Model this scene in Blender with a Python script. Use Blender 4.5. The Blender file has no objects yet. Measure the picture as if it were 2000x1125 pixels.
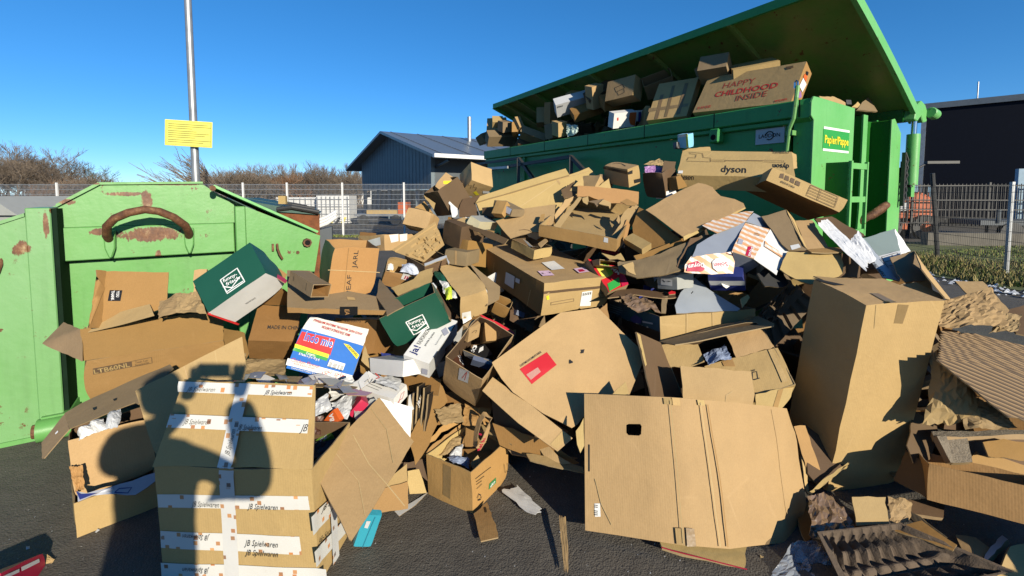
import bpy, bmesh, math, random
from mathutils import Vector, Matrix, Euler, noise
rad=math.radians
SC=bpy.context.scene
# ------------------------------------------------------------------ camera, sky, sun, exposure
cam=bpy.data.cameras.new('camera'); cam.sensor_width=36; cam.lens=16.2; cam.shift_y=-0.06125
cam.clip_start=.02; cam.clip_end=3000
co=bpy.data.objects.new('camera',cam); SC.collection.objects.link(co)
co.location=(0,0,1.65); co.rotation_euler=(rad(90-3.8),0,0); SC.camera=co
SUN=Vector((.648,-1,.385)).normalized()          # towards the sun
w=bpy.data.worlds.new('World'); SC.world=w; w.use_nodes=True
wn=w.node_tree.nodes; wl=w.node_tree.links; wn.clear()
sky=wn.new('ShaderNodeTexSky'); sky.sky_type='NISHITA'; sky.sun_disc=False
sky.sun_elevation=math.asin(SUN.z); sky.sun_rotation=math.atan2(SUN.x,SUN.y)
sky.altitude=0; sky.air_density=.68; sky.dust_density=0; sky.ozone_density=6.5
gm=wn.new('ShaderNodeGamma'); gm.inputs['Gamma'].default_value=.78
hs=wn.new('ShaderNodeHueSaturation'); hs.inputs['Saturation'].default_value=1.2; hs.inputs['Hue'].default_value=.500
bg=wn.new('ShaderNodeBackground'); bg.inputs['Strength'].default_value=.140
wo=wn.new('ShaderNodeOutputWorld')
wl.new(sky.outputs[0],gm.inputs['Color']); wl.new(gm.outputs[0],hs.inputs['Color']); wl.new(hs.outputs[0],bg.inputs[0]); wl.new(bg.outputs[0],wo.inputs[0])
sl=bpy.data.lights.new('sun','SUN'); sl.energy=5.0; sl.angle=rad(.53); sl.color=(1,.91,.74)
so=bpy.data.objects.new('sun',sl); SC.collection.objects.link(so)
so.rotation_euler=(-SUN).to_track_quat('-Z','Y').to_euler(); so.location=(8,-12,8)
vs=SC.view_settings; vs.view_transform='Standard'; vs.look='None'; vs.exposure=.72; vs.gamma=1; vs.use_curve_mapping=False
SC.cycles.max_bounces=6; SC.cycles.diffuse_bounces=3; SC.cycles.transparent_max_bounces=8
# ------------------------------------------------------------------ materials
MATS={}
def nodes(name):
    m=bpy.data.materials.new(name); m.use_nodes=True; nt=m.node_tree; nt.nodes.clear()
    b=nt.nodes.new('ShaderNodeBsdfPrincipled'); o=nt.nodes.new('ShaderNodeOutputMaterial'); nt.links.new(b.outputs[0],o.inputs[0])
    MATS[name]=m
    return m,nt,b
def N(nt,t,**k):
    n=nt.nodes.new(t)
    for a,v in k.items():
        if a in n.inputs: n.inputs[a].default_value=v
        else: setattr(n,a,v)
    return n
def ramp(nt,fac,stops):
    r=nt.nodes.new('ShaderNodeValToRGB'); e=r.color_ramp.elements
    while len(e)<len(stops): e.new(.5)
    for i,(p,c) in enumerate(stops): e[i].position=p; e[i].color=(c,c,c,1) if not hasattr(c,'__len__') else (*c[:3],1)
    nt.links.new(fac,r.inputs[0]); return r.outputs[0]
def mix(nt,fac,a,b,mode='MIX'):
    m=nt.nodes.new('ShaderNodeMix'); m.data_type='RGBA'; m.blend_type=mode
    for s,v in ((m.inputs[0],fac),(m.inputs[6],a),(m.inputs[7],b)):
        if hasattr(v,'is_output') or hasattr(v,'links'): nt.links.new(v,s)
        elif hasattr(v,'__len__'): s.default_value=(*v[:3],1)
        else: s.default_value=v
    return m.outputs[2]
def coord(nt,scale=(1,1,1)):
    tc=nt.nodes.new('ShaderNodeTexCoord'); mp=nt.nodes.new('ShaderNodeMapping'); mp.inputs['Scale'].default_value=scale
    nt.links.new(tc.outputs['Object'],mp.inputs[0]); return mp.outputs[0]
def tex(nt,vec,scale,detail=4,rough=.6,dist=0):
    t=N(nt,'ShaderNodeTexNoise',Scale=scale,Detail=detail,Roughness=rough,Distortion=dist); nt.links.new(vec,t.inputs['Vector']); return t.outputs[0]
def bump(nt,b,h,strength,dist=.01,prev=None):
    n=N(nt,'ShaderNodeBump',Strength=strength,Distance=dist); nt.links.new(h,n.inputs['Height'])
    if prev: nt.links.new(prev,n.inputs['Normal'])
    nt.links.new(n.outputs[0],b.inputs['Normal']); return n.outputs[0]
def kraft(name,col,rough=.75,flute=.08,stain=.25,var=.14,spec=.25):
    m,nt,b=nodes(name); v=coord(nt)
    n1=tex(nt,v,5,5,.65); n2=tex(nt,v,160,2,.6); n3=tex(nt,v,2.2,4,.7,.6)
    oi=nt.nodes.new('ShaderNodeObjectInfo')
    hv=nt.nodes.new('ShaderNodeHueSaturation'); hv.inputs['Color'].default_value=(*col,1)
    mr=N(nt,'ShaderNodeMapRange'); mr.inputs[3].default_value=1-var; mr.inputs[4].default_value=1+var; nt.links.new(oi.outputs['Random'],mr.inputs[0]); nt.links.new(mr.outputs[0],hv.inputs['Value'])
    c=mix(nt,ramp(nt,n1,[(.35,.93),(.7,1.03)]),(0,0,0),hv.outputs[0])
    c=mix(nt,1.0,c,ramp(nt,n2,[(.3,.95),(.7,1.035)]),'MULTIPLY')
    c=mix(nt,ramp(nt,n3,[(.60,0),(.78,stain)]),c,tuple(x*.55 for x in col))
    # fold and crush lines: thin straight creases where the liner is rubbed pale
    rv=N(nt,'ShaderNodeVectorMath',operation='ADD'); cv=nt.nodes.new('ShaderNodeCombineXYZ'); nt.links.new(oi.outputs['Random'],cv.inputs[0]); m9=N(nt,'ShaderNodeVectorMath',operation='SCALE'); nt.links.new(cv.outputs[0],m9.inputs[0]); m9.inputs['Scale'].default_value=37.; nt.links.new(v,rv.inputs[0]); nt.links.new(m9.outputs[0],rv.inputs[1])
    vo=N(nt,'ShaderNodeTexVoronoi',Scale=2.6); vo.feature='DISTANCE_TO_EDGE'; nt.links.new(rv.outputs[0],vo.inputs['Vector'])
    cr=ramp(nt,vo.outputs['Distance'],[(0,1),(.010,.6),(.022,0)]); gate=ramp(nt,n3,[(.50,0),(.62,1)]); cm=N(nt,'ShaderNodeMath',operation='MULTIPLY'); nt.links.new(cr,cm.inputs[0]); nt.links.new(gate,cm.inputs[1])
    cs_=N(nt,'ShaderNodeMath',operation='MULTIPLY'); nt.links.new(cm.outputs[0],cs_.inputs[0]); cs_.inputs[1].default_value=.16 if flute else 0
    c=mix(nt,cs_.outputs[0],c,tuple(min(.75,x*1.35+.04) for x in col))
    hn=N(nt,'ShaderNodeMapRange'); hn.inputs[3].default_value=.494; hn.inputs[4].default_value=.506; wn_=N(nt,'ShaderNodeTexWhiteNoise'); wn_.noise_dimensions='1D'; nt.links.new(oi.outputs['Random'],wn_.inputs['W']); nt.links.new(wn_.outputs[0],hn.inputs[0]); h2=nt.nodes.new('ShaderNodeHueSaturation'); nt.links.new(hn.outputs[0],h2.inputs['Hue']); nt.links.new(c,h2.inputs['Color']); c=h2.outputs[0]
    nt.links.new(c,b.inputs['Base Color']); b.inputs['Roughness'].default_value=rough; b.inputs['Specular IOR Level'].default_value=spec
    wv=N(nt,'ShaderNodeTexWave',Scale=30.,Distortion=.5,Detail=1); wv.bands_direction='X'; nt.links.new(v,wv.inputs['Vector'])
    p=bump(nt,b,wv.outputs[1],flute,.002); n4=tex(nt,v,9,3,.6); p=bump(nt,b,n4,.25,.02,p); p=bump(nt,b,n2,.03,.002,p); bump(nt,b,cm.outputs[0],.16 if flute else 0,.004,p)
    return m
def flat(name,col,rough=.55,var=.08,scale=6,spec=.4,metal=0,bmp=.05):
    col=tuple(x*.72 for x in col)
    m,nt,b=nodes(name); v=coord(nt); n1=tex(nt,v,scale,5,.6)
    c=mix(nt,ramp(nt,n1,[(.3,1-var*1.6),(.7,1+var)]),(0,0,0),col)
    nt.links.new(c,b.inputs['Base Color']); b.inputs['Roughness'].default_value=rough; b.inputs['Specular IOR Level'].default_value=spec; b.inputs['Metallic'].default_value=metal
    bump(nt,b,tex(nt,v,scale*4,4,.6),bmp,.01); return m
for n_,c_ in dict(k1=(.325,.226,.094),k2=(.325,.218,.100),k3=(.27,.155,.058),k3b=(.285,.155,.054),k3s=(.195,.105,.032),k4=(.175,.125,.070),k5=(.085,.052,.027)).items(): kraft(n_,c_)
kraft('k1p',(.26,.175,.08),flute=0,var=.05); kraft('k2p',(.24,.165,.08),flute=0)
kraft('edge',(.24,.17,.09),flute=0)
kraft('crease',(.34,.24,.12),flute=0,stain=0); kraft('k4t',(.19,.125,.058),rough=.3,flute=.03,spec=.5)
for n_,c_,r_ in (('wh',(.76,.75,.72),.5),('whs',(.5,.5,.48),.5),('whg',(.55,.56,.57),.5),('white',(.85,.85,.84),.5),('gy',(.36,.37,.35),.55),('slate',(.10,.12,.18),.5),('gr',(.012,.085,.052),.45),('olive_shade',(.10,.13,.05),.6),('blu',(.015,.15,.55),.4),('red',(.66,.03,.03),.4),('redc',(.55,.02,.03),.35),('crim',(.48,.012,.06),.45),('yel',(.85,.72,.03),.45),('yelg',(.72,.66,.10),.4),('grn',(.03,.33,.06),.45),('grn2',(.05,.22,.07),.5),('ink',(.02,.02,.02),.7),('black',(.012,.012,.013),.45),('inkbrown',(.12,.075,.04),.75),('redink',(.55,.04,.03),.65),('redink2',(.40,.06,.035),.7),('navyink',(.02,.03,.16),.6),('navy',(.03,.045,.22),.45),('cream',(.62,.55,.36),.6),('pink',(.76,.52,.66),.5),('pinkp',(.55,.33,.45),.5),('orgred',(.70,.13,.025),.45),('lime',(.55,.68,.05),.45),('lime2',(.22,.45,.04),.4),('bluegrey',(.27,.33,.47),.5),('turq',(.04,.33,.44),.4),('turqd',(.02,.17,.26),.5),('ltb',(.25,.58,.78),.4),('silver',(.40,.44,.49),.35),('wh_shade',(.27,.30,.36),.5),('gyg',(.20,.25,.235),.5),('brn',(.085,.035,.02),.45),('purp',(.30,.14,.36),.5),('mint',(.50,.62,.55),.4),('whb',(.55,.60,.72),.5),('bars',(.35,.36,.44),.5),('tealb',(.008,.085,.13),.4),('tealt',(.25,.45,.5),.5),('whp',(.45,.47,.53),.45),('tapek',(.03,.028,.026),.3),('hole',(.004,.004,.004),1.)):
    flat(n_,c_,r_,var=.05)
def pattern(name,base,stops):   # paper with small scattered printed shapes
    m,nt,b=nodes(name); v=coord(nt)
    vo=N(nt,'ShaderNodeTexVoronoi',Scale=30.,Randomness=1.); vo.distance='CHEBYCHEV'; nt.links.new(v,vo.inputs['Vector'])
    msk=ramp(nt,vo.outputs['Distance'],[(.0,1),(.25,1),(.28,0)]); sep=N(nt,'ShaderNodeSeparateColor'); nt.links.new(vo.outputs['Color'],sep.inputs[0])
    sel=ramp(nt,sep.outputs[0],[(.36,0),(.38,1)]); mm=N(nt,'ShaderNodeMath',operation='MULTIPLY'); nt.links.new(msk,mm.inputs[0]); nt.links.new(sel,mm.inputs[1])
    pc=ramp(nt,sep.outputs[1],stops)
    c=mix(nt,mm.outputs[0],base,pc); nt.links.new(c,b.inputs['Base Color']); b.inputs['Roughness'].default_value=.32
    bump(nt,b,tex(nt,v,14,4,.6),.2,.006); return m
pattern('tape',(.50,.49,.46),[(.0,(.42,.17,.06)),(.5,(.5,.22,.08)),(.6,(.2,.1,.06)),(1,(.55,.28,.12))]); pattern('tape2',(.46,.455,.44),[(.0,(.3,.15,.08)),(.5,(.42,.2,.08)),(.6,(.12,.09,.08)),(1,(.5,.25,.1))])
def stripes():
    m,nt,b=nodes('stripe'); v=coord(nt)
    a=N(nt,'ShaderNodeTexWave',Scale=6.); a.bands_direction='DIAGONAL'; nt.links.new(v,a.inputs['Vector'])
    a2=N(nt,'ShaderNodeTexWave',Scale=9.); a2.bands_direction='X'; nt.links.new(v,a2.inputs['Vector'])
    c=mix(nt,ramp(nt,a.outputs[1],[(.45,0),(.5,.8)]),(.54,.51,.48),(.48,.20,.04)); c=mix(nt,ramp(nt,a2.outputs[1],[(.6,0),(.66,.35)]),c,(.48,.26,.10))
    nt.links.new(c,b.inputs['Base Color']); b.inputs['Roughness'].default_value=.4
stripes()
def corr():
    m,nt,b=nodes('corr'); v=coord(nt); b.inputs['Roughness'].default_value=.8
    wv=N(nt,'ShaderNodeTexWave',Scale=16.,Distortion=.6,Detail=1); wv.bands_direction='Y'; nt.links.new(v,wv.inputs['Vector'])
    c=mix(nt,wv.outputs[1],(.09,.055,.027),(.21,.135,.065)); nt.links.new(c,b.inputs['Base Color']); bump(nt,b,wv.outputs[1],1.0,.012)
corr()
def film(name,col,alpha,rough=.12):
    m,nt,b=nodes(name); b.inputs['Base Color'].default_value=(*col,1); b.inputs['Roughness'].default_value=rough; b.inputs['Specular IOR Level'].default_value=.8; b.inputs['Alpha'].default_value=alpha
    v=coord(nt); bump(nt,b,tex(nt,v,7,3,.6),.4,.03)
film('film',(.6,.6,.6),1.0,.25); film('bfilm',(.16,.105,.065),.9,.12); film('cfilm',(.30,.33,.38),.38,.08); film('clear',(.5,.32,.26),.6,.15)
flat('pulp',(.24,.20,.15),.95,var=.25,scale=30,bmp=.9); flat('pulpd',(.125,.09,.062),.9,var=.2,scale=20,bmp=.4)
# ------------------------------------------------------------------ mesh helpers
COL=SC.collection
def link(name,me,mats,parent=None,loc=None,rot=None):
    o=bpy.data.objects.new(name,me); COL.objects.link(o)
    for m in (mats if isinstance(mats,(list,tuple)) else [mats]): me.materials.append(MATS[m] if isinstance(m,str) else m)
    if parent is not None: o.parent=parent
    if loc is not None: o.location=loc
    if rot: o.rotation_euler=rot
    return o
def tag(o,label=None,cat=None,group=None,kind=None):
    if label: o['label']=label
    if cat: o['category']=cat
    if group: o['group']=group
    if kind: o['kind']=kind
    return o
def empty(name,loc,rz=0,label=None,cat=None,group=None):
    o=bpy.data.objects.new(name,None); COL.objects.link(o); o.location=loc; o.rotation_euler=(0,0,rz); o.empty_display_size=.2
    return tag(o,label,cat,group)
class MB:
    def __init__(s): s.v=[]; s.f=[]; s.m=[]
    def add(s,vs,fs,mi=0):
        b=len(s.v); s.v+=[tuple(p) for p in vs]; s.f+=[tuple(b+i for i in f) for f in fs]; s.m+=[mi]*len(fs); return s
    def box(s,x0,x1,y0,y1,z0,z1,mi=0):
        return s.add([(x0,y0,z0),(x1,y0,z0),(x1,y1,z0),(x0,y1,z0),(x0,y0,z1),(x1,y0,z1),(x1,y1,z1),(x0,y1,z1)],[(0,3,2,1),(4,5,6,7),(0,1,5,4),(1,2,6,5),(2,3,7,6),(3,0,4,7)],mi)
    def bar(s,a,b,w,h=None,mi=0,up=(0,0,1)):
        a=Vector(a);b=Vector(b);d=(b-a).normalized();u=Vector(up)
        if abs(d.dot(u))>.95:u=Vector((1,0,0))
        x=d.cross(u).normalized();y=x.cross(d);h=h or w;q=[]
        for p in(a,b):
            for i,j in((-1,-1),(1,-1),(1,1),(-1,1)): q.append(p+x*(w/2*i)+y*(h/2*j))
        return s.add(q,[(3,2,1,0),(4,5,6,7),(0,1,5,4),(1,2,6,5),(2,3,7,6),(3,0,4,7)],mi)
    def tube(s,pts,r,n=10,mi=0,caps=True):
        pts=[Vector(p) for p in pts]; R=r if hasattr(r,'__len__') else [r]*len(pts); rings=[];px=None
        for i,p in enumerate(pts):
            d=(pts[min(i+1,len(pts)-1)]-pts[max(i-1,0)]).normalized()
            if px is None: px=d.orthogonal().normalized()
            px=(px-d*px.dot(d)).normalized(); y=d.cross(px)
            rings.append([p+(px*math.cos(2*math.pi*k/n)+y*math.sin(2*math.pi*k/n))*R[i] for k in range(n)])
        vs=[v for g in rings for v in g]; fs=[]
        for i in range(len(pts)-1):
            for k in range(n): fs.append((i*n+k,i*n+(k+1)%n,(i+1)*n+(k+1)%n,(i+1)*n+k))
        if caps: fs+=[tuple(range(n-1,-1,-1)),tuple(range((len(pts)-1)*n,len(pts)*n))]
        return s.add(vs,fs,mi)
    def prism(s,poly,y0,y1,mi=0):   # polygon in x,z extruded along y
        n=len(poly)
        return s.add([(x,y0,z) for x,z in poly]+[(x,y1,z) for x,z in poly],[tuple(range(n)),tuple(range(2*n-1,n-1,-1))]+[(i,i+n,(i+1)%n+n,(i+1)%n) for i in range(n)],mi)
    def build(s,name,mats,parent=None,loc=None,rot=None,smooth=False,bevel=0):
        me=bpy.data.meshes.new(name); me.from_pydata(s.v,[],s.f); me.polygons.foreach_set('material_index',s.m)
        if bevel:
            bm=bmesh.new(); bm.from_mesh(me); bmesh.ops.bevel(bm,geom=bm.edges[:],offset=bevel,segments=1,affect='EDGES'); bm.to_mesh(me); bm.free()
        if smooth:
            me.polygons.foreach_set('use_smooth',[True]*len(me.polygons)); me.set_sharp_from_angle(angle=rad(40))
        me.update(); return link(name,me,mats,parent,loc,rot)
RAISE=.0
def quad_sheet(name,pts,mat,z=0,kind='structure'):
    me=bpy.data.meshes.new(name); me.from_pydata([(x,y,z) for x,y in pts],[],[tuple(range(len(pts)))]); return tag(link(name,me,mat),kind=kind)
def asphalt():
    m,nt,b=nodes('asphalt'); v=coord(nt)
    n1=tex(nt,v,.7,6,.65); n2=tex(nt,v,90,3,.7); n3=tex(nt,v,7,5,.7)
    vo=N(nt,'ShaderNodeTexVoronoi',Scale=120.); nt.links.new(v,vo.inputs['Vector'])
    c=mix(nt,ramp(nt,n1,[(.3,0),(.7,1)]),(.072,.063,.050),(.105,.092,.073)); c=mix(nt,ramp(nt,n3,[(.45,0),(.75,.6)]),c,(.052,.044,.035))
    c=mix(nt,1.0,c,ramp(nt,vo.outputs['Distance'],[(.1,1.2),(.5,.85)]),'MULTIPLY')
    sp=tex(nt,v,55,1,.5); c=mix(nt,ramp(nt,sp,[(.77,0),(.80,.8)]),c,(.35,.33,.29))
    nt.links.new(c,b.inputs['Base Color']); b.inputs['Roughness'].default_value=.85
    p=bump(nt,b,vo.outputs['Distance'],.5,.005); bump(nt,b,n3,.3,.03,p)
asphalt()
quad_sheet('ground',[(-1500,-300),(1500,-300),(1500,2500),(-1500,2500)],'asphalt')
flat('shade_green',(.006,.02,.010),.8,var=.2,spec=.1)  # near-black green that holds the shade of the skip's channel
flat('grassbase',(.18,.20,.06),.95,var=.4,scale=3,bmp=.6)
flat('paving',(.16,.145,.12),.9,var=.2,scale=3)
flat('galv',(.42,.43,.44),.4,var=.15,metal=.6); flat('white_paint',(.75,.75,.74),.5,var=.05); flat('darksteel',(.035,.035,.035),.5,var=.2); flat('cladding',(.15,.19,.215),.5,var=.08,scale=2); flat('claddark',(.08,.095,.11),.6,scale=2); flat('roofmetal',(.15,.17,.19),.35,var=.1,spec=.5); flat('navywall',(.004,.006,.014),.7,var=.1,spec=.15); flat('chrome',(.7,.7,.7),.15,metal=1); flat('orange',(.55,.11,.02),.4,var=.25); flat('palebl',(.32,.45,.56),.5); flat('snow',(.72,.75,.80),.6,var=.2,scale=9,bmp=.4); flat('bark',(.16,.115,.075),.9,var=.2); flat('twig',(.175,.135,.10),.9,var=.25); flat('twigo',(.26,.14,.075),.9,var=.2); flat('sign',(.86,.80,.16),.4,var=.02); flat('skin',(.55,.32,.22),.5); flat('cloth',(.04,.05,.07),.9); flat('rustplain',(.20,.065,.02),.85,var=.35,scale=9,bmp=.5); flat('dkgreen',(.03,.09,.07),.55,var=.2)
# ---- paint with rust
def paint(name,col,fade,rust=.0,edge=None):
    if name not in('cside','lidin'): kk=.50 if name.startswith('green') else .66; col=tuple(x*kk for x in col); fade=tuple(x*kk for x in fade)
    m,nt,b=nodes(name); v=coord(nt)
    n1=tex(nt,v,1.4,5,.65); n2=tex(nt,v,11,5,.7); vs_=coord(nt,(14,14,1.2)); st=tex(nt,vs_,1.,4,.6)
    c=mix(nt,ramp(nt,n1,[(.3,0),(.72,1)]),col,fade); c=mix(nt,ramp(nt,st,[(.52,0),(.75,.22)]),c,tuple(x*.45 for x in col))
    rm=ramp(nt,n2,[(.64-rust,0),(.665-rust,1)]); mm=N(nt,'ShaderNodeMath',operation='MULTIPLY'); nt.links.new(rm,mm.inputs[0])
    n3=tex(nt,v,3.1,3,.6); nt.links.new(ramp(nt,n3,[(.47,0),(.55,1)]),mm.inputs[1])
    c=mix(nt,mm.outputs[0],c,(.09,.032,.010))
    if edge:   # rust spot: centre, radius (object coords)
        for (cx,cz,rx,rz) in edge:
            mp=N(nt,'ShaderNodeMapping'); tc=nt.nodes.new('ShaderNodeTexCoord'); nt.links.new(tc.outputs['Object'],mp.inputs[0]); mp.inputs['Location'].default_value=(-cx/rx,0,-cz/rz); mp.inputs['Scale'].default_value=(1/rx,0,1/rz)
            ln=N(nt,'ShaderNodeVectorMath',operation='LENGTH'); nt.links.new(mp.outputs[0],ln.inputs[0])
            ad=N(nt,'ShaderNodeMath',operation='ADD'); nt.links.new(ln.outputs['Value'],ad.inputs[0]); n5=tex(nt,coord(nt,(1,1,.45)),26,5,.75); s5=N(nt,'ShaderNodeMath',operation='MULTIPLY'); nt.links.new(n5,s5.inputs[0]); s5.inputs[1].default_value=1.8; nt.links.new(s5.outputs[0],ad.inputs[1])
            hf=N(nt,'ShaderNodeMath',operation='MULTIPLY'); nt.links.new(ad.outputs[0],hf.inputs[0]); hf.inputs[1].default_value=.5; msk=ramp(nt,hf.outputs[0],[(.78,1),(.84,0)]); c=mix(nt,msk,c,ramp(nt,n5,[(.3,(.05,.016,.006)),(.55,(.13,.052,.018)),(.7,(.27,.20,.10))]))
    nt.links.new(c,b.inputs['Base Color']); b.inputs['Roughness'].default_value=.42; b.inputs['Specular IOR Level'].default_value=.35
    p=bump(nt,b,n1,.15,.06); bump(nt,b,n2,.12,.01,p)
paint('green',(.165,.48,.115),(.22,.53,.17),.012); paint('greenb',(.18,.50,.125),(.23,.54,.18),.02,[(.05,1.35,.26,.07),(.07,1.19,.03,.05),(-.26,1.38,.08,.03)])
paint('greent',(.185,.50,.13),(.24,.54,.19),.02,[(.02,1.60,.05,.10),(-.12,1.655,.15,.02),(.02,1.73,.5,.012),(-.43,1.6,.07,.03)]); paint('greenl',(.21,.49,.16),(.27,.54,.23),.025,[(-.62,1.30,.06,.06),(-.44,1.55,.05,.05),(-.50,1.45,.02,.12)])
paint('cgreen',(.135,.46,.12),(.20,.53,.18),.0); paint('cdeep',(.012,.14,.012),(.016,.17,.015),.0); paint('cside',(.030,.21,.050),(.045,.25,.065),.0); paint('lidin',(.07,.22,.035),(.17,.17,.06),.03)  # cdeep, cside: darker copies of cgreen for its shaded sides and recesses
m_,nt_,b_=nodes('rust'); v_=coord(nt_); r_=tex(nt_,v_,18,6,.75); nt_.links.new(ramp(nt_,r_,[(.3,(.035,.012,.005)),(.5,(.095,.036,.013)),(.62,(.15,.07,.028)),(.72,(.28,.2,.1))]),b_.inputs['Base Color']); b_.inputs['Roughness'].default_value=.75; bump(nt_,b_,r_,.8,.01)
# ---- the light green skip at the left
SK=empty('skip',(-2.683,3.334,0),rad(33.5),'light green rusty waste skip with big arched rust handle at the left','skip')
W0,W1=-1.05,1.10
prof=[(-1.16,.0),(-1.16,1.30),(-.475,1.56),(-.24,1.722),(.37,1.735),(1.2,1.30),(1.0,.0)]
MB().prism([(-1.15,.02),(-1.15,1.27),(-.24,1.70),(.37,1.715),(1.19,1.27),(.99,.02)],.32,2.3).build('body','green',SK)
MB().prism([(-.49,.12),(.58,.12),(.58,1.16),(-.49,1.16)],.27,.32).build('lower_plate','green',SK)
MB().prism([(-.475,1.42),(.585,1.42),(.585,1.565),(.37,1.738),(-.24,1.724),(-.475,1.565)],.19,.32).build('upper_plate','greent',SK)
MB().box(-.492,.578,.17,.32,1.18,1.418).build('cross_beam','greenb',SK,bevel=.006)
MB().prism([(-1.16,.0),(-1.16,1.27),(-.722,1.453),(-.598,1.508),(-.598,.0)],.012,.32).build('side_panel','greenl',SK)
MB().box(-.597,-.473,.0,.32,.0,1.563).build('post','greenl',SK,bevel=.006)
MB().box(-.4728,-.450,.03,.3,.02,1.555).build('shade_strip','shade_green',SK)  # dark strip painted in for the shade beside the post
MB().box(.583,.655,.03,.32,.0,1.556).build('post','green',SK,bevel=.006)
MB().prism([(.657,.0),(.657,1.555),(1.221,1.289),(1.10,.597),(1.0,.0)],.045,.32).build('side_panel','green',SK)
lid=MB(); lid.prism([(.44,1.712),(.45,1.728),(1.20,1.335),(1.19,1.318)],.0,2.3); lid.prism([(.46,1.70),(.465,1.708),(1.19,1.312),(1.185,1.305)],.05,2.3); lid.build('lid_plate','cgreen',SK)
MB().tube([(.44,-.01,1.70),(.44,.06,1.70)],.022,10).build('hinge','rust',SK)
MB().prism([(-.25,1.722),(-.245,1.74),(.375,1.754),(.38,1.738)],.17,2.3).build('roof_edge','green',SK)
MB().prism([(-.475,1.565),(-.48,1.585),(-.25,1.742),(-.24,1.724)],.165,2.3).build('roof_edge','greent',SK)
MB().prism([(-1.16,1.27),(-1.16,1.292),(-.60,1.53),(-.598,1.508)],.0,2.3).build('roof_edge','greenl',SK)
hp=[(-.20,.18,1.30),(-.205,.06,1.36),(-.19,-.02,1.43),(-.14,-.07,1.485),(-.06,-.10,1.525),(.03,-.11,1.545),(.11,-.10,1.53),(.19,-.07,1.485),(.255,-.02,1.42),(.275,.06,1.36),(.27,.18,1.30)]
MB().tube(hp,.028,12).build('handle','rust',SK,smooth=True)
for x in (-.20,.272):
    MB().prism([(x-.035,1.39),(x+.035,1.39),(x+.03,1.26),(x+.008,1.19),(x-.008,1.19),(x-.03,1.26)],.11,.172).build('handle_bracket','greenb',SK,bevel=.008)
MB().tube([(1.109,.0,1.238),(1.109,.05,1.238)],.036,8).build('pipe_stub','rust',SK); MB().tube([(1.109,-.004,1.238),(1.109,.0,1.238)],.022,12).build('pipe_hole','hole',SK)
MB().tube([(1.035,.035,1.155),(1.035,.046,1.155)],.014,10).build('bolt','rust',SK)
for x,s in ((.856,1),(-.70,-1)):
    h=MB(); h.box(x-.02,x-.004,.02,.045,1.18,1.24); h.tube([(x+.02*s,.02,1.24),(x+.02*s,.0,1.20),(x+.035*s,.0,1.15),(x+.055*s,.01,1.11)],.009,6); h.build('rope_hook','rust',SK)
ft=MB(); ft.tube([(-.60,-.03,.075),(-.42,-.03,.075)],.075,14); ft.box(-.58,-.44,-.03,.3,.02,.16); ft.build('foot_roller','green',SK,smooth=True)
MB().tube([(-.625,-.03,.075),(-.60,-.03,.075)],.045,12).build('roller_axle','rust',SK)
MB().box(-1.16,-.6,.0,.3,.0,.03).build('base_rim','green',SK)
MB().box(-.48,-.455,.272,.30,.15,1.15).build('plate_edge','green',SK)
# ---- the big green roll-off container
CT=empty('roll_off_container',(3.119,4.8186,0),math.atan2(.5349,.8449),'large dark green roll-off container with raised lid and yellow Papier/Pappe lettering','container')
L=6.93;Wd=2.27
b=MB(); b.box(.03,Wd,.30,L,.22,2.44); 
b=MB(); b.box(.03,.07,.25,L,.20,2.40); b.build('side_wall','cside',CT)
MB().box(Wd-.05,Wd,.25,L,.20,2.64).build('side_wall','cside',CT)
MB().box(.07,Wd-.05,L-.05,L,.20,2.62).build('back_wall','cside',CT)
MB().box(.07,Wd-.05,.30,L-.05,.20,.28).build('floor','cside',CT)
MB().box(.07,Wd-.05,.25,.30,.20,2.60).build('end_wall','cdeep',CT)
rl=MB(); rl.box(-.06,.10,.13,L+.02,2.46,2.64); rl.box(-.03,.03,.2,L,2.40,2.46); rl.build('top_rail','cside',CT,bevel=.012)
for y in (.115,1.10,2.2,3.4,4.6,5.8): MB().box(-.062,-.056,y,y+.012,2.46,2.64).build('rail_seam','hole',CT)
for y in (1.02,):
    lg=MB(); lg.box(-.09,.03,y,y+.14,2.28,2.455); lg.build('lug','cside',CT,bevel=.02); MB().tube([(-.095,y+.07,2.35),(-.088,y+.07,2.35)],.035,12).build('lug_hole','hole',CT)
MB().box(-.01,.03,5.35,5.40,1.0,2.4).build('stiffener','cside',CT)
MB().box(-.02,.03,.25,L,.20,.34).build('bottom_rail','cside',CT)
# end wall details
pp=[(.0,.2),(.0,2.42),(-.06,2.46),(-.06,2.60),(-.02,2.66),(.12,2.66),(.92,2.63),(.92,1.95),(.86,.2)]
MB().prism(pp,.0,.022).build('corner_panel','cgreen',CT,bevel=.004); MB().prism([(x*.985+.006,z-.012 if z>1 else z) for x,z in pp],.023,.20).build('corner_shade_box','cside',CT)  # box behind the panel coloured darker to give its side shade
MB().box(1.42,1.54,.10,.12,1.5,2.62).build('rib','cgreen',CT); MB().box(1.425,1.535,.121,.25,.2,2.61).build('rib_shade_box','cdeep',CT); MB().prism([(1.42,1.5),(1.54,1.5),(1.46,.2),(1.32,.2)],.10,.12).build('rib','cgreen',CT)  # rib side gets its shade from the deeper green
MB().prism([(2.05,.2),(2.03,2.60),(2.12,2.62),(2.34,2.45),(2.34,1.9),(2.42,1.86),(2.42,1.3),(2.38,.2)],.02,.04).build('corner_post','cgreen',CT,bevel=.004); MB().prism([(2.055,.2),(2.04,2.59),(2.12,2.61),(2.30,2.45),(2.30,.2)],.041,.25).build('post_shade_box','cdeep',CT)  # box behind the post in deep green as its shaded side
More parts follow.
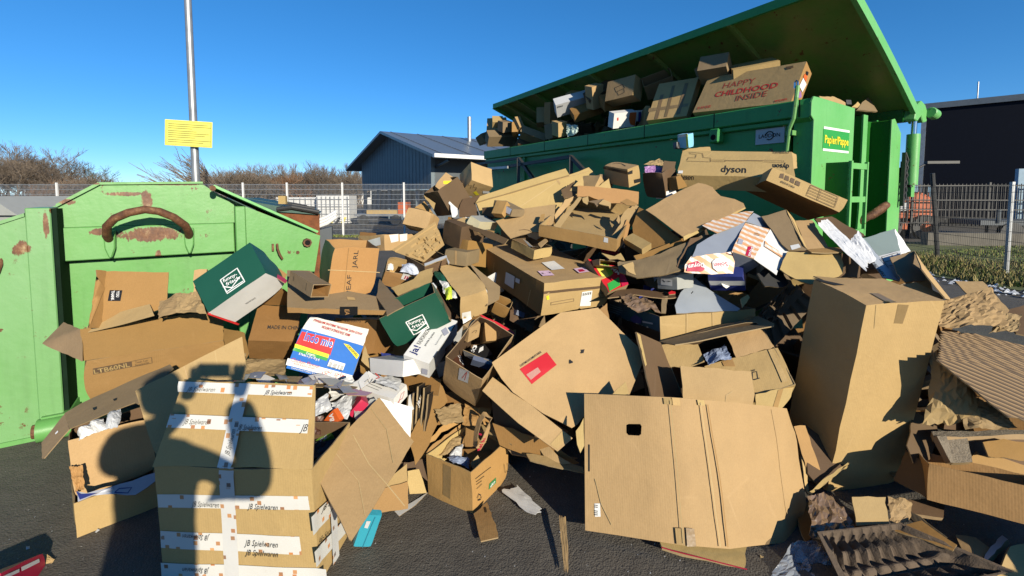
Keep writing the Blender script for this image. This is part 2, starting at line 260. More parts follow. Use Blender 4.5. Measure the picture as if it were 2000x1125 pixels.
MB().prism([(.92,.2),(.92,2.60),(1.0,2.60),(1.0,.2)],.16,.25).build('recess_plate','cside',CT)  # recess shade put into the plate's darker green
sg=MB(); sg.box(.20,.80,-.004,.0,2.14,2.345); sg.build('sign_plate','grn',CT)
for z in (2.345,2.115): MB().box(.205,.80,-.005,.0,z,z+.025).build('sign_bar','white',CT)
TXTC=('Papier/Pappe','yel',(.225,-.008,2.20),.55,.085)
# steps
st_=MB(); st_.box(.295,.31,-.22,.0,1.0,1.99); st_.build('step_side','cdeep',CT)
MB().box(.295,.335,-.24,-.21,1.0,2.0).build('step_rail','cgreen',CT); MB().box(.675,.705,-.24,-.21,.9,2.0).build('step_rail','cgreen',CT)
for z in (1.95,1.60,1.25,.95): MB().box(.335,.675,-.235,-.205,z-.03,z+.03).build('rung','cgreen',CT)
# hook
MB().tube([(1.50,.25,1.28),(1.50,.10,1.33),(1.56,.0,1.42),(1.68,-.05,1.50),(1.80,-.04,1.52),(1.84,.02,1.46),(1.80,.10,1.38),(1.76,.25,1.34)],.045,12).build('lifting_hook','rust',CT,smooth=True)
# hydraulic cylinder, hinge arm
MB().tube([(2.50,-.06,1.78),(2.50,-.06,2.44)],.072,18).build('cylinder','cgreen',CT,smooth=True); MB().tube([(2.50,-.06,2.44),(2.50,-.06,2.72)],.032,14).build('piston','chrome',CT,smooth=True)
ar=MB(); ar.prism([(2.38,2.62),(2.44,2.80),(2.58,2.88),(2.72,2.84),(2.82,2.74),(2.80,2.62),(2.68,2.60),(2.60,2.68),(2.48,2.60)],-.10,.06); ar.tube([(2.78,-.14,2.74),(2.95,-.14,2.72)],.07,12); ar.build('hinge_arm','cgreen',CT,bevel=.01)
hy=MB(); 
for i in range(6): hy.tube([(2.36+.012*i,-.03,2.2-.1*i),(2.40,-.05,2.1-.1*i),(2.37,-.03,1.98-.08*i)],.012,6)
hy.box(2.34,2.38,-.04,.0,1.5,2.2); hy.box(2.62,2.72,-.02,.1,1.75,2.1); hy.build('hoses','darksteel',CT)
kb=MB(); kb.box(2.66,2.78,-.02,.14,1.62,2.02); kb.build('valve_box','cgreen',CT); vb=MB(); vb.tube([(2.64,.05,2.06),(2.84,.05,2.10)],.03,8); vb.tube([(2.70,.0,2.04),(2.70,.0,2.16)],.035,8); vb.build('valve','darksteel',CT)
# tension lever on the side
lv=MB(); lv.tube([(-.09,.13,2.78),(-.11,.13,2.66),(-.09,.16,2.45),(-.08,.20,2.36)],.022,8); lv.tube([(-.08,.20,2.36),(-.06,.23,2.12),(-.06,.25,1.95)],.018,8); lv.tube([(-.06,.25,1.97),(-.05,.26,1.72)],.012,6); lv.box(-.08,.03,.17,.24,2.28,2.33); lv.box(-.09,.03,.20,.28,1.98,2.06); lv.build('tension_lever','greent',CT)
MB().tube([(-.09,.13,2.76),(-.09,.13,2.82),(-.09,.145,2.84),(-.09,.16,2.82),(-.09,.16,2.76)],.009,6).build('shackle','chrome',CT)
MB().box(.012,.03,.30,.62,2.22,2.39).build('maker_plate','whg',CT)
# lid : plate between hinge (far side) and raised near edge
HR,NR,NL,HL=Vector((2.42,-.08,2.74)),Vector((.27,-.12,3.84)),Vector((.20,L,3.68)),Vector((2.42,L,2.68))
def lidp(s,t,o=0):   # s 0 hinge..1 near, t 0 right..1 left
    p=HR.lerp(NR,s).lerp(HL.lerp(NL,s),t); n=(NR-HR).cross(HL-HR).normalized()
    if n.z<0:n=-n
    return p+n*(o+.10*math.sin(math.pi*s)*0+.05*s*(1-s)*4*.6)
lb=MB(); nn=10
for side,o_ in ((0,0.0),(1,.05)):
    vs_=[lidp(i/nn,j/nn,o_) for i in range(nn+1) for j in range(nn+1)]
    fs_=[(i*(nn+1)+j,(i+1)*(nn+1)+j,(i+1)*(nn+1)+j+1,i*(nn+1)+j+1) for i in range(nn) for j in range(nn)]
    lb.add(vs_,[f[::-1] for f in fs_] if side else fs_,0 if not side else 1)
lb.build('lid',['lidin','cgreen'],CT)
for t in (0,1):
    r=MB()
    for i in range(nn): r.bar(lidp(i/nn,t,.0),lidp((i+1)/nn,t,.0),.05,.12)
    r.build('lid_rim','cgreen',CT)
r=MB(); r.bar(lidp(1,0,.0),lidp(1,1,.0),.05,.10); r.build('lid_rim','cside',CT)
for t in (.18,.36,.54,.66,.77,.86,.93):
    r=MB()
    for i in range(nn): r.bar(lidp(i/nn,t,-.03),lidp((i+1)/nn,t,-.03),.05,.06)
    r.build('lid_rib','lidin',CT)
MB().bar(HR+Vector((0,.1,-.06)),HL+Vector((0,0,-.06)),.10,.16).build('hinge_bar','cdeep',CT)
# rear gate frame in front of the far end of the long side
fr=empty('steel_railing',(0,0,0),0,'dark steel railing of angled posts in front of the far end of the big container','railing')
def cw(x,y,z):
    a=math.atan2(.5349,.8449); return Vector((3.119+math.cos(a)*x-math.sin(a)*y,4.8186+math.sin(a)*x+math.cos(a)*y,z))
for i,(y0,zt) in enumerate(((5.2,2.36),(3.6,2.28))):
    f=MB(); f.bar(cw(-.25,y0,0),cw(-.25,y0,zt),.06); f.bar(cw(-.25,y0,zt),cw(-.25,y0-1.0,1.55),.06); f.build('post',['darksteel'],fr)
f=MB(); f.bar(cw(-.25,3.6,2.28),cw(-.25,6.9,2.18),.06); f.bar(cw(-.25,5.2,2.36),cw(-.25,7.2,2.34),.05); f.build('top_bar','darksteel',fr); f=MB(); f.bar(cw(-.3,5.5,2.20),cw(-.3,7.3,2.22),.05); f.build('pale_bar','galv',fr)
# ---- lamp post with yellow sign
LP=empty('lamp_post',(-4.78,7.0,0),0,'tall grey galvanised lamp post behind the light green skip','lamp post')
MB().tube([(0,0,0),(0,0,3),(0,0,9)],[.062,.052,.036],14).build('pole','galv',LP,smooth=True)
SG=empty('yellow_sign',(-4.78,6.9,2.55),rad(4),'small yellow notice board fixed to the lamp post','sign')
MB().box(-.34,.33,-.012,0,-.19,.19).build('board','sign',SG,rot=(0,rad(3.2),0),bevel=.004)
for i,(z,w_) in enumerate([(.13,.56),(.10,.60),(.07,.34),(.03,.40),(.00,.58),(-.03,.52),(-.06,.38),(-.10,.60),(-.13,.50)]):
    MB().box(-.29,-.29+w_,-.0135,-.0125,z-.004,z+.003).build('text_line','ink',SG,rot=(0,rad(3.2),0))
f=MB(); 
for a,b_ in (((-.32,.17),(.31,.17)),((.31,.17),(.31,-.17)),((.31,-.17),(-.32,-.17)),((-.32,-.17),(-.32,.17))): f.bar((a[0],-.013,a[1]),(b_[0],-.013,b_[1]),.006,.002)
f.build('border','ink',SG,rot=(0,rad(3.2),0))
# ---- mesh fences
def fence(label,pts,h,bars,hor,mat,pmat,wr,posts=True,name='mesh_fence'):
    F=empty(name,(*pts[0],0),0,label,'fence')
    o0=Vector((*pts[0],0))
    for a,b_ in zip(pts[:-1],pts[1:]):
        a=Vector((*a,0))-o0;b2=Vector((*b_,0))-o0;d=(b2-a);Ln=d.length;d.normalize(); k=MB(); n=int(Ln/bars)
        for i in range(n+1): p=a+d*(i*bars); k.bar(p+Vector((0,0,.05)),p+Vector((0,0,h)),wr)
        for z in hor: k.bar(a+Vector((0,0,z)),b2+Vector((0,0,z)),wr*1.2,wr*2.0)
        tag(k.build('wire_mesh',mat,F),kind='stuff')
        if posts: q=MB(); q.box(a.x-.03,a.x+.03,a.y-.05,a.y+.01,0,h+.05); q.build('post',pmat,F)
    return F
hz=[.06,.26,.46,.66,.86,1.06,1.26,1.46,1.66,1.86,2.05]
fl=[(-24.0,18.6),(-18.2,18.5),(-15.7,18.45),(-13.2,18.4),(-10.7,18.4),(-8.95,18.4),(-6.75,18.4),(-4.25,18.2),(-1.8,18.0),(.7,17.8),(3.2,17.6)]
fence('long galvanised double-bar mesh fence across the left background',fl,2.08,.052,hz,'galv','white_paint',.0085)
fr_=[(11.6,15.6),(10.75,12.9),(10.15,9.4),(9.5,6.9)]
fence('dark mesh fence along the grass bank at the right',fr_,1.86,.052,[.1,.3,.5,.7,.9,1.1,1.3,1.5,1.7,1.84],'darksteel','galv',.0042)
PF=empty('bar_fence',(13.5,17.5,0),0,'black vertical bar fence before the navy building at the right','fence')
k=MB()
for i in range(74): x=-1.0+i*.125; k.bar((x,-.14*i*.125,.5),(x,-.14*i*.125,2.05),.02)
for z in (.6,1.1,1.45,1.98): k.bar((-1,0,z),(8.2,-1.29,z),.04)
tag(k.build('bars','darksteel',PF),kind='stuff')
for i in range(4): x=-1+i*2.5; MB().bar((x,-.14*x,0),(x,-.14*x,2.1),.07).build('post','darksteel',PF)
pl_=empty('leaning_pole',(11.05,11.9,0),0,'thin dark leaning pole between container and dark mesh fence','pole'); MB().tube([(.02,0,-.02),(-.25,0,2.2)],.05,8).build('pole','darksteel',pl_)
# ---- hall
HA=empty('hall',(-8.1,31,0),math.atan2(.813,-.582)-math.pi/2-math.pi/2,'blue grey gabled hall with dark metal roof behind the fence','building')
HA.rotation_euler=(0,0,0)
g=Vector((-.582,.813,0)); ld=Vector((.813,.582,0))
def hw(a,l,z): return g*a+ld*l+Vector((0,0,z))
hwid=6.1;ln=26
wb=MB(); P_=[(-hwid,1.95),(hwid,1.95),(hwid,4.15),(0,5.75),(-hwid,4.15)]
wb.add([hw(a,0,z) for a,z in P_]+[hw(a,.25,z) for a,z in P_],[(4,3,2,1,0),(5,6,7,8,9)]+[(i,(i+1)%5,(i+1)%5+5,i+5) for i in range(5)]); wb.build('gable_wall','cladding',HA)
for i in range(1,24):
    a=-hwid+i*hwid*2/24; zt=5.75-abs(a)*(1.6/hwid)-.05
    q=MB(); q.add([hw(a-.03,-.02,1.97),hw(a+.03,-.02,1.97),hw(a+.03,-.02,zt),hw(a-.03,-.02,zt)],[(0,1,2,3)]); q.build('cladding_seam','claddark',HA)
q=MB()
for a in (-hwid+.1,-3.8,-1.5,.8,3.0,hwid-.1): q.bar(hw(a,.2,0),hw(a,.2,1.95),.22)
q.build('columns','cladding',HA)
q=MB(); q.add([hw(-hwid,.7,0),hw(hwid,.7,0),hw(hwid,.7,1.95),hw(-hwid,.7,1.95)],[(0,1,2,3)]); q.build('lower_wall','claddark',HA)
q=MB(); q.add([hw(-4.4,.62,0),hw(-1.7,.62,0),hw(-1.7,.62,1.85),hw(-4.4,.62,1.85)],[(0,1,2,3)]); q.build('gate','navywall',HA)
q=MB(); q.add([hw(-hwid,.2,0),hw(-hwid,ln,0),hw(-hwid,ln,4.1),hw(-hwid,.2,4.1)],[(0,1,2,3)]); q.build('side_wall','claddark',HA)
ov=1.9
for s in (-1,1):
    q=MB(); a1=s*(hwid+ov); z1=5.8-(hwid+ov)*(1.6/hwid)
    t=.16; q.add([hw(0,-.7,5.82),hw(a1,-.7,z1),hw(a1,ln,z1),hw(0,ln,5.82),hw(0,-.7,5.82-t),hw(a1,-.7,z1-t),hw(a1,ln,z1-t),hw(0,ln,5.82-t)],[(0,1,2,3),(7,6,5,4),(0,4,5,1),(1,5,6,2),(2,6,7,3),(3,7,4,0)]); q.build('roof','roofmetal',HA)
    if s<0:
        for i in range(14):
            l=i*1.9; r=MB(); r.bar(hw(-.1,l,5.84-.03),hw(a1,l,z1+.02),.07,.05); r.build('roof_seam','galv',HA)
        r=MB(); r.bar(hw(a1-.08,-.8,z1-.02),hw(a1-.08,ln,z1-.02),.22,.2); r.build('gutter','white_paint',HA)
        r=MB(); r.bar(hw(-hwid,.3,3.2),hw(a1+.3,.3,z1-.2),.12); r.bar(hw(a1+.2,5,0),hw(a1+.2,5,z1-.1),.16); r.build('roof_brace','darksteel',HA)
MB().tube([hw(-1.5,5.2,5.2),hw(-1.5,5.2,7.1)],.14,12).build('chimney','galv',HA,smooth=True)
# ---- navy building right, with what stands before it
NB=empty('warehouse',(22.2,25,0),math.atan2(-2.7,2.8),'tall plain dark navy warehouse at the right edge','building')
MB().box(0,40,0,18,0,6.2).build('walls','navywall',NB); MB().box(-.15,40.1,-.12,18,6.2,6.5).build('roof_edge','roofmetal',NB); MB().box(-.2,0,-.1,.15,0,6.2).build('downpipe','galv',NB); MB().tube([(1.9,1.5,6.5),(1.9,1.5,7.6)],.03,6).build('mast','galv',NB)
MB().box(-.1,40,-.06,0,0,.5).build('plinth','paving',NB)
LD=empty('loader',(15.0,17.9,0),rad(-8),'rusty orange loader vehicle parked behind the dark fence at the right','vehicle')
v=MB(); v.prism([(-1.0,.75),(-1.0,1.62),(.35,1.70),(.78,1.55),(.95,1.25),(.95,.75)],-.5,.5); v.build('body','orange',LD,bevel=.03); v=MB(); v.prism([(.2,1.70),(.5,1.76),(.95,1.5),(.75,1.48)],-.35,.35); v.build('hood','orange',LD)
for x in (-.7,.55):
    for y in (-.55,.55): w_=MB(); w_.tube([(x,y-.14,.45),(x,y+.14,.45)],.45,18); t_=w_.build('wheel','darksteel',LD); MB().tube([(x,y-.15,.45),(x,y+.15,.45)],.2,12).build('rim','orange',t_)
MB().tube([(.86,-.3,1.2),(.86,-.3,1.95)],.05,8).build('exhaust','chrome',LD); MB().box(-.5,.0,-.56,-.5,1.05,1.35).build('number_plate','whg',LD); MB().tube([(.0,.2,1.7),(.3,.2,2.4),(1.1,.2,2.9)],.035,6).build('boom_arm','darksteel',LD); MB().box(1.0,2.1,.1,.3,2.84,2.94).build('lamp_head','darksteel',LD)
CB_=empty('cabin_frame',(18.6,17.0,0),rad(-20),'pale blue cabin frame standing behind the dark fence at the right edge','cabin')
c=MB(); c.box(0,.28,0,.2,.55,2.6); c.box(.28,2.2,0,.2,2.28,2.6); c.box(.28,2.2,0,.2,.55,.72); c.build('frame','palebl',CB_); c=MB(); c.prism([(1.5,.72),(1.35,2.9),(3.5,3.1),(3.5,.72)],-.1,1.4); c.build('cab','palebl',CB_); MB().box(1.9,2.6,-.13,-.1,1.0,1.25).build('vent','darksteel',CB_)
TRL=empty('trailer',(15.9,15.6,0),rad(-10),'low dark flatbed trailer behind the dark fence at the right','trailer')
MB().box(0,3.4,0,1.4,.62,.78).build('bed','claddark',TRL); w_=MB(); w_.tube([(.9,-.05,.38),(.9,.15,.38)],.34,16); w_.build('wheel','darksteel',TRL); MB().tube([(.5,0,.7),(.5,0,1.15)],.06,8).build('jack_stand','claddark',TRL)
LWL=empty('low_wall',(13.5,14.9,0),rad(-8),'low pale concrete kerb wall behind the dark fence','wall'); MB().box(0,9,0,.3,0,.42).build('block','paving',LWL)
# ---- grass at the right and along the far fence
def grassland(name,label,tri,n,hmin,hmax,seed,brush=False,zf=lambda x,y:0):
    quad=[(x,y) for x,y in tri]; me=bpy.data.meshes.new(name+'_soil')
    rng=random.Random(seed); k=MB()
    (x0,y0),(x1,y1),(x2,y2),(x3,y3)=quad
    for i in range(n):
        u,v=rng.random(),rng.random(); x=(x0*(1-u)+x1*u)*(1-v)+(x3*(1-u)+x2*u)*v; y=(y0*(1-u)+y1*u)*(1-v)+(y3*(1-u)+y2*u)*v
        h=rng.uniform(hmin,hmax)*(.5+noise.noise(Vector((x*.9,y*.9,3)))*.9+.35); a=rng.uniform(0,6.28); w_=.012+h*.05; z=zf(x,y)
        if h<.02: continue
        lx,ly=rng.uniform(-.6,.6)*h,rng.uniform(-.6,.6)*h
        k.add([(x-w_*math.cos(a),y-w_*math.sin(a),z-.01),(x+w_*math.cos(a),y+w_*math.sin(a),z-.01),(x+lx,y+ly,z+h)],[(0,1,2)],rng.choice((0,0,0,1,2)))
    return tag(k.build(name,['bladey','bladed','blade'] if brush else ['blade','bladed','bladey']),kind='stuff',label=label)
flat('blade',(.20,.27,.05),.8,var=.3); flat('bladed',(.07,.09,.03),.9,var=.3); flat('bladey',(.34,.28,.11),.9,var=.3)
EDGE=[(9.3,4.5),(9.0,6.2),(8.72,7.7),(8.5,9.3),(8.8,12),(9.6,16)]
quad_sheet('grass_verge',EDGE+[(34,16),(34,4.5)],'grassbase',.012)
def edge_x(y):
    for (x0,y0),(x1,y1) in zip(EDGE[:-1],EDGE[1:]):
        if y0<=y<=y1: return x0+(x1-x0)*(y-y0)/(y1-y0)
    return 9
grassland('grass','short green and straw coloured lawn behind the fence at the right',[(8.9,12.2),(10.2,9.6),(19,9.6),(19,15.8)],15000,.03,.10,4)
grassland('grass','short grass strip at the foot of the far left fence',[(-9,17.9),(-1,17.3),(-1,18.3),(-9,18.6)],2500,.03,.12,5)
grassland('brush','tangled dry brush on the grass bank along the dark fence at the right',[(8.7,12.2),(8.7,8.1),(11.4,7.6),(11.8,12.2)],7000,.05,.17,6,brush=True)
rng=random.Random(9); k=MB()
for i in range(750):
    y=rng.uniform(5.2,13); x=edge_x(y)+rng.gauss(-.28,.17)+.10*math.sin(y*4); r=rng.uniform(.015,.055)
    me_=[(x+r*rng.uniform(.6,1.3)*dx,y+r*rng.uniform(.6,1.3)*dy,max(0,r*.5+r*rng.uniform(.5,.9)*dz)) for dx,dy,dz in ((1,0,0),(-1,0,0),(0,1,0),(0,-1,0),(0,0,1),(0,0,-1))]
    k.add(me_,[(0,2,4),(2,1,4),(1,3,4),(3,0,4),(2,0,5),(1,2,5),(3,1,5),(0,3,5)],0 if rng.random()<.7 else 1)
tag(k.build('snow',['snow','darksteel']),'grey white band of melting snow lumps along the grass edge at the right','snow',kind='stuff')
# ---- far left: tarp roof, vans, rusty skips, white containers
TP=empty('covered_container',(-13.5,9.5,0),rad(-4),'grey covered container roof with lifting lugs behind the skip at far left','container')
t=MB(); t.box(-4,3.6,0,3.0,0,1.22); t.build('body','gy',TP); t=MB(); t.prism([(-4.1,1.22),(-4.1,1.42),(3.1,1.62),(3.7,1.24)],-.1,3.1); t.build('roof','gy',TP)
for x in (-.2,1.3): MB().tube([(x,.1,1.52),(x+.08,.1,1.68),(x+.2,.1,1.68),(x+.28,.1,1.54)],.03,6).build('lug','whg',TP)
for i,(x,y,l) in enumerate([(-15.6,17.2,'white van roof seen left of the skip slope'),(-14.0,16.9,'second low white car roof beside the skip slope')]):
    V_=empty('parked_car',(x,y,0),rad(5),l,'car'); q=MB(); q.prism([(-1.1,.3),(-1.1,.9),(-.8,1.0),(-.5,1.5-.25*i),(.7,1.52-.25*i),(1.0,1.0),(1.25,.9),(1.25,.3)],0,1.7); q.build('body','white_paint',V_,bevel=.04)
    q=MB(); q.prism([(-.45,1.05),(-.38,1.4-.25*i),(.6,1.4-.25*i),(.8,1.05)],-.004,.0); q.build('window','darksteel',V_)
    for xx in (-.7,.8): MB().tube([(xx,-.02,.32),(xx,.18,.32)],.32,14).build('wheel','darksteel',V_)
for i,(x,y,s,l) in enumerate([(-3.45,7.0,1.0,'nearest rusty skip with dark green lid behind the light green skip'),(-4.2,8.6,1.05,'second rusty skip with dark green lid behind the light green skip'),(-5.15,10.4,1.1,'farthest rusty skip with dark green lid behind the light green skip')]):
    R_=empty('rusty_skip',(x,y,0),rad(22),l,'skip','rusty skips behind the light green skip')
    q=MB(); q.prism([(-2.0,.0),(-2.0,1.40),(.05,1.40),(.48,1.36),(.48,.35),(.3,0)],0,.9); q.build('body','rustplain',R_); q=MB(); q.prism([(-2.0,1.405),(-2.0,1.58),(-.6,1.58),(.50,1.365),(.46,1.34),(-.6,1.44)],-.05,.95); q.build('lid','dkgreen',R_)
    MB().tube([(-.1,-.06,1.43),(.1,-.08,1.46),(.48,-.08,1.38)],.035,8).build('seal_bar','darksteel',R_)
MT=empty('mattress',(-3.02,7.3,0.28),rad(18),'rolled white mattress leaning on the nearest rusty skip','mattress')
q=MB(); 
for i in range(3): q.tube([(-.1,.06*i,.85+.045*i),(.08,.06*i,.92+.045*i),(.22,.06*i,1.02+.04*i)],[.03,.035,.03],8)
q.build('roll',['white_paint'],MT,smooth=True); MB().prism([(-.1,-.28),(-.1,.8),(.15,.86),(.15,-.28)],-.05,.2).build('base','claddark',MT)
BX=empty('carton',(-3.75,7.4,1.50),rad(10),'small carton standing on the second rusty skip lid','carton'); MB().box(0,.11,0,.1,0,.13).build('body','k1',BX)
for i,(x,y,l) in enumerate([(-10.6,25,'white tank container behind the fence, right one with hazard stripes'),(-13.0,25.4,'white container behind the fence left of the hazard striped one')]):
    W_=empty('tank_container',(x,y,0),rad(3),l,'container'); MB().box(0,1.75 if i==0 else 2.3,0,1.4,.1,1.6-.1*i).build('tank','white_paint',W_)
    q=MB()
    for j in range(8): q.bar((.05+j*(.23 if i==0 else .31),-.02,.1),(.05+j*(.23 if i==0 else .31),-.02,1.55-.1*i),.04)
    for z in (.2,.6,1.0,1.4): q.bar((0,-.03,z),(1.75 if i==0 else 2.3,-.03,z),.04)
    q.build('cage','galv',W_)
    if i==0:
        for j in range(5): q=MB(); q.add([(.1+j*.3,-.06,.12),(.25+j*.3,-.06,.12),(.40+j*.3,-.06,.42),(.25+j*.3,-.06,.42)],[(0,1,2,3)]); q.build('hazard_stripe','black' if j%2 else 'yel',W_)
FT=empty('flatbed',(-8.4,24.5,0),rad(2),'small flatbed trailer with timber load behind the fence by the hall','trailer'); MB().box(0,2.8,0,1.2,.5,.62).build('bed','galv',FT); MB().box(.6,2.3,.2,.9,.62,.82).build('timber','k1',FT); MB().box(2.3,2.8,.1,1.0,.62,1.25).build('machine','orange',FT)
for x in (.5,2.2): MB().tube([(x,-.1,.3),(x,.1,.3)],.28,14).build('wheel','darksteel',FT)
FB=empty('far_building',(-34,78,0),0,'long white building hidden behind the bare trees','building'); MB().box(0,14,0,8,0,3.6).build('walls','white_paint',FB)
for j in range(9): MB().box(.4+j*1.5,1.1+j*1.5,-.02,0,1.2,2.3).build('window','navywall',FB)
# ---- bare winter trees
def tree_mesh(seed,h,spread,levels=5,lean=0,twigs=6,base=.09,upright=.6,bush=False):
    rng=random.Random(seed); T=MB(); C_=MB()
    def branch(p,d,L_,r,lv):
        n=3; pts=[p]; q=p.copy(); dd=d.copy()
        for i in range(n):
            dd=(dd+Vector((rng.gauss(0,.13),rng.gauss(0,.13),rng.gauss(.05,.08)))).normalized(); q=q+dd*(L_/n); pts.append(q.copy())
        mb=T if lv<1 else C_
        mb.tube(pts,[max(r*(1-.45*i/n),.0085) for i in range(n+1)],5 if lv<1 else 3,caps=False)
        if lv>=levels: return
        k=rng.randint(3,4) if lv<2 else rng.randint(3,twigs)
        for i in range(k):
            t=rng.uniform(.35,1.0) if lv>0 else rng.uniform(.3,1); bp=pts[0].lerp(pts[-1],t) if lv else pts[min(n,int(t*n))]
            ax=Vector((rng.gauss(0,1),rng.gauss(0,1),rng.gauss(0,.4))).normalized()
            nd=(dd*upright+ax*spread+Vector((lean*.5,0,.12))).normalized()
            branch(bp,nd,L_*rng.uniform(.55,.8),r*.55,lv+1)
    if bush:
        for i in range(9):
            a=rng.uniform(0,6.28); branch(Vector((rng.gauss(0,.3),rng.gauss(0,.3),0)),Vector((math.cos(a)*.45+lean,math.sin(a)*.45,1)).normalized(),h*.42,base*.5,1)
    else: branch(Vector((0,0,0)),Vector((lean,0,1)).normalized(),h*.34,base,0)
    return T,C_
def mk(seed,h,spread,crown_mat='twig',**kw):
    T,C_=tree_mesh(seed,h,spread,**kw); tm=None
    a=T.build('trunk','bark') if T.v else None; c_=C_.build('crown',crown_mat); ms=((a.data if a else None),c_.data)
    if a: bpy.data.objects.remove(a)
    bpy.data.objects.remove(c_); return ms
def plant(ms,x,y,s,rz,label,group,name='bare_tree',cat='tree',sy=1):
    o=empty(name,(x,y,0),rz,label,cat,group); o.scale=(s,s,s*sy)
    for nm,me in (('trunk',ms[0]),('crown',ms[1])):
        if me: q=bpy.data.objects.new(nm,me); COL.objects.link(q); q.parent=o
    return o
TA=[mk(1,7.5,.62,levels=5,twigs=5),mk(2,7.5,.7,levels=5,twigs=5),mk(3,7.5,.5,levels=5,twigs=5,upright=.9)]
BU=[mk(11,4.2,.75,levels=4,bush=True,twigs=6),mk(12,4.2,.65,levels=4,bush=True,twigs=6,crown_mat='twig'),mk(13,4.2,.7,levels=4,bush=True,twigs=6,crown_mat='twigo')]
PO=mk(21,8,.30,levels=5,upright=1.2,twigs=5)
LE=mk(31,5.0,.30,levels=4,lean=-1.1,twigs=6,upright=1.0,bush=True)
FIR=mk(41,7.0,.55,levels=4,twigs=6,upright=.4,crown_mat='bladed')
rng=random.Random(77)
lab=['bare brown tree in the far left grove','bare bushy tree in the far left grove','bare upright tree in the far left grove']
for i in range(26):   # left grove, px 0..150
    px=-60+i*9.3; D=rng.uniform(44,62); x=(px-1000)/900*D
    hh=(8.8 if px<120 else 8.0-(px-120)*.055)*rng.uniform(.85,1.05)*D/58
    plant(TA[i%3],x,D,hh/6.3,rng.uniform(0,6),lab[i%3],'bare trees of the far left grove')
for i in range(26):
    px=90+i*8; D=rng.uniform(40,52); x=(px-1000)/900*D; plant(BU[i%3],x,D,rng.uniform(.85,1.1) if px<210 else rng.uniform(.68,.9),rng.uniform(0,6),['brown bare shrub behind the left fence','grey brown bare shrub behind the left fence','reddish bare shrub behind the left fence'][i%3],'bare shrubs behind the left fence','bare_shrub','shrub')
plant(FIR,-37.2,43,1.05,1.,'dark evergreen tree at the right end of the far left grove',None,'evergreen_tree')
plant(LE,-12.4,21,1.0,0,'bare shrub with long branches blown to the left behind the skip',None,'bare_shrub','shrub')
plant(LE,-12.9,21.6,.62,.25,'smaller bare shrub with swept branches beside the blown shrub',None,'bare_shrub','shrub')
for i in range(40):   # right of the lamp post: dense hedge of bare trees
    px=408+i*7.6; D=rng.uniform(62,76); x=(px-1000)/900*D
    hh={0:3.4,1:5.4}.get(int(i/5),6.9)*rng.uniform(.86,1.06)
    ms=PO if (px>545 and i%2) else TA[i%3]
    plant(ms,x,D,hh/6.4,rng.uniform(0,6),'slender bare poplar in the distant row left of the hall' if ms is PO else 'bare tree in the distant row behind the fence left of the hall','bare trees in the distant row left of the hall')
for i in range(34):
    px=405+i*9; D=rng.uniform(58,64); x=(px-1000)/900*D; plant(BU[2] if 565<px<590 else BU[i%2],x,D,rng.uniform(1.1,1.5),rng.uniform(0,6),'low bare shrub in front of the distant tree row','low bare shrubs before the distant tree row','bare_shrub','shrub')

# ------------------------------------------------------------------ the heap: helpers for cartons, sheets and crumpled paper
OBJ=[]
def nz(p,s,seed=0): return noise.noise(Vector(p)*s+Vector((seed*7.3,seed*3.1,seed*1.7)))
def finish_sheet(name,bm,mats,th,n=None,seed=0):
    """bm: open surface -> solid sheet of thickness th (front stays put)"""
    bm.normal_update()
    front=bm.faces[:]; vm={}
    for v in bm.verts[:]: vm[v]=None
    base=list(vm)
    for v in base: vm[v]=bm.verts.new(v.co-v.normal*th)
    rim=[e for e in bm.edges if len(e.link_faces)==1]
    for f in front:
        f.smooth=True; g=bm.faces.new([vm[v] for v in reversed(f.verts)]); g.smooth=True; g.material_index=f.material_index
    for e in rim:
        f=e.link_faces[0] if e.link_faces[0] in set() else e.link_faces[0]
        a,b=e.verts
        for l in f.loops:
            if l.edge==e: a,b=l.vert,l.link_loop_next.vert
        try:
            g=bm.faces.new([b,a,vm[a],vm[b]]); g.material_index=1
        except ValueError: pass
        e.smooth=False
    for e in bm.edges:
        if any(f.material_index==1 for f in e.link_faces): e.smooth=False
    me=bpy.data.meshes.new(name); bm.to_mesh(me); bm.free(); return me
def poly_mesh(name,pts,th,warp,seed):
    pts=[Vector(p) for p in pts]; c=sum(pts,Vector())/len(pts)
    n=Vector()
    for i in range(len(pts)): n+= (pts[i]-c).cross(pts[(i+1)%len(pts)]-c)
    n.normalize(); bm=bmesh.new()
    vs=[bm.verts.new(p) for p in pts]; f=bm.faces.new(vs)
    bmesh.ops.triangulate(bm,faces=[f])
    L=max((a-c).length for a in pts)*2
    for k in range(4):
        es=[e for e in bm.edges if e.calc_length()>max(.05,L*.14)]
        if not es: break
        bmesh.ops.subdivide_edges(bm,edges=es,cuts=1); bmesh.ops.triangulate(bm,faces=bm.faces[:])
    if warp:
        for v in bm.verts:
            v.co+=n*(nz(v.co,5,seed)*warp*1.6+nz(v.co,14,seed+3)*warp*.5)
            b_=any(len(e.link_faces)==1 for e in v.link_edges)
            if b_:
                t=Vector((nz(v.co,40,seed+5),nz(v.co,40,seed+6),nz(v.co,40,seed+7))); t-=n*t.dot(n); v.co+=t*min(.007,th*1.2)
    bmesh.ops.recalc_face_normals(bm,faces=bm.faces[:]); bm.normal_update()
    if bm.faces and sum((f.normal.dot(n) for f in bm.faces))<0: bmesh.ops.reverse_faces(bm,faces=bm.faces[:])
    return bm,n
from mathutils.bvhtree import BVHTree
def surf(o):
    v=[];f=[]
    for q in [o]+list(o.children):
        if q.type!='MESH' or q.get('print'): continue
        b=len(v); v+=[x.co.copy() for x in q.data.vertices]; f+=[tuple(b+i for i in p.vertices) for p in q.data.polygons]
    return BVHTree.FromPolygons(v,f)
def drape(bv,p,n,off):
    h=bv.ray_cast(p+n*.05,-n,.11)
    return h[0]+n*off if h[0] is not None else p+n*off
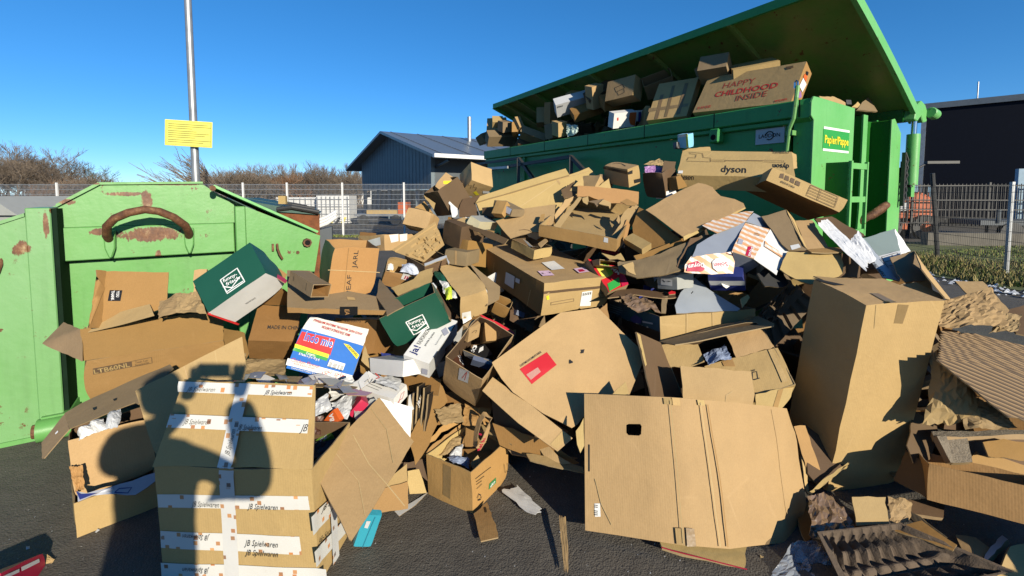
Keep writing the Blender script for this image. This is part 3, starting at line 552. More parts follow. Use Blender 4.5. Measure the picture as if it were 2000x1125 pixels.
def view_n(o,n,p):
    M=WORLD[o]; q=M@p
    return n if (M.to_3x3()@n).dot(Vector((0,0,1.65))-q)>0 else -n
WORLD={}
def cut_hole(o,pts):
    c=sum(pts,Vector())/len(pts); n=Vector()
    for i in range(len(pts)): n+=(pts[i]-c).cross(pts[(i+1)%len(pts)]-c)
    n.normalize(); k=len(pts)
    me=bpy.data.meshes.new('cutter'); me.from_pydata([p+n*.06 for p in pts]+[p-n*.06 for p in pts],[],[tuple(range(k)),tuple(range(2*k-1,k-1,-1))]+[(i,i+k,(i+1)%k+k,(i+1)%k) for i in range(k)])
    cu=bpy.data.objects.new('cutter',me); COL.objects.link(cu)
    a=bpy.data.objects.new('cut',o.data); COL.objects.link(a); b=a.modifiers.new('hole','BOOLEAN'); b.operation='DIFFERENCE'; b.object=cu; b.solver='EXACT'
    bpy.context.view_layer.update(); new=bpy.data.meshes.new_from_object(a.evaluated_get(bpy.context.evaluated_depsgraph_get()))
    if len(new.polygons)>10: nm=o.data.name; o.data=new
    bpy.data.objects.remove(a); bpy.data.objects.remove(cu)
def decs(o,L,parent_th=.003,base=0):
    if not L: return
    bv=surf(o); first=len(TEXTS)
    for di,d in enumerate(L):
        off=.002+.0008*di
        if d[0]=='q' and d[1]=='hole':
            cut_hole(o,[Vector(p) for p in d[2]]); bv=surf(o); continue
        if d[0]=='q':
            pts=[Vector(p) for p in d[2]]; c=sum(pts,Vector())/len(pts); n=Vector()
            for i in range(len(pts)): n+=(pts[i]-c).cross(pts[(i+1)%len(pts)]-c)
            n=view_n(o,n.normalized(),c); bm=bmesh.new(); fc=bm.faces.new([bm.verts.new(p) for p in pts]); bmesh.ops.triangulate(bm,faces=[fc])
            for k in range(4):
                es=[e for e in bm.edges if e.calc_length()>.022]
                if not es: break
                bmesh.ops.subdivide_edges(bm,edges=es,cuts=1); bmesh.ops.triangulate(bm,faces=bm.faces[:])
            for v in bm.verts: v.co=drape(bv,v.co,n,off)
            bm.normal_update()
            if sum(f.normal.dot(n) for f in bm.faces)<0: bmesh.ops.reverse_faces(bm,faces=bm.faces[:])
            for f in bm.faces: f.smooth=True
            me=bpy.data.meshes.new(d[3]); bm.to_mesh(me); bm.free(); q=link(d[3],me,d[1],o); q['print']=1; continue
        if d[0]=='l':
            P0=[Vector(p) for p in d[2]]; n=view_n(o,Vector(d[4]),P0[0]); P_=[P0[0]]
            for a,b in zip(P0[:-1],P0[1:]):
                m=max(1,int((b-a).length/.02)); P_+=[a.lerp(b,i/m) for i in range(1,m+1)]
            P_=[drape(bv,p,n,off) for p in P_]; vs=[];fs=[]
            for i,p in enumerate(P_):
                t=(P_[min(i+1,len(P_)-1)]-P_[max(i-1,0)])
                t=t.normalized() if t.length>1e-6 else n.orthogonal(); s=n.cross(t).normalized()*d[3]/2; vs+=[p-s,p+s]
            for i in range(len(P_)-1): fs.append((2*i,2*i+1,2*i+3,2*i+2))
            me=bpy.data.meshes.new(d[5]); me.from_pydata(vs,[],fs); q=link(d[5],me,d[1],o); q['print']=1; continue
        TEXTS.append((o,)+tuple(d[1:])+(bv,off+.0006))
    return
TEXTS=[]
def place(o,head):
    name,label,cat,mat,group,loc,rot,par,th=head
    R=Euler(rot,'XYZ') if rot else Euler((0,0,0)); M=Matrix.Translation(Vector(loc))@R.to_matrix().to_4x4()
    WORLD[o]=M
    if par>=0: PEND.append((o,par,M))
    else:
        o.location=loc; o.rotation_euler=R; tag(o,label,cat,group)
    OBJ.append(o)
PEND=[]
FN={'F':(1,-1),'B':(1,1),'L':(0,-1),'R':(0,1),'T':(2,1),'D':(2,-1)}
def B(name,label,cat,mat,group,loc,rot,par,th,d,open_,inner,facem,warp,flaps,dec):
    n=8; seed=len(OBJ); warp=.0015 if loc[1]>5 else min(warp,.0055); mats=[mat,'edge']; mi={}
    for k,v in facem.items():
        if v not in mats: mats.append(v)
        mi[k]=mats.index(v)
    cr_=random.Random(seed*13+5); crush={(a,b,c):(cr_.uniform(.0,.10) if cr_.random()<.55 and warp>.0025 else 0) for a in (0,1) for b in (0,1) for c in (0,1)}
    inner=inner or mat
    if inner not in mats: mats.append(inner)
    ii=mats.index(inner); bm=bmesh.new()
    def shell(ins,inside):
        V={}
        def vert(i,j,k):
            key=(i,j,k)
            if key not in V:
                c=[]
                for a,(t,dd) in enumerate(zip((i,j,k),d)):
                    c.append(ins+(dd-2*ins)*t/n)
                for f_ in open_:
                    a,s=FN[f_]
                    if s>0 and (i,j,k)[a]==n: c[a]=d[a]
                    if s<0 and (i,j,k)[a]==0: c[a]=0
                p=Vector(c); q=Vector((nz(p,4,seed),nz(p,4,seed+11),nz(p,4,seed+23)))*warp*1.7+Vector((nz(p,13,seed+4),nz(p,13,seed+5),nz(p,13,seed+6)))*warp*.5
                for f_ in open_:
                    a,s=FN[f_]
                    if (i,j,k)[a]==(n if s>0 else 0): q+=Vector((nz(p,9,seed+7),nz(p,9,seed+8),nz(p,9,seed+9)))*warp*1.2
                for (a_,b_,c_),amt in crush.items():
                    if amt:
                        dv=Vector((p.x-a_*d[0],p.y-b_*d[1],p.z-c_*d[2])); R_=min(d)*.38; w_=max(0,1-dv.length/R_)
                        if w_: q+=(Vector((.5*d[0],.5*d[1],.5*d[2]))-Vector((a_*d[0],b_*d[1],c_*d[2]))).normalized()*(w_**1.5*amt*min(d)*1.3)
                V[key]=bm.verts.new(p+q)
            return V[key]
        for f_,(a,s) in FN.items():
            if f_ in open_: continue
            b,c=[x for x in range(3) if x!=a]
            for x in range(n):
                for y in range(n):
                    idx=[]
                    for ux,uy in((0,0),(1,0),(1,1),(0,1)):
                        t=[0,0,0]; t[a]=n if s>0 else 0; t[b]=x+ux; t[c]=y+uy; idx.append(vert(*t))
                    flip=(s>0)==((a==1)); 
                    if inside: flip=not flip
                    if flip: idx.reverse()
                    f=bm.faces.new(idx); f.smooth=True; f.material_index=ii if inside else mi.get(f_,0)
        return V
    V0=shell(0,False)
    if open_:
        V1=shell(max(th,.004),True)
        for f_ in open_:
            a,s=FN[f_]; b,c=[x for x in range(3) if x!=a]; ring=[(x,0) for x in range(n)]+[(n,y) for y in range(n)]+[(x,n) for x in range(n,0,-1)]+[(0,y) for y in range(n,0,-1)]
            for q in range(len(ring)):
                def g(V,r):
                    t=[0,0,0]; t[a]=n if s>0 else 0; t[b],t[c]=r; return V.get(tuple(t))
                A_,B_=ring[q],ring[(q+1)%len(ring)]; L=[g(V0,A_),g(V0,B_),g(V1,B_),g(V1,A_)]
                if None in L: continue
                try: f=bm.faces.new(L); f.material_index=1
                except ValueError: pass
    bm.normal_update()
    for e in bm.edges:
        if len(e.link_faces)==2 and e.calc_face_angle(0)>.45: e.smooth=False
    me=bpy.data.meshes.new(name); bm.to_mesh(me); bm.free()
    o=link(name,me,mats); place(o,(name,label,cat,mat,group,loc,rot,par,th))
    for k,(P,m) in enumerate(flaps):
        bm,nn=poly_mesh('flap',P,max(th,.004),warp,seed+k)
        cc=sum((Vector(p) for p in P),Vector())/len(P)
        if view_n(o,nn,cc)!=nn: bmesh.ops.reverse_faces(bm,faces=bm.faces[:])
        mm=finish_sheet('flap',bm,None,max(th,.004)); link('flap',mm,[m,'edge'],o)
    decs(o,dec)
def P(name,label,cat,mat,group,loc,rot,par,th,warp,polys,dec):
    o=None
    for k,(pts,m) in enumerate(polys):
        # front of every sheet faces the viewer's side it was surveyed from; thickness goes behind it
        bm,n=poly_mesh(name,pts,th,warp,len(OBJ)+k)
        c=sum((Vector(p) for p in pts),Vector())/len(pts)+Vector(loc)
        if n.dot(Vector((0,0,1.65))-c)<0: bmesh.ops.reverse_faces(bm,faces=bm.faces[:])
        me=finish_sheet(name,bm,None,th)
        if k==0: o=link(name,me,[m,'edge']); place(o,(name,label,cat,mat,group,loc,rot,par,th))
        else: link('panel',me,[m,'edge'],o)
    decs(o,dec)
def S(name,label,cat,mat,group,loc,rot,par,th,warp,smooth,cols,dec):
    bm=bmesh.new(); nv=8; sub=5 if smooth else 3; C=[(Vector(a),Vector(b)) for a,b in cols]; L=[]
    for i in range(len(C)-1):
        for s in range(sub):
            t=s/sub
            if smooth:
                p0,p1,p2,p3=C[max(i-1,0)],C[i],C[i+1],C[min(i+2,len(C)-1)]
                L.append(tuple(.5*((2*p1[k])+(p2[k]-p0[k])*t+(2*p0[k]-5*p1[k]+4*p2[k]-p3[k])*t*t+(3*p1[k]-p0[k]-3*p2[k]+p3[k])*t*t*t) for k in (0,1)))
            else: L.append(tuple(C[i][k].lerp(C[i+1][k],t) for k in (0,1)))
    L.append(C[-1]); G=[]
    seed=len(OBJ)
    for a,b in L: G.append([bm.verts.new(a.lerp(b,j/nv)) for j in range(nv+1)])
    for i in range(len(G)-1):
        for j in range(nv): bm.faces.new([G[i][j],G[i+1][j],G[i+1][j+1],G[i][j+1]])
    bm.normal_update(); s=sum(f.normal.dot(Vector((0,0,1.65))-Vector(loc)-f.calc_center_median()) for f in bm.faces)
    if s<0: bmesh.ops.reverse_faces(bm,faces=bm.faces[:]); bm.normal_update()
    nn=[(v,v.normal.copy()) for v in bm.verts]
    for v,q in nn: v.co+=q*(nz(v.co,6,seed)*warp*1.5+nz(v.co,17,seed)*warp*.6)
    me=finish_sheet(name,bm,None,th); o=link(name,me,[mat,'edge']); place(o,(name,label,cat,mat,group,loc,rot,par,th)); decs(o,dec)
def C(name,label,cat,mat,group,loc,rot,par,th,quad,amp,seed,n,freq,bulge,edge):
    a,b,c,d=[Vector(q) for q in quad]; nrm=(c-a).cross(d-b).normalized()
    if nrm.dot(Vector((0,0,1.65))-Vector(loc))<0: nrm=-nrm
    size=((b-a).length+(d-a).length)/2; bm=bmesh.new(); G=[]; rg=random.Random(seed)
    n=max(7,min(13,int(n*.5))); n=int(n*(1.25 if size>.3 else 1)); fq=freq/max(size,.05)*.16; cu=(b-a)/n; cv=(d-a)/n
    for i in range(n+1):
        r=[]
        for j in range(n+1):
            u,v=i/n,j/n; p=a.lerp(b,u).lerp(d.lerp(c,u),v); q=p*fq
            ex=nz(q,1.3,seed+1)*edge*size*.8; ey=nz(q,1.3,seed+2)*edge*size*.8
            h=(1-abs(nz(q,1,seed))*3.0)*.75+rg.uniform(-1,1)*.20+(1-abs(nz(q,2.3,seed+9))*3)*.32
            t=(b-a).normalized()*ex+(d-a).normalized()*ey+cu*rg.uniform(-.36,.36)+cv*rg.uniform(-.36,.36)
            r.append(bm.verts.new(p+t+nrm*(amp*.62*h+bulge*(1-(2*u-1)**2)*(1-(2*v-1)**2))))
        G.append(r)
    for i in range(n):
        for j in range(n):
            A_,B_,C_,D_=G[i][j],G[i+1][j],G[i+1][j+1],G[i][j+1]
            if rg.random()<.5: bm.faces.new([A_,B_,C_]); bm.faces.new([A_,C_,D_])
            else: bm.faces.new([A_,B_,D_]); bm.faces.new([B_,C_,D_])
    bm.normal_update()
    if sum(f.normal.dot(nrm) for f in bm.faces)<0: bmesh.ops.reverse_faces(bm,faces=bm.faces[:])
    me=finish_sheet(name,bm,None,.0015)
    me.polygons.foreach_set('use_smooth',[False]*len(me.polygons))
    o=link(name,me,[mat,mat]); place(o,(name,label,cat,mat,group,loc,rot,par,th))
def height_sheet(head,quad,n,m,f,mat,th=.004):
    a,b,c,d=[Vector(q) for q in quad]; nrm=(c-a).cross(d-b).normalized()
    if nrm.dot(Vector((0,0,1.65))-Vector(head[5]))<0: nrm=-nrm
    bm=bmesh.new(); G=[]
    for i in range(n+1):
        G.append([bm.verts.new(a.lerp(b,i/n).lerp(d.lerp(c,i/n),j/m)+nrm*f(i/n,j/m)) for j in range(m+1)])
    for i in range(n):
        for j in range(m): bm.faces.new([G[i][j],G[i+1][j],G[i+1][j+1],G[i][j+1]])
    bm.normal_update()
    if sum(x.normal.dot(nrm) for x in bm.faces)<0: bmesh.ops.reverse_faces(bm,faces=bm.faces[:])
    me=finish_sheet(head[0],bm,None,th); me.polygons.foreach_set('use_smooth',[False]*len(me.polygons)); o=link(head[0],me,[mat,mat]); place(o,head); return o
def PT(*a):
    head,quad=a[:9],a[9]
    def f(u,v):
        e=min(u,1-u,v,1-v)
        if e<.045: return .03
        h=-.05*min(1,(e-.045)/.07)
        k=(u*9)%1; rib=max(0,1-abs(k-.5)*4.2); s=abs(v-.5)
        h+=.05*rib*min(1,max(0,(s-.10)/.1))*(1 if s<.42 else .6)
        return h-.02*math.sin(v*22)*(1-rib)
    height_sheet(head,quad,90,44,f,'pulpd')
def SI(*a):
    head,quad=a[:9],a[9]; rng=random.Random(3); bl=[(rng.uniform(0,.9),rng.uniform(.25,.95),rng.uniform(.06,.2),rng.uniform(.05,.16),rng.uniform(.006,.02)*rng.choice((1,-1,1))) for _ in range(34)]
    def f(u,v):
        h=0
        for x,y,w_,hh,z in bl:
            if x<u<x+w_ and y-v<hh and y>v: h=z
        return h+(.008 if v<.1 else 0)
    height_sheet(head,quad,70,44,f,'k1')
def PI(*a):
    head,quad=a[:9],a[9]; rng=random.Random(8); ps=[(rng.uniform(.05,.95),rng.uniform(.03,.45),rng.uniform(.03,.07),rng.uniform(.03,.06)) for _ in range(16)]+[(.1+.09*i,.03,.035,.05) for i in range(9)]+[(.03,.06+.08*i,.03,.04) for i in range(7)]
    def f(u,v):
        h=-.03-.02*(v>.5)
        if int(u*13)%2 and v>.5: h+=.02
        for x,y,w_,hh in ps:
            if abs(u-x)<w_*.6 and abs(v-y)<hh*.6: h=.03
        return h
    o=height_sheet(head,quad,64,64,f,'pulpp')
kraft('pulpp',(.15,.11,.07),flute=0,stain=.5)
B('taped_carton','large carton wrapped in white gingerbread-patterned tape standing at front left, right flap hanging out','carton','k1',None,(-1.509,1.9,-.086),(.031,-.019,-.068),-1,0.006,(.697,.377,.588),'T','k5',{},0.004,[([(0,0,.588),(.697,0,.588),(.662,.13,.892),(.056,.137,.907)],'k1')],[('q','tape',[(.005,-.003,.46),(.673,-.003,.473),(.677,-.003,.412),(.004,-.003,.401)],'tape'),('q','tape',[(.005,-.004,.295),(.623,-.004,.29),(.628,-.004,.207),(.002,-.004,.219)],'tape'),('q','tape',[(-.005,-.003,.15),(.732,-.003,.148),(.732,-.003,.087),(-.007,-.003,.085)],'tape'),('q','tape2',[(.294,-.005,.593),(.359,-.006,.592),(.34,-.006,.001),(.275,-.006,0)],'tape'),('t','ink','JB Spielwaren',(.157,-.004,.413),(1,0,-.008),(.008,0,1),.126,.025,'s'),('t','ink','JB Spielwaren',(.407,-.004,.411),(1,0,-.005),(.005,0,1),.135,.025,'s'),('t','ink','JB Spielwaren',(.378,-.006,.242),(1,0,-.011),(.011,0,1),.152,.028,'s'),('t','ink','JB Spielwaren',(.231,-.007,.284),(-.999,0,.042),(-.042,0,-.999),.124,.023,'s'),('t','ink','JB Spielwaren',(.379,-.007,.2),(1,0,-.01),(.01,0,1),.15,.026,'s'),('t','ink','JB Spielwaren',(.217,-.004,.132),(-.999,0,.04),(-.04,0,-.999),.12,.024,'s'),('q','tape',[(.699,-.053,.419),(.699,.392,.308),(.699,.369,.234),(.699,-.047,.334)],'tape'),('q','tape',[(.699,-.048,.262),(.699,.37,.146),(.699,.349,.08),(.699,-.04,.187)],'tape'),('t','ink','JB Spielwaren',(.701,-.018,.26),(0,.958,-.288),(0,.288,.958),.262,.019,'s'),('t','ink','JB Spielwaren',(.701,.028,.375),(0,.967,-.255),(0,.255,.967),.253,.02,'s'),('q','tape2',[(.701,.105,.321),(.701,.164,.313),(.701,.157,-.06),(.701,.098,-.041)],'tape'),('q','tape',[(.05,.126,.905),(.661,.12,.89),(.662,.103,.851),(.051,.109,.865)],'tape'),('q','tape',[(.039,.073,.782),(.661,.068,.768),(.662,.046,.719),(.033,.052,.732)],'tape'),('q','tape2',[(.318,.122,.901),(.375,.122,.9),(.357,-.01,.592),(.293,-.009,.595)],'tape'),('t','ink','JB Spielwaren',(.105,.055,.746),(1,-.001,-.003),(.003,.395,.919),.121,.022,'s'),('t','ink','JB Spielwaren',(.354,.048,.73),(1,-.009,-.021),(.023,.394,.919),.108,.022,'s'),('t','ink','JB',(.628,.046,.727),(1,.006,.014),(-.015,.394,.919),.036,.03,'s'),('t','ink','JB Spielwaren',(.338,.006,.636),(.109,.392,.913),(-.994,.043,.1),.104,.023,'s'),('t','ink','JB Spielwaren',(.093,.107,.869),(1,-.003,-.006),(.007,.395,.919),.131,.019,'s'),('t','ink','JB Spielwaren',(.448,.104,.86),(1,-.003,-.006),(.006,.395,.919),.128,.019,'s')])
P('flap','','','k2',None,(-.708,2.009,.408),0,0,0.006,0.004,[([(-.012,.417,.145),(.212,.241,-.001),(.077,-.274,-.122),(.064,-.271,-.116),(-.165,-.064,.042),(-.176,-.049,.052)],'k2')],[('l','crease',[(-.062,.155,.079),(.045,.048,.002),(.239,-.081,-.117)],0.0050,(-.345,.3,-.89),'print'),('l','crease',[(-.105,.039,.056),(.028,-.046,-.024),(.096,-.177,-.094)],0.0035,(-.345,.3,-.89),'print'),('l','crease',[(-.027,.329,.124),(.075,.246,.057),(.147,.091,-.024)],0.0040,(-.345,.3,-.89),'print')])
P('inner_board','','','wh',None,(-.61,2.458,.446),0,0,0.003,0.004,[([(-.114,.001,.089),(.056,.043,.02),(.059,-.044,-.11)],'wh')],[])
P('flap','','','k2',None,(-1.596,2.254,.648),0,0,0.006,0.004,[([(-.216,-.096,.059),(.101,.247,.22),(.17,.165,.063),(.172,.132,.021),(-.062,.013,.067),(-.053,-.071,-.044),(-.046,-.197,-.204),(-.066,-.192,-.182)],'k2')],[('l','crease',[(-.029,.099,.15),(.023,.055,.053)],0.0040,(-.459,.688,-.562),'print'),('l','crease',[(.016,.147,.171),(.069,.09,.058)],0.0041,(-.459,.688,-.562),'print'),('l','crease',[(-.079,.047,.126),(-.043,.022,.066)],0.0039,(-.459,.688,-.562),'print')])
B('carton','open carton printed LTB60NL with its front flap folded up beside the green skip','carton','k3',None,(-2.548,2.682,.388),(.399,.02,.647),-1,0.004,(.697,.42,.337),'T','k3',{},0.004,[([(0,0,.337),(.697,0,.337),(.691,.123,.499),(-.008,.11,.482)],'k3s'),([(.007,-.027,.355),(-.009,.116,.478),(-.104,.334,.39),(-.189,.208,.343)],'k4')],[('q','inkbrown',[(.043,-.002,.271),(.219,-.003,.284),(.22,-.003,.241),(.043,-.003,.226)],'printed_panel'),('t','k1','LTB60NL',(.048,-.004,.232),(.996,0,.092),(-.092,0,.996),.163,.032,'b'),('l','inkbrown',[(.221,-.003,.284),(.314,-.003,.292),(.316,-.002,.248),(.22,-.003,.241)],0.0037,(0,-1,0),'print'),('t','inkbrown','Trash Can',(.235,-.004,.264),(.997,0,.073),(-.073,0,.997),.061,.016,''),('t','inkbrown','Accessories',(.234,-.004,.245),(.995,0,.104),(-.104,0,.995),.067,.016,'')])
P('carton_flap','tall brown flap with black thank-you sticker standing in front of green skip wall','cardboard sheet','k3b',None,(-2.398,2.739,1.06),0,-1,0.004,0.004,[([(-.092,.062,.123),(.246,.121,.104),(.293,.032,-.095),(-.009,-.077,-.19),(-.069,.019,.027)],'k3b'),([(-.092,.062,.124),(-.096,.002,.14),(-.086,-.005,.101),(-.066,.016,.025),(-.018,-.157,-.167),(-.012,-.074,-.191)],'k3b')],[('q','black',[(-.034,.016,.013),(.032,.028,.01),(.04,0,-.049),(-.026,-.012,-.046)],'sticker'),('t','white','THANK',(-.022,.014,.008),(.236,-.393,-.889),(.955,.263,.137),.058,.016,'b'),('t','white','YOU',(.005,.019,.006),(.211,-.4,-.892),(.961,.253,.114),.038,.016,'b')])
P('cardboard_sheet','creased pale paper sheet lying in the LTB60NL carton','paper','k2',None,(-2.305,2.668,.919),0,-1,0.002,0.004,[([(-.194,-.001,-.044),(-.051,.045,.03),(.136,.052,.078),(.223,-.025,.027),(.044,-.035,-.022),(-.158,-.037,-.069)],'k2')],[])
C('packing_paper','folded crumpled brown packing paper wads in the back of the LTB60NL carton','paper','k2p',None,(-2.008,2.717,.993),0,-1,0.003,[(-.122,.033,.009),(-.017,.062,.059),(.203,-.037,.001),(-.063,-.057,-.068)],0.02,3,22,4,0.0,0.12)
C('packing_paper','fanned brown paper layers tucked below the left green snack carton','paper','k2p',None,(-1.899,2.68,1.01),0,-1,0.003,[(-.096,.04,.036),(.014,.06,.056),(.132,-.06,-.044),(-.051,-.04,-.049)],0.018,4,22,6,0.0,0.12)
P('cardboard_sheet','narrow brown card edge peeking out left of the tilted green snack carton','cardboard sheet','k2',None,(-1.937,2.828,1.112),0,-1,0.02,0.004,[([(-.045,.011,.069),(.028,.031,.072),(.039,-.015,-.077),(-.022,-.027,-.065)],'k2')],[])
B('snack_carton','upper left dark green and white snack carton tilted against the green skip','carton','gr',None,(-1.687,2.52,.994),(-.62,-.622,.277),-1,0.004,(.368,.229,.239),'',None,{'D': 'wh', 'R': 'gr', 'L': 'gr'},0.003,[],[('l','white',[(.134,-.003,.136),(.243,-.003,.137),(.244,-.003,.032),(.134,-.003,.034),(.134,-.003,.136)],0.0064,(0,-1,0),'logo'),('t','white','funny-',(.143,-.004,.109),(.986,0,-.164),(.164,0,.986),.084,.022,'b'),('t','white','frisch',(.149,-.004,.077),(.989,0,-.146),(.146,0,.989),.081,.022,'b'),('l','white',[(.131,-.003,.088),(.169,-.003,.048),(.237,-.003,.077)],0.0064,(0,-1,0),'logo'),('l','white',[(.132,-.003,.044),(.24,-.003,.039)],0.0058,(0,-1,0),'logo'),('q','red',[(-.004,-.004,-.002),(.003,.003,-.002),(.007,.259,-.003),(-.006,.263,-.003)],'stripe'),('t','ink','MADE FOR SNACKS',(.143,.132,-.004),(.995,.102,0),(.102,-.995,0),.061,.014,'')])
P('card_strip','','','redc',None,(-1.41,2.741,1.162),0,10,0.004,0.004,[([(-.079,.027,.049),(-.001,.023,-.001),(.048,.028,-.033),(.064,-.037,-.039),(-.032,-.041,.023)],'redc')],[])
P('cardboard_sheet','small brown card corner leaning on the skip wall right of the upper green snack carton','cardboard sheet','k3',None,(-1.447,2.845,1.159),0,-1,0.006,0.004,[([(-.037,.015,.041),(.035,.016,-.008),(.038,-.02,-.046),(-.037,-.012,.013)],'k3')],[])
B('carton','brown carton printed MADE IN CHINA leaning under the upper green snack carton','carton','k3s',None,(-1.595,2.74,.766),(-.868,.161,.38),-1,0.004,(.262,.202,.276),'T',None,{},0.004,[([(0,0,.276),(.262,0,.276),(.149,-.174,.271),(.028,-.171,.327)],'k3s')],[('t','ink','MADE IN CHINA',(.085,-.004,.089),(1,0,.022),(-.022,0,1),.2,.028,'b')])
B('carton','brown carton with a printed number hidden behind the blue noodle carton','carton','k3s',None,(-1.136,2.86,.647),(-.229,-.03,-.206),-1,0.004,(.288,.25,.218),'',None,{},0.004,[],[('t','ink','44030075',(.063,-.004,.196),(1,0,0),(0,0,1),.118,.014,'')])
P('cardboard_sheet','torn brown card standing right of the blue noodle carton','cardboard sheet','k2',None,(-.855,2.7,.66),0,-1,0.006,0.004,[([(-.04,.043,.078),(-.015,.02,.036),(.057,-.022,-.049),(.045,-.033,-.064),(-.047,-.008,-.001)],'k2')],[])
C('packing_paper','shiny crushed brown paper left of the MADE IN CHINA carton','paper','k2p',None,(-1.654,2.69,.655),0,-1,0.003,[(-.112,.09,.02),(.026,.07,.027),(.131,-.09,-.032),(-.044,-.07,-.015)],0.025,10,22,7,0.0,0.12)
C('packing_paper','crumpled brown paper below the MADE IN CHINA carton','paper','k2p',None,(-1.445,2.63,.645),0,-1,0.003,[(-.149,.07,.027),(.096,.07,.011),(.151,-.07,-.027),(-.099,-.07,-.012)],0.025,11,22,7,0.0,0.12)
B('noodle_carton','blue white and red noodle carton tilted in the left of the heap','carton','wh',None,(-1.314,2.62,.643),(-.21,.343,.175),-1,0.004,(.371,.201,.235),'T','wh',{'F': 'blu'},0.002,[([(0,0,.235),(.371,0,.235),(.369,.068,.331),(.016,.055,.312)],'wh')],[('q','red',[(.009,-.003,.22),(.203,-.003,.229),(.208,-.003,.132),(.002,-.003,.142)],'logo_panel'),('q','yel',[(-.001,-.003,.144),(.2,-.003,.136),(.203,-.003,.112),(.001,-.002,.123)],'stripe'),('q','grn',[(.001,-.003,.123),(.202,-.003,.115),(.2,-.003,.096),(-.001,-.003,.105)],'stripe'),('t','white','Indo mie',(.035,-.004,.176),(1,0,.002),(-.002,0,1),.166,.054,'b'),('t','blu','Indo mie',(.036,-.005,.179),(1,0,-.007),(.007,0,1),.161,.049,'b'),('q','yel',[(.256,-.002,.219),(.29,-.003,.219),(.367,-.002,.178),(.361,-.002,.152)],'flash'),('t','ink','ORIGINAL',(.279,-.004,.207),(.883,0,-.47),(.47,0,.883),.087,.014,'b'),('q','wh',[(-.01,-.003,.057),(.371,-.002,.056),(.374,-.002,.02),(-.007,-.003,.019)],'banner'),('t','redink','Chicken Flavour',(.012,-.004,.045),(1,0,.01),(-.01,0,1),.163,.022,''),('t','redink','RASA KALDU AYAM',(.032,-.004,.032),(1,0,.013),(-.013,0,1),.118,.011,''),('t','redink','يخة دجاج',(.2,-.004,.029),(1,0,.024),(-.024,0,1),.127,.026,''),('t','white','Contents :',(.076,-.004,.105),(1,0,.006),(-.006,0,1),.057,.014,'b'),('t','white','8 Packs x (5 x 70 g e)',(.039,-.004,.092),(1,0,-.028),(.028,0,1),.121,.014,'b'),('q','white',[(.215,-.003,.112),(.308,-.002,.11),(.307,-.003,.07),(.214,-.003,.072)],'barcode'),('t','ink','||| |||| || |||',(.222,-.004,.077),(.999,0,-.036),(.036,0,.999),.081,.023,'b'),('t','white','MANUFACTURED BY INDOFOOD SUKSES',(.029,-.004,.008),(1,0,.017),(-.017,0,1),.268,.008,''),('t','redink','MAX. STACKING 8 CARTON',(.276,.02,.273),(-.999,.019,.027),(-.033,-.581,-.813),.17,.017,'b'),('t','redink','AVOID HEAT, MOISTURE, SMELLING MATERIALS',(.342,.036,.296),(-1,.008,.012),(-.014,-.581,-.814),.297,.015,'b')])
B('carton','orange brown open carton with vertical lettering standing on the flat tray','carton','k3b',None,(-1.114,2.74,1.047),(.123,.125,.618),-1,0.004,(.282,.263,.3),'T','k3',{'L': 'olive_shade'},0.004,[],[('t','ink','PEAF',(.138,-.004,.004),(-.062,0,.998),(-.998,0,-.062),.124,.028,''),('t','ink','JARL',(.153,-.004,.171),(-.029,0,1),(-1,0,-.029),.113,.028,''),('l','crease',[(-.015,-.002,.156),(.302,-.002,.149)],0.0046,(0,-1,0),'print'),('l','k3',[(.089,-.002,.297),(.1,-.002,.007)],0.0037,(0,-1,0),'print')])  # left wall tinted olive for its shade and the green reflected into it
P('flat_tray','flattened grey brown furniture tray with a black logo under the orange carton','cardboard tray','k4',None,(-.951,2.713,1.028),0,-1,0.006,0.004,[([(-.48,.196,.144),(-.351,.236,.135),(-.172,.104,.054),(.115,.092,-.004),(.196,-.01,-.055),(.202,-.023,-.061),(-.315,-.153,-.011)],'k4'),([(-.315,-.153,-.011),(.239,-.153,-.028),(.245,-.146,-.057),(-.321,-.144,-.045)],'k3'),([(.117,.087,-.003),(.018,.498,.033),(.316,-.053,-.026),(.267,-.226,-.035),(.239,-.153,-.028)],'k4')],[('q','black',[(-.016,-.16,-.005),(.085,-.161,-.004),(.079,-.146,-.058),(-.023,-.146,-.058)],'logo'),('t','k3','EA',(.011,-.157,-.02),(-.034,.255,-.966),(.999,.001,-.035),.036,.026,'b'),('q','k2',[(-.047,.033,.008),(-.002,.037,.001),(.012,.015,-.01),(-.031,.006,-.005)],'label')])
B('small_box','small grey brown open-ended box lying on the flat tray','box','k4',None,(-1.108,2.5,1.086),(.192,.155,.915),-1,0.004,(.108,.267,.073),'F','k3b',{},0.002,[],[('l','ink',[(-.002,.062,.021),(-.003,.068,.061)],0.0034,(-1,0,0),'print'),('l','ink',[(-.003,.21,.028),(-.003,.216,.054)],0.0035,(-1,0,0),'print')])
B('carton','lower carton at front left with torn top edge standing on asphalt','carton','k1',None,(-2.089,2.11,-.046),(-.071,-.012,.81),-1,0.004,(.321,.3,.222),'T',None,{},0.007,[],[])
B('carton','upper carton at front left filled with white bottles, back flap open','carton','k2',None,(-2.173,2.2,.139),(-.024,-.048,.742),-1,0.004,(.322,.196,.299),'T','k5',{},0.007,[],[])
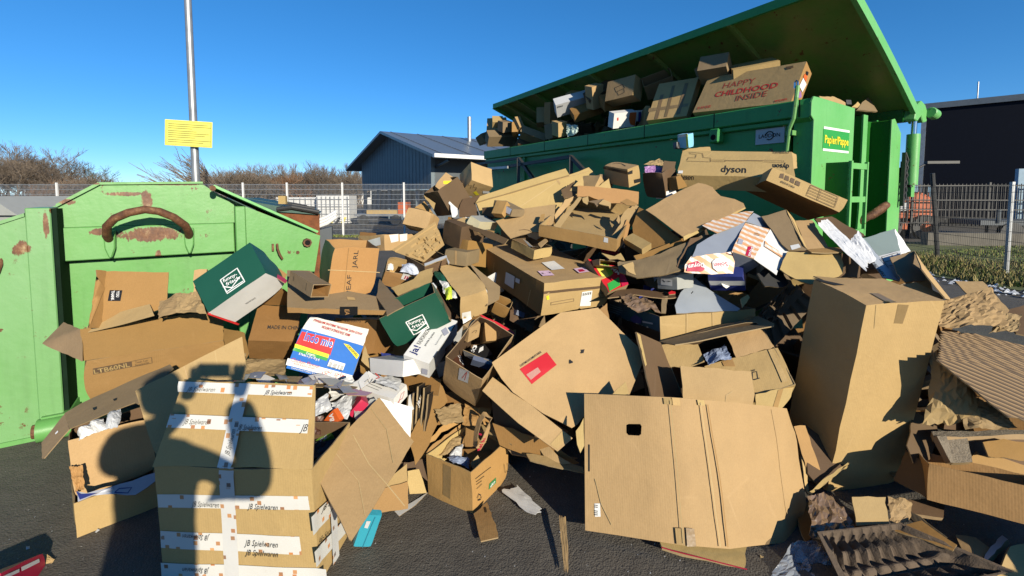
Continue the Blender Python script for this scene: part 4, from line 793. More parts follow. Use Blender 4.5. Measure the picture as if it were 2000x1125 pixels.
P('flap','','','k4',None,(-2.174,2.32,.514),0,23,0.005,0.004,[([(-.184,.04,-.012),(-.13,.08,.025),(.257,.205,.189),(.301,.172,.178),(.244,-.007,.055),(.218,.008,.058),(-.071,-.06,-.049)],'k4'),([(-.184,.04,-.012),(-.071,-.06,-.049),(-.089,-.167,-.136),(-.103,-.163,-.139),(-.187,-.086,-.109)],'k4')],[('q','black',[(-.029,.03,.02),(-.007,.033,.026),(.006,.017,.02),(-.005,.012,.014)],'hole'),('q','black',[(.062,.054,.055),(.081,.058,.062),(.09,.043,.055),(.079,.041,.05)],'hole'),('q','white',[(-.138,-.062,-.07),(-.136,-.051,-.061),(-.124,-.06,-.064),(-.129,-.069,-.072)],'tape')])
C('packet','white plastic bottle lying in the carton with holed flap','packet','wh',None,(-2.117,2.22,.471),0,-1,0.003,[(-.063,.02,-.005),(-.008,.04,.022),(.071,-.02,.008),(0,-.04,-.025)],0.012,20,22,7,0.04,0.12)
C('packet','grey white pouch standing in carton with the holed flap','packet','whg',None,(-2.003,2.245,.52),0,-1,0.003,[(-.059,.035,.011),(-.007,.055,.028),(.065,-.045,-.017),(.001,-.045,-.022)],0.012,21,22,7,0.04,0.12)
C('packet','white packet with red cap band in the carton with holed flap','packet','wh',None,(-2.059,2.228,.499),0,-1,0.003,[(-.061,.022,.009),(-.002,.032,.02),(.065,-.027,-.007),(-.002,-.027,-.023)],0.012,22,22,7,0.04,0.12)
P('red_card','red lid of a white packet in carton with the holed flap','packet','redc',None,(-2.074,2.222,.51),0,-1,0.012,0.004,[([(-.033,.017,.001),(-.006,.017,.012),(.032,-.018,-.002),(.007,-.016,-.011)],'redc')],[])
P('printed_bag','blue and white printed bag squeezed between the two front left cartons','bag','whp',None,(-1.953,2.173,.208),0,-1,0.006,0.004,[([(-.126,-.066,.031),(-.087,-.099,.003),(-.058,-.058,.005),(-.01,.003,.005),(.022,-.017,-.015),(.095,.008,-.037),(.129,.1,-.02),(.103,.131,.001),(.04,.062,.004),(-.025,-.011,.007),(-.085,-.054,.017)],'whp')],[('l','navy',[(.014,-.016,-.009),(.018,.006,-.003),(.06,.029,-.012),(.062,.003,-.022),(.014,-.016,-.009)],0.0050,(-.368,.298,-.881),'print'),('q','navy',[(-.124,-.066,.032),(-.098,-.07,.02),(-.045,-.044,.007),(-.084,-.092,.007)],'print')])
C('packing_paper','torn orange brown paper at left corner between the two front left cartons','paper','k3b',None,(-2.112,2.157,.273),0,-1,0.003,[(-.046,.013,.048),(-.005,.033,.046),(.043,-.017,-.044),(.008,-.027,-.05)],0.02,31,22,7,0.0,0.12)
B('red_box','crimson and white printed box lying at bottom left corner of asphalt','box','crim',None,(-1.979,1.686,.104),(-.196,.43,1.939),-1,0.004,(.299,.16,.077),'',None,{},0.004,[],[('q','wh',[(.13,-.003,.062),(.257,-.003,.062),(.259,-.003,.047),(.132,-.002,.046)],'label'),('q','wh',[(-.002,-.002,.061),(.116,-.002,.059),(.115,-.003,.047),(-.003,-.003,.049)],'label')])
C('packing_paper','torn pale cardboard end of the crimson box at bottom left','cardboard','k2',None,(-2.093,1.972,.007),0,-1,0.003,[(-.038,.018,.019),(-.011,.018,.005),(.03,-.002,.007),(.019,-.033,-.031)],0.01,33,22,7,0.0,0.12)
B('mailer_box','long open mailer box with white labels behind the orange carton near fence','carton','k2',None,(-1.045,3.75,1.19),(-.078,.027,.908),-1,0.004,(.372,.354,.131),'T',None,{},0.004,[],[('q','wh',[(.054,-.003,.129),(.148,-.002,.134),(.145,-.003,.073),(.071,-.003,.064)],'label'),('q','wh',[(.159,-.002,.129),(.241,-.003,.134),(.237,-.002,.073),(.161,-.003,.068)],'label'),('q','wh',[(-.003,.225,.089),(-.003,.052,.115),(-.002,.043,.052),(-.003,.2,.028)],'label')])
B('carton','small open carton with sticker holding white packets right of the orange carton','carton','k3',None,(-.95,3.3,1.001),(.632,.281,.292),-1,0.004,(.218,.163,.149),'T','k1',{},0.004,[],[('q','wh',[(.123,-.002,.164),(.171,-.002,.164),(.169,-.002,.103),(.12,-.003,.104)],'sticker'),('t','crim','II',(.14,-.004,.115),(.991,0,-.137),(.137,0,.991),.023,.034,'b')])
C('packet','white and blue packet in the small stickered carton','packet','whb',None,(-.741,3.32,1.105),0,-1,0.003,[(-.075,.04,.031),(.064,.04,.023),(.072,-.04,-.042),(-.06,-.04,-.012)],0.012,41,22,7,0.05,0.12)
C('packet','small white wad at left in the small stickered carton','packet','wh',None,(-.896,3.365,1.116),0,-1,0.003,[(-.024,.015,.014),(.013,.035,.018),(.028,-.025,-.018),(-.017,-.025,-.014)],0.01,42,22,7,0.03,0.12)
P('carton_flap','pale brown torn flap between the orange carton and lower green snack carton','cardboard sheet','k1',None,(-.63,3.022,1.069),0,-1,0.005,0.004,[([(-.166,-.018,-.031),(-.027,.029,.018),(.004,.08,.057),(.088,.102,.082),(.097,.002,.012),(.072,-.029,-.012),(.013,-.055,-.037),(-.081,-.112,-.088)],'k1')],[])
B('carton','brown carton with a curved lid holding green and yellow bags right of centre-left','carton','k2',None,(-.343,3.06,.801),(.368,-.161,.47),-1,0.004,(.202,.424,.189),'L','k5',{},0.006,[],[('q','wh',[(.01,-.002,.059),(.073,-.002,.054),(.076,-.002,-.007),(.012,-.002,-.028)],'label')])
P('side_wall','','','k4',None,(-.17,3.244,.983),0,38,0.006,0.004,[([(-.159,.168,.165),(.084,.054,.002),(.08,-.058,-.066),(-.005,-.148,-.091),(-.001,-.016,-.01)],'k4')],[])
C('packet','dark green bag in the curved lid carton','packet','gr',None,(-.497,3.23,1.051),0,-1,0.003,[(-.065,.07,.047),(-.002,.09,.024),(.071,-.07,-.037),(-.004,-.09,-.033)],0.012,50,22,7,0.03,0.12)
C('packet','white packet in the curved lid carton','packet','wh',None,(-.454,3.12,1.016),0,-1,0.003,[(-.05,.04,.04),(.004,.06,.021),(.045,-.04,-.029),(0,-.06,-.032)],0.012,51,22,7,0.03,0.12)
C('packet','lime yellow packet in the curved lid carton','packet','lime',None,(-.425,3.06,.988),0,-1,0.003,[(-.035,.04,.03),(.011,.06,.033),(.031,-.04,-.032),(-.007,-.06,-.031)],0.012,52,22,7,0.03,0.12)
C('packet','pale packet at the right in curved lid carton','packet','whg',None,(-.393,3.083,.971),0,-1,0.003,[(-.028,.038,.029),(.015,.058,-.004),(.03,-.042,-.017),(-.017,-.053,-.008)],0.012,53,22,7,0.03,0.12)
B('snack_carton','lower dark green snack carton tilted above the white fries carton','carton','gr',None,(-.703,2.74,.72),(.339,-.421,.16),-1,0.004,(.363,.14,.24),'T',None,{},0.003,[],[('l','white',[(.128,-.002,.139),(.234,-.003,.138),(.23,-.003,.032),(.13,-.003,.033),(.128,-.002,.139)],0.0067,(0,-1,0),'logo'),('t','white','funny-',(.135,-.004,.11),(.997,0,-.071),(.071,0,.997),.087,.024,'b'),('t','white','frisch',(.143,-.004,.076),(1,0,-.017),(.017,0,1),.086,.024,'b'),('l','white',[(.125,-.003,.082),(.159,-.003,.054),(.229,-.003,.075)],0.0068,(0,-1,0),'logo'),('l','white',[(.143,-.003,.033),(.227,-.003,.047)],0.0062,(0,-1,0),'logo')])
P('inner_sheet','','','wh',None,(-.564,2.89,1.019),0,44,0.003,0.004,[([(-.147,.008,-.042),(.055,.054,.064),(.084,.02,.044),(.083,-.017,.013),(.036,-.027,-.011),(-.111,-.037,-.068)],'wh')],[])
P('flap','','','k5',None,(-.424,2.854,.96),0,44,0.008,0.004,[([(-.069,.095,.096),(-.026,.047,.039),(.044,-.022,-.049),(.053,-.09,-.078),(-.002,-.03,-.008)],'k5')],[])
B('fries_carton','white frozen fries carton printed ja! lying below the lower green snack carton','carton','wh',None,(-.625,2.62,.636),(.423,.22,-.258),-1,0.004,(.16,.379,.115),'',None,{'R': 'whs'},0.002,[],[('t','navyink','ja!',(.056,.023,.119),(.052,.999,0),(-.999,.052,0),.066,.044,'b'),('t','ink','KALIFORNISCHE',(.047,.105,.119),(-.026,1,0),(-1,-.026,0),.143,.027,''),('t','ink','genudelt & gesalzen',(.08,.106,.119),(0,1,0),(-1,0,0),.124,.013,''),('q','bars',[(.106,.261,.118),(.12,.297,.118),(.158,.26,.118),(.144,.226,.118)],'barcode'),('q','bars',[(.116,-.002,.065),(.152,-.002,.068),(.149,-.002,.024),(.113,-.002,.021)],'barcode'),('t','ink','POLZER',(.054,-.004,.037),(-.077,0,.997),(-.997,0,-.077),.064,.016,'b'),('l','ink',[(.167,.046,.118),(.168,.097,.118)],0.0073,(0,0,1),'print'),('l','ink',[(.167,.279,.118),(.165,.327,.118)],0.0078,(0,0,1),'print'),('t','ink','Zutaten Kartoffeln',(.135,.135,.119),(-.024,1,0),(-1,-.024,0),.1,.008,'')])
B('carton','open carton stuffed with brown packs and torn boxes, red card along its back edge','carton','k2',None,(-.415,2.66,.532),(.616,.467,-.302),-1,0.004,(.236,.336,.332),'T','k5',{},0.004,[],[('q','whg',[(.09,-.002,.313),(.152,-.002,.349),(.158,-.002,.208),(.096,-.002,.183)],'sticker'),('l','redink',[(.118,-.002,.223),(.138,-.002,.327),(.136,-.002,.22)],0.0034,(0,-1,0),'print')])
P('card_edge','','','redc',None,(-.082,2.974,.761),0,48,0.004,0.004,[([(-.136,.05,.097),(-.02,.035,.049),(.102,.006,-.018),(.059,-.079,-.113),(.049,-.025,-.043),(-.053,.012,.028)],'redc')],[])
B('small_box','torn light brown inner box with a smile mark standing in the stuffed open carton','box','k3',None,(-.151,2.64,.794),(-.414,.036,.371),-1,0.004,(.066,.12,.108),'',None,{},0.004,[],[])
B('small_box','brown flap box with ring mark left inside the stuffed open carton','box','k2',None,(-.258,2.62,.792),(.297,-.142,.925),-1,0.004,(.099,.05,.098),'',None,{},0.004,[],[('l','ink',[(.025,-.002,.059),(.046,-.002,.064),(.07,-.002,.057),(.059,-.002,.044)],0.0036,(0,-1,0),'print')])
B('cigarette_paper_pack','crushed brown pack printed OCB at the left in the stuffed open carton','packet','brn',None,(-.332,2.6,.7),(-.923,.626,.723),-1,0.004,(.091,.05,.125),'',None,{},0.004,[],[('t','white','OCB',(.039,-.004,.065),(.271,0,-.963),(.963,0,.271),.078,.034,'b')])
B('cigarette_paper_box','black box printed OCB in the middle of the stuffed open carton','packet','black',None,(-.196,2.57,.714),(-1.163,-.071,.653),-1,0.004,(.109,.06,.095),'',None,{},0.004,[],[('t','white','OCB',(.005,-.004,.052),(.78,0,.626),(-.626,0,.78),.064,.021,'b'),('q','wh',[(.062,-.002,.074),(.092,-.002,.081),(.072,-.002,.051),(.03,-.002,.041)],'label')])
P('white_board','white card strip with rolled edge in the stuffed open carton','card','wh',None,(-.199,2.585,.713),0,-1,0.004,0.004,[([(-.08,.004,.05),(-.005,-.022,.024),(.09,-.067,.002),(.082,-.015,-.042),(-.01,.042,-.033),(-.077,.057,-.001)],'wh')],[])
B('small_box','dark blue grey slim box across the stuffed open carton','box','slate',None,(-.221,2.52,.732),(-.889,.301,.051),-1,0.004,(.111,.06,.028),'',None,{},0.004,[],[])
S('cardboard_sheet','large pale carton side with red document pouch and two black arrows in the centre','cardboard sheet','k2',None,(.268,2.52,.691),0,-1,0.006,0.003,0,[[(-.377,-.06,.045),(-.372,-.065,.033)],[(-.319,-.02,.074),(-.324,-.1,-.03)],[(-.26,.02,.104),(-.263,-.14,-.086)],[(-.125,.12,.171),(-.108,-.19,-.176)],[(.027,.24,.243),(.04,-.22,-.241)],[(.108,.26,.247),(.072,-.2,-.232)],[(.269,.32,.254),(.11,-.16,-.21)],[(.398,.22,.131),(.23,-.1,-.2)],[(.522,.14,.02),(.372,-.06,-.147)]],[('q','redc',[(-.224,-.064,.013),(-.069,.035,.073),(-.017,-.006,.014),(-.159,-.107,-.052)],'document_pouch'),('q','clear',[(-.188,-.08,-.01),(-.124,-.04,.014),(-.108,-.054,-.006),(-.163,-.095,-.033)],'pouch_window'),('t','ink','CUSTOMS DOCUMENTS INSIDE',(-.219,-.055,.021),(.779,.529,.336),(-.595,.457,.662),.154,.011,'b'),('l','black',[(.128,.078,.049),(.141,.088,.055)],0.0088,(-.262,.71,-.653),'arrow'),('l','black',[(.074,.03,.018),(.059,.02,.013)],0.0087,(-.262,.71,-.653),'arrow'),('q','black',[(.131,.088,.066),(.153,.096,.066),(.144,.077,.049),(.135,.078,.054)],'arrow'),('q','black',[(.062,.031,.032),(.078,.021,.015),(.057,.011,.013),(.058,.022,.024)],'arrow')])
S('cardboard_sheet','long narrow flap strip under the pale carton side with red pouch','cardboard sheet','k2',None,(.067,2.318,.518),0,-1,0.006,0.003,0,[[(-.173,.142,.135),(-.226,.082,.086)],[(.04,.022,.03),(-.036,-.038,-.031)],[(.237,-.078,-.09),(.157,-.128,-.13)]],[('q','k1',[(.187,-.06,-.062),(.222,-.075,-.08),(.156,-.122,-.123),(.122,-.107,-.105)],'tape')])
P('cardboard_sheet','flattened dark brown carton under the narrow flap strip','cardboard sheet','k5',None,(.064,2.507,.356),0,-1,0.008,0.004,[([(-.183,.091,.126),(-.006,.043,.103),(.176,-.05,-.028),(.187,-.081,-.098),(-.007,-.035,-.09),(-.166,.031,-.012)],'k5')],[])
P('cardboard_sheet','crushed tan carton panel above the black shadow beside the drink carton','cardboard sheet','k3s',None,(.12,2.427,.278),0,-1,0.008,0.004,[([(-.228,.064,.102),(-.12,.04,.079),(.102,-.012,.021),(.236,-.055,-.061),(.209,-.054,-.075),(-.008,-.012,-.057),(-.19,.03,-.009)],'k3s')],[])
P('cardboard_sheet','thin torn cardboard edge above the black shadow left of the front sheet','cardboard sheet','k2',None,(.23,2.344,.237),0,-1,0.008,0.004,[([(-.153,.052,.02),(.003,.037,.009),(.145,-.018,-.012),(.143,-.05,-.019),(-.003,-.027,-.006),(-.136,.005,.008)],'k2')],[])
P('cardboard_sheet','small folded card tab beside the front sheet top left corner','cardboard sheet','k1',None,(.331,2.158,.473),0,-1,0.008,0.004,[([(-.019,.021,.025),(.025,.065,.065),(.015,-.021,-.024),(-.005,-.045,-.046),(-.017,-.02,-.019)],'k1')],[])
P('cardboard_sheet','triangular flap tip above the front sheet','cardboard sheet','k1',None,(.583,2.391,.607),0,-1,0.008,0.004,[([(-.07,-.026,-.023),(.029,.03,.039),(.041,-.004,-.016)],'k1')],[])
B('carton','open carton with recycling mark standing on asphalt at front centre','carton','k3',None,(-.465,2.44,-.008),(.028,.009,-.554),-1,0.004,(.303,.351,.243),'T','k1',{'R': 'k3b'},0.004,[],[('q','k4t',[(.117,-.002,.227),(.173,-.002,.225),(.162,-.002,.04),(.113,-.002,.05)],'tape'),('q','grn2',[(.305,.157,.084),(.305,.222,.084),(.305,.222,.052),(.305,.151,.055)],'logo'),('t','white','efco',(.308,.166,.057),(0,.991,.131),(0,-.131,.991),.046,.016,'b'),('l','ink',[(.305,.033,.186),(.305,.174,.172)],0.0027,(1,0,0),'print'),('l','ink',[(.305,.037,.167),(.305,.11,.158)],0.0027,(1,0,0),'print'),('l','ink',[(.305,.036,.153),(.305,.086,.146)],0.0027,(1,0,0),'print'),('l','ink',[(.305,.036,.13),(.305,.086,.129)],0.0027,(1,0,0),'print'),('l','ink',[(.305,.039,.077),(.305,.053,.091),(.305,.071,.074)],0.0059,(1,0,0),'recycling_mark'),('l','ink',[(.305,.075,.066),(.305,.066,.055),(.305,.043,.063)],0.0060,(1,0,0),'recycling_mark'),('l','ink',[(.305,.296,.125),(.305,.306,.067),(.305,.339,.064),(.305,.329,.113)],0.0029,(1,0,0),'print')])
P('flap','','','k3b',None,(-.415,2.578,.234),0,63,0.006,0.004,[([(-.104,-.059,-.03),(-.082,-.032,-.002),(.117,.14,.143),(.131,.129,.119),(.125,.092,.068),(.004,.021,.03),(-.069,-.043,-.026),(-.052,-.127,-.161),(-.07,-.121,-.141)],'k3b')],[])
P('flap','','','k3',None,(-.279,2.608,.212),0,63,0.006,0.004,[([(-.196,-.151,.015),(-.168,-.098,.033),(-.019,.129,.049),(-.004,.065,-.065),(-.175,-.146,-.019)],'k3'),([(-.019,.132,.041),(.093,.092,.054),(.255,-.008,.017),(.235,-.056,-.057),(-.001,.041,-.067)],'k3')],[])
S('cardboard_loop','bent strip loop printed Red Bull sticking out of the open carton with recycling mark','cardboard strip','k2',None,(-.163,2.478,.35),0,-1,0.003,0.003,0,[[(-.058,.022,-.105),(-.033,-.008,-.106)],[(-.052,.022,-.031),(-.027,-.008,-.024)],[(-.031,.022,.043),(-.006,-.008,.046)],[(.003,.022,.09),(.016,-.008,.081)],[(.02,.022,.087),(.036,-.008,.073)],[(.037,.022,.067),(.056,-.008,.07)],[(.041,.012,.004),(.022,-.018,.011)],[(.021,.002,-.065),(0,-.028,-.036)],[(-.013,-.008,-.118),(-.033,-.038,-.086)]],[('t','crim','Red Bull',(-.009,-.015,-.112),(.413,.016,.911),(-.647,-.698,.306),.083,.032,'b')])
C('packing_paper','curled brown card ring in carton with recycling mark','paper','k2p',None,(-.352,2.583,.196),0,-1,0.003,[(-.064,.038,-.003),(.062,.078,.022),(.059,-.033,-.009),(-.057,-.083,-.01)],0.015,60,22,7,0.02,0.12)
C('packing_paper','white printed bag in the carton with recycling mark','paper','whg',None,(-.317,2.535,.184),0,-1,0.003,[(-.036,.025,-.004),(.033,.065,.011),(.035,-.035,-.005),(-.032,-.055,-.002)],0.015,61,22,7,0.02,0.12)
C('packing_paper','crumpled pale blue paper in the carton with recycling mark','paper','bluegrey',None,(-.293,2.46,.174),0,-1,0.003,[(-.067,.02,.008),(.039,.04,.002),(.056,-.02,-.024),(-.028,-.04,.014)],0.015,62,22,7,0.02,0.12)
P('cardboard_sheet','orange brown card sheet inside the carton with recycling mark','cardboard sheet','k3s',None,(-.217,2.528,.167),0,-1,0.004,0.004,[([(-.084,.042,.017),(.009,.053,.014),(.108,.045,.006),(.046,-.046,-.016),(-.021,-.074,-.019),(-.057,-.019,-.002)],'k3s')],[])
P('cardboard_sheet','small pale tab sticking up at the front rim of carton with recycling mark','cardboard sheet','k1',None,(-.197,2.415,.196),0,-1,0.004,0.004,[([(-.028,-.006,-.003),(.009,.015,.033),(.029,.006,.004),(-.011,-.016,-.034)],'k1')],[])
P('carton_flap','long ochre side wall of the open carton holding black sachets','cardboard sheet','k3s',None,(-.502,2.618,.417),0,-1,0.006,0.004,[([(.065,.105,.11),(.097,.076,.063),(.12,.042,.015),(.1,.007,-.012),(.043,-.151,-.148),(-.013,-.239,-.212),(-.038,-.198,-.156),(-.067,-.163,-.103)],'k3s'),([(-.177,.202,.139),(.075,.102,.115),(.065,.025,.054),(-.112,.073,.054),(-.156,.121,.081)],'k3s')],[])
P('sachet','white sachet at the left end of the black sachet row','sachet','wh','sachets in the ochre carton',(-.579,2.586,.458),0,-1,0.01,0.004,[([(-.018,.02,.029),(.001,.111,.014),(.019,-.033,-.031),(-.001,-.099,-.012)],'wh')],[])
P('sachet','black sachet second in the row of sachets','sachet','black','sachets in the ochre carton',(-.551,2.589,.403),0,-1,0.01,0.004,[([(-.016,.014,.098),(.005,.102,.084),(.015,-.023,-.104),(-.004,-.093,-.078)],'black')],[])
P('sachet','black sachet printed JUIL third in the row','sachet','black','sachets in the ochre carton',(-.528,2.589,.408),0,-1,0.01,0.004,[([(-.009,.012,.133),(.013,.099,.121),(.008,-.02,-.141),(-.012,-.092,-.114)],'black')],[('t','white','JUIL',(-.004,-.052,.041),(.166,.861,.48),(-.191,-.45,.873),.079,.029,'b')])
P('sachet','black sachet fourth in the row of sachets','sachet','black','sachets in the ochre carton',(-.498,2.589,.411),0,-1,0.01,0.004,[([(-.009,.013,.121),(.014,.099,.109),(.008,-.02,-.128),(-.013,-.092,-.102)],'black')],[])
P('sachet','black sachet at the right end of the row','sachet','black','sachets in the ochre carton',(-.474,2.589,.4),0,-1,0.01,0.004,[([(-.01,.013,.095),(.014,.1,.082),(.009,-.021,-.101),(-.013,-.092,-.076)],'black')],[])
P('sachet','black sachet lying lowest in the ochre carton','sachet','black','sachets in the ochre carton',(-.513,2.589,.35),0,-1,0.01,0.004,[([(-.012,.013,.13),(.01,.1,.116),(.011,-.021,-.137),(-.009,-.092,-.109)],'black')],[])
B('white_carton','small white open carton below the white fries carton','carton','wh',None,(-.837,2.66,.597),(-.151,-.145,-.64),-1,0.004,(.295,.15,.088),'',None,{'T': 'whg'},0.004,[],[])
B('white_carton','white carton with red drawing on its end left of the ochre carton','carton','wh',None,(-.862,2.553,.484),(.24,.132,-.329),-1,0.004,(.224,.134,.081),'',None,{},0.004,[],[('l','redink',[(.227,.018,.018),(.227,.049,.032),(.227,.08,.023),(.227,.103,.055),(.227,.072,.057),(.227,.038,.013)],0.0040,(1,0,0),'print'),('l','ink',[(.018,.036,.083),(.107,.027,.083)],0.0029,(0,0,1),'print'),('l','ink',[(.018,.056,.083),(.115,.045,.083)],0.0029,(0,0,1),'print'),('l','ink',[(.017,.075,.083),(.116,.064,.083)],0.0030,(0,0,1),'print'),('l','ink',[(.103,.107,.083),(.177,.105,.083)],0.0065,(0,0,1),'print'),('l','ink',[(.122,.13,.083),(.156,.115,.083),(.145,.101,.083)],0.0036,(0,0,1),'print'),('l','ink',[(.139,.064,.083),(.156,.115,.083)],0.0035,(0,0,1),'print')])
P('flap','','','wh',None,(-.849,2.484,.606),0,80,0.002,0.004,[([(-.151,-.047,-.081),(-.124,-.013,-.047),(-.005,.015,.017),(.031,.047,.054),(.061,.003,.033),(.019,-.044,-.016),(-.066,-.042,-.046)],'wh'),([(.001,-.004,.016),(.031,.085,.042),(.094,.047,.021),(.076,.009,.011),(.032,-.056,-.005)],'wh')],[('l','redink',[(.074,.067,.033),(.105,.04,.02),(.091,.026,.017)],0.0073,(-.119,.317,-.941),'print'),('l','ink',[(.037,-.01,.012),(.05,.003,.015),(.066,-.013,.007),(.071,.026,.02)],0.0034,(-.119,.317,-.941),'print')])
B('snack_pack','red and white pack printed TA in the taped carton','packet','crim',None,(-.855,2.34,.504),(-1.538,-.814,.358),-1,0.004,(.096,.05,.136),'',None,{},0.004,[],[('q','wh',[(.037,-.003,.124),(.064,-.003,.124),(.076,-.002,.076),(.044,-.002,.066)],'print'),('q','wh',[(.018,-.002,.088),(.065,-.003,.045),(.049,-.002,.032),(.014,-.003,.028)],'print')])
B('snack_pack','orange red bag printed RUBA in the taped carton','packet','orgred',None,(-.918,2.24,.459),(-.187,-.81,-.301),-1,0.004,(.101,.03,.063),'',None,{},0.004,[],[('t','white','RUBA',(.056,-.004,-.014),(.429,0,.904),(-.904,0,.429),.075,.031,'b')])
B('snack_pack','green pack printed with pale letters lowest in the taped carton','packet','lime2',None,(-.988,2.16,.405),(-1.32,-.519,.308),-1,0.004,(.121,.04,.043),'',None,{},0.004,[],[('t','white','PEPE',(.025,-.004,.006),(1,0,.007),(-.007,0,1),.076,.022,'b')])
C('plastic_bag','grey white plastic wrapper between the snack packs in the taped carton','plastic','whg',None,(-.889,2.335,.543),0,-1,0.003,[(-.061,.025,.004),(.033,.085,.047),(.053,-.055,-.039),(-.025,-.055,-.012)],0.02,70,22,7,0.0,0.12)
C('plastic_bag','dark wrapper under the green pack in the taped carton','plastic','black',None,(-.934,2.18,.43),0,-1,0.003,[(-.077,.02,.01),(.045,.1,.047),(.072,-.04,-.008),(-.04,-.08,-.048)],0.02,71,22,7,0.0,0.12)
P('cardboard_sheet','folded pale carton flaps lying on asphalt behind the pale side panel','cardboard sheet','k1',None,(-.572,2.377,.124),0,-1,0.006,0.004,[([(-.125,-.103,.011),(-.055,-.018,.044),(0,.043,.064),(.016,-.01,-.003)],'k1'),([(-.126,-.102,.01),(.018,-.017,.002),(.027,-.075,-.111),(-.13,-.155,-.079)],'k3'),([(.008,.019,.036),(.065,.039,.035),(.119,-.022,-.058),(.032,-.045,-.048),(.017,-.014,-.006)],'k1'),([(-.073,.078,.058),(.004,.086,.038),(.092,.119,.054),(.105,.058,-.047),(.049,.072,-.003),(-.044,.05,.002)],'k5')],[])
P('paper_sheet','white paper sheet on asphalt under the folded carton flaps','paper','wh',None,(-.543,2.337,.006),0,-1,0.003,0.004,[([(-.07,-.04,0),(.077,.104,0),(.031,.011,0),(-.038,-.075,0)],'wh')],[])
C('paper_sheet','white crinkled paper strip on asphalt right of the carton with recycling mark','paper','wh',None,(.059,2.362,.02),0,-1,0.003,[(-.115,.071,0),(-.025,.125,0),(.095,-.073,0),(.045,-.123,0)],0.006,80,14,7,0.0,0.04)
B('blue_box','flattened turquoise slim box on asphalt below the pale side panel','box','turq',None,(-.734,2.028,.026),(.255,.31,.38),-1,0.004,(.078,.03,.183),'',None,{},0.004,[],[('l','turqd',[(.047,-.002,.175),(.042,-.002,0)],0.0038,(0,-1,0),'print'),('q','whg',[(.015,-.002,.149),(.034,-.003,.15),(.033,-.002,.108),(.016,-.002,.111)],'label')])
P('cardboard_sheet','small brown flap with slot on asphalt below the carton with recycling mark','cardboard sheet','k3',None,(-.122,2.168,.03),0,-1,0.006,0.004,[([(-.074,.076,0),(-.013,.166,0),(.056,-.056,0),(.054,-.08,0),(-.022,-.106,0)],'k3')],[('q','black',[(-.024,.122,.002),(-.014,.126,.002),(-.006,.087,.002),(-.017,.083,.002)],'slot')])
C('cardboard_strip','thin curled cardboard strip lying alone on asphalt','cardboard strip','k2',None,(.246,2.041,.035),0,-1,0.003,[(-.011,.157,.015),(.023,.142,.015),(.005,-.149,-.015),(-.017,-.149,-.015)],0.006,81,12,7,0.0,0.05)
S('cardboard_sheet','large flattened carton with oval hand hole leaning at front right','cardboard sheet','k2',None,(1.068,2.21,.294),0,-1,0.007,0.004,0,[[(-.698,.09,.338),(-.718,-.11,-.244)],[(-.286,-.01,.364),(-.285,-.22,-.233)],[(-.119,.005,.345),(-.072,-.205,-.26)],[(.264,.12,.259),(.225,-.12,-.298)],[(.406,.19,.212),(.372,-.01,-.318)],[(.466,.21,.068),(.444,.06,-.233)]],[('q','hole',[(-.504,-.005,.221),(-.492,-.006,.227),(-.439,-.018,.233),(-.433,-.023,.225),(-.438,-.034,.19),(-.448,-.034,.182),(-.497,-.022,.178),(-.506,-.017,.186)],'hand_hole'),('q','wh',[(-.671,-.084,-.128),(-.645,-.089,-.124),(-.645,-.108,-.177),(-.671,-.103,-.181)],'label'),('t','ink','||| ||',(-.662,-.104,-.173),(.047,.32,.946),(-.969,.244,-.034),.044,.012,'b'),('q','black',[(-.686,.006,.116),(-.681,.005,.116),(-.686,-.034,.003),(-.691,-.034,0)],'slot'),('l','crease',[(-.663,-.05,-.026),(-.638,-.092,-.127),(-.596,-.13,-.202)],0.0037,(.242,.915,-.322),'print'),('l','crease',[(.289,.121,.239),(.291,.056,.055),(.279,-.059,-.242)],0.0032,(-.553,.785,-.28),'print'),('q','k1',[(-.324,-.004,.359),(-.287,-.014,.361),(-.285,-.023,.334),(-.322,-.014,.332)],'tape'),('q','k1',[(-.286,-.012,.363),(-.247,-.009,.359),(-.245,-.02,.327),(-.284,-.023,.331)],'tape'),('q','k1',[(-.159,-.002,.348),(-.124,.001,.344),(-.122,-.007,.321),(-.156,-.01,.325)],'tape'),('q','k1',[(-.32,-.191,-.169),(-.285,-.199,-.165),(-.285,-.221,-.229),(-.319,-.213,-.23)],'tape'),('q','k4t',[(-.275,-.197,-.164),(-.236,-.195,-.17),(-.234,-.218,-.236),(-.277,-.222,-.233)],'tape'),('l','k3',[(-.111,.001,.323),(-.088,-.131,-.037),(-.086,-.211,-.246)],0.0063,(-.322,.882,-.344),'crease'),('l','crease',[(-.144,-.005,.336),(-.129,-.134,-.035),(-.122,-.207,-.245)],0.0050,(-.115,.936,-.332),'print'),('l','crease',[(-.293,-.015,.351),(-.29,-.12,.056),(-.291,-.217,-.222)],0.0040,(.242,.915,-.322),'print')])
P('cardboard_sheet','lower cardboard flap with dark red edge under the large front sheet on asphalt','cardboard sheet','k1',None,(.948,1.993,.012),0,-1,0.012,0.004,[([(-.263,.033,.035),(.205,.073,-.017),(.191,.024,-.02),(.188,-.054,-.028),(.174,-.078,-.028),(-.228,-.003,.027),(-.267,.005,.032)],'k1')],[('l','crim',[(-.268,.002,.035),(-.225,-.009,.029),(.17,-.079,-.025)],0.0070,(-.118,.095,-.988),'edge')])
P('cardboard_sheet','corrugated pale strip panel right of the large front sheet','cardboard sheet','k3',None,(1.623,2.425,.211),0,-1,0.008,0.004,[([(-.048,.072,.148),(.02,.079,.15),(.053,-.04,-.087),(.042,-.049,-.102),(-.036,-.05,-.09),(-.031,-.012,-.018)],'k3')],[])
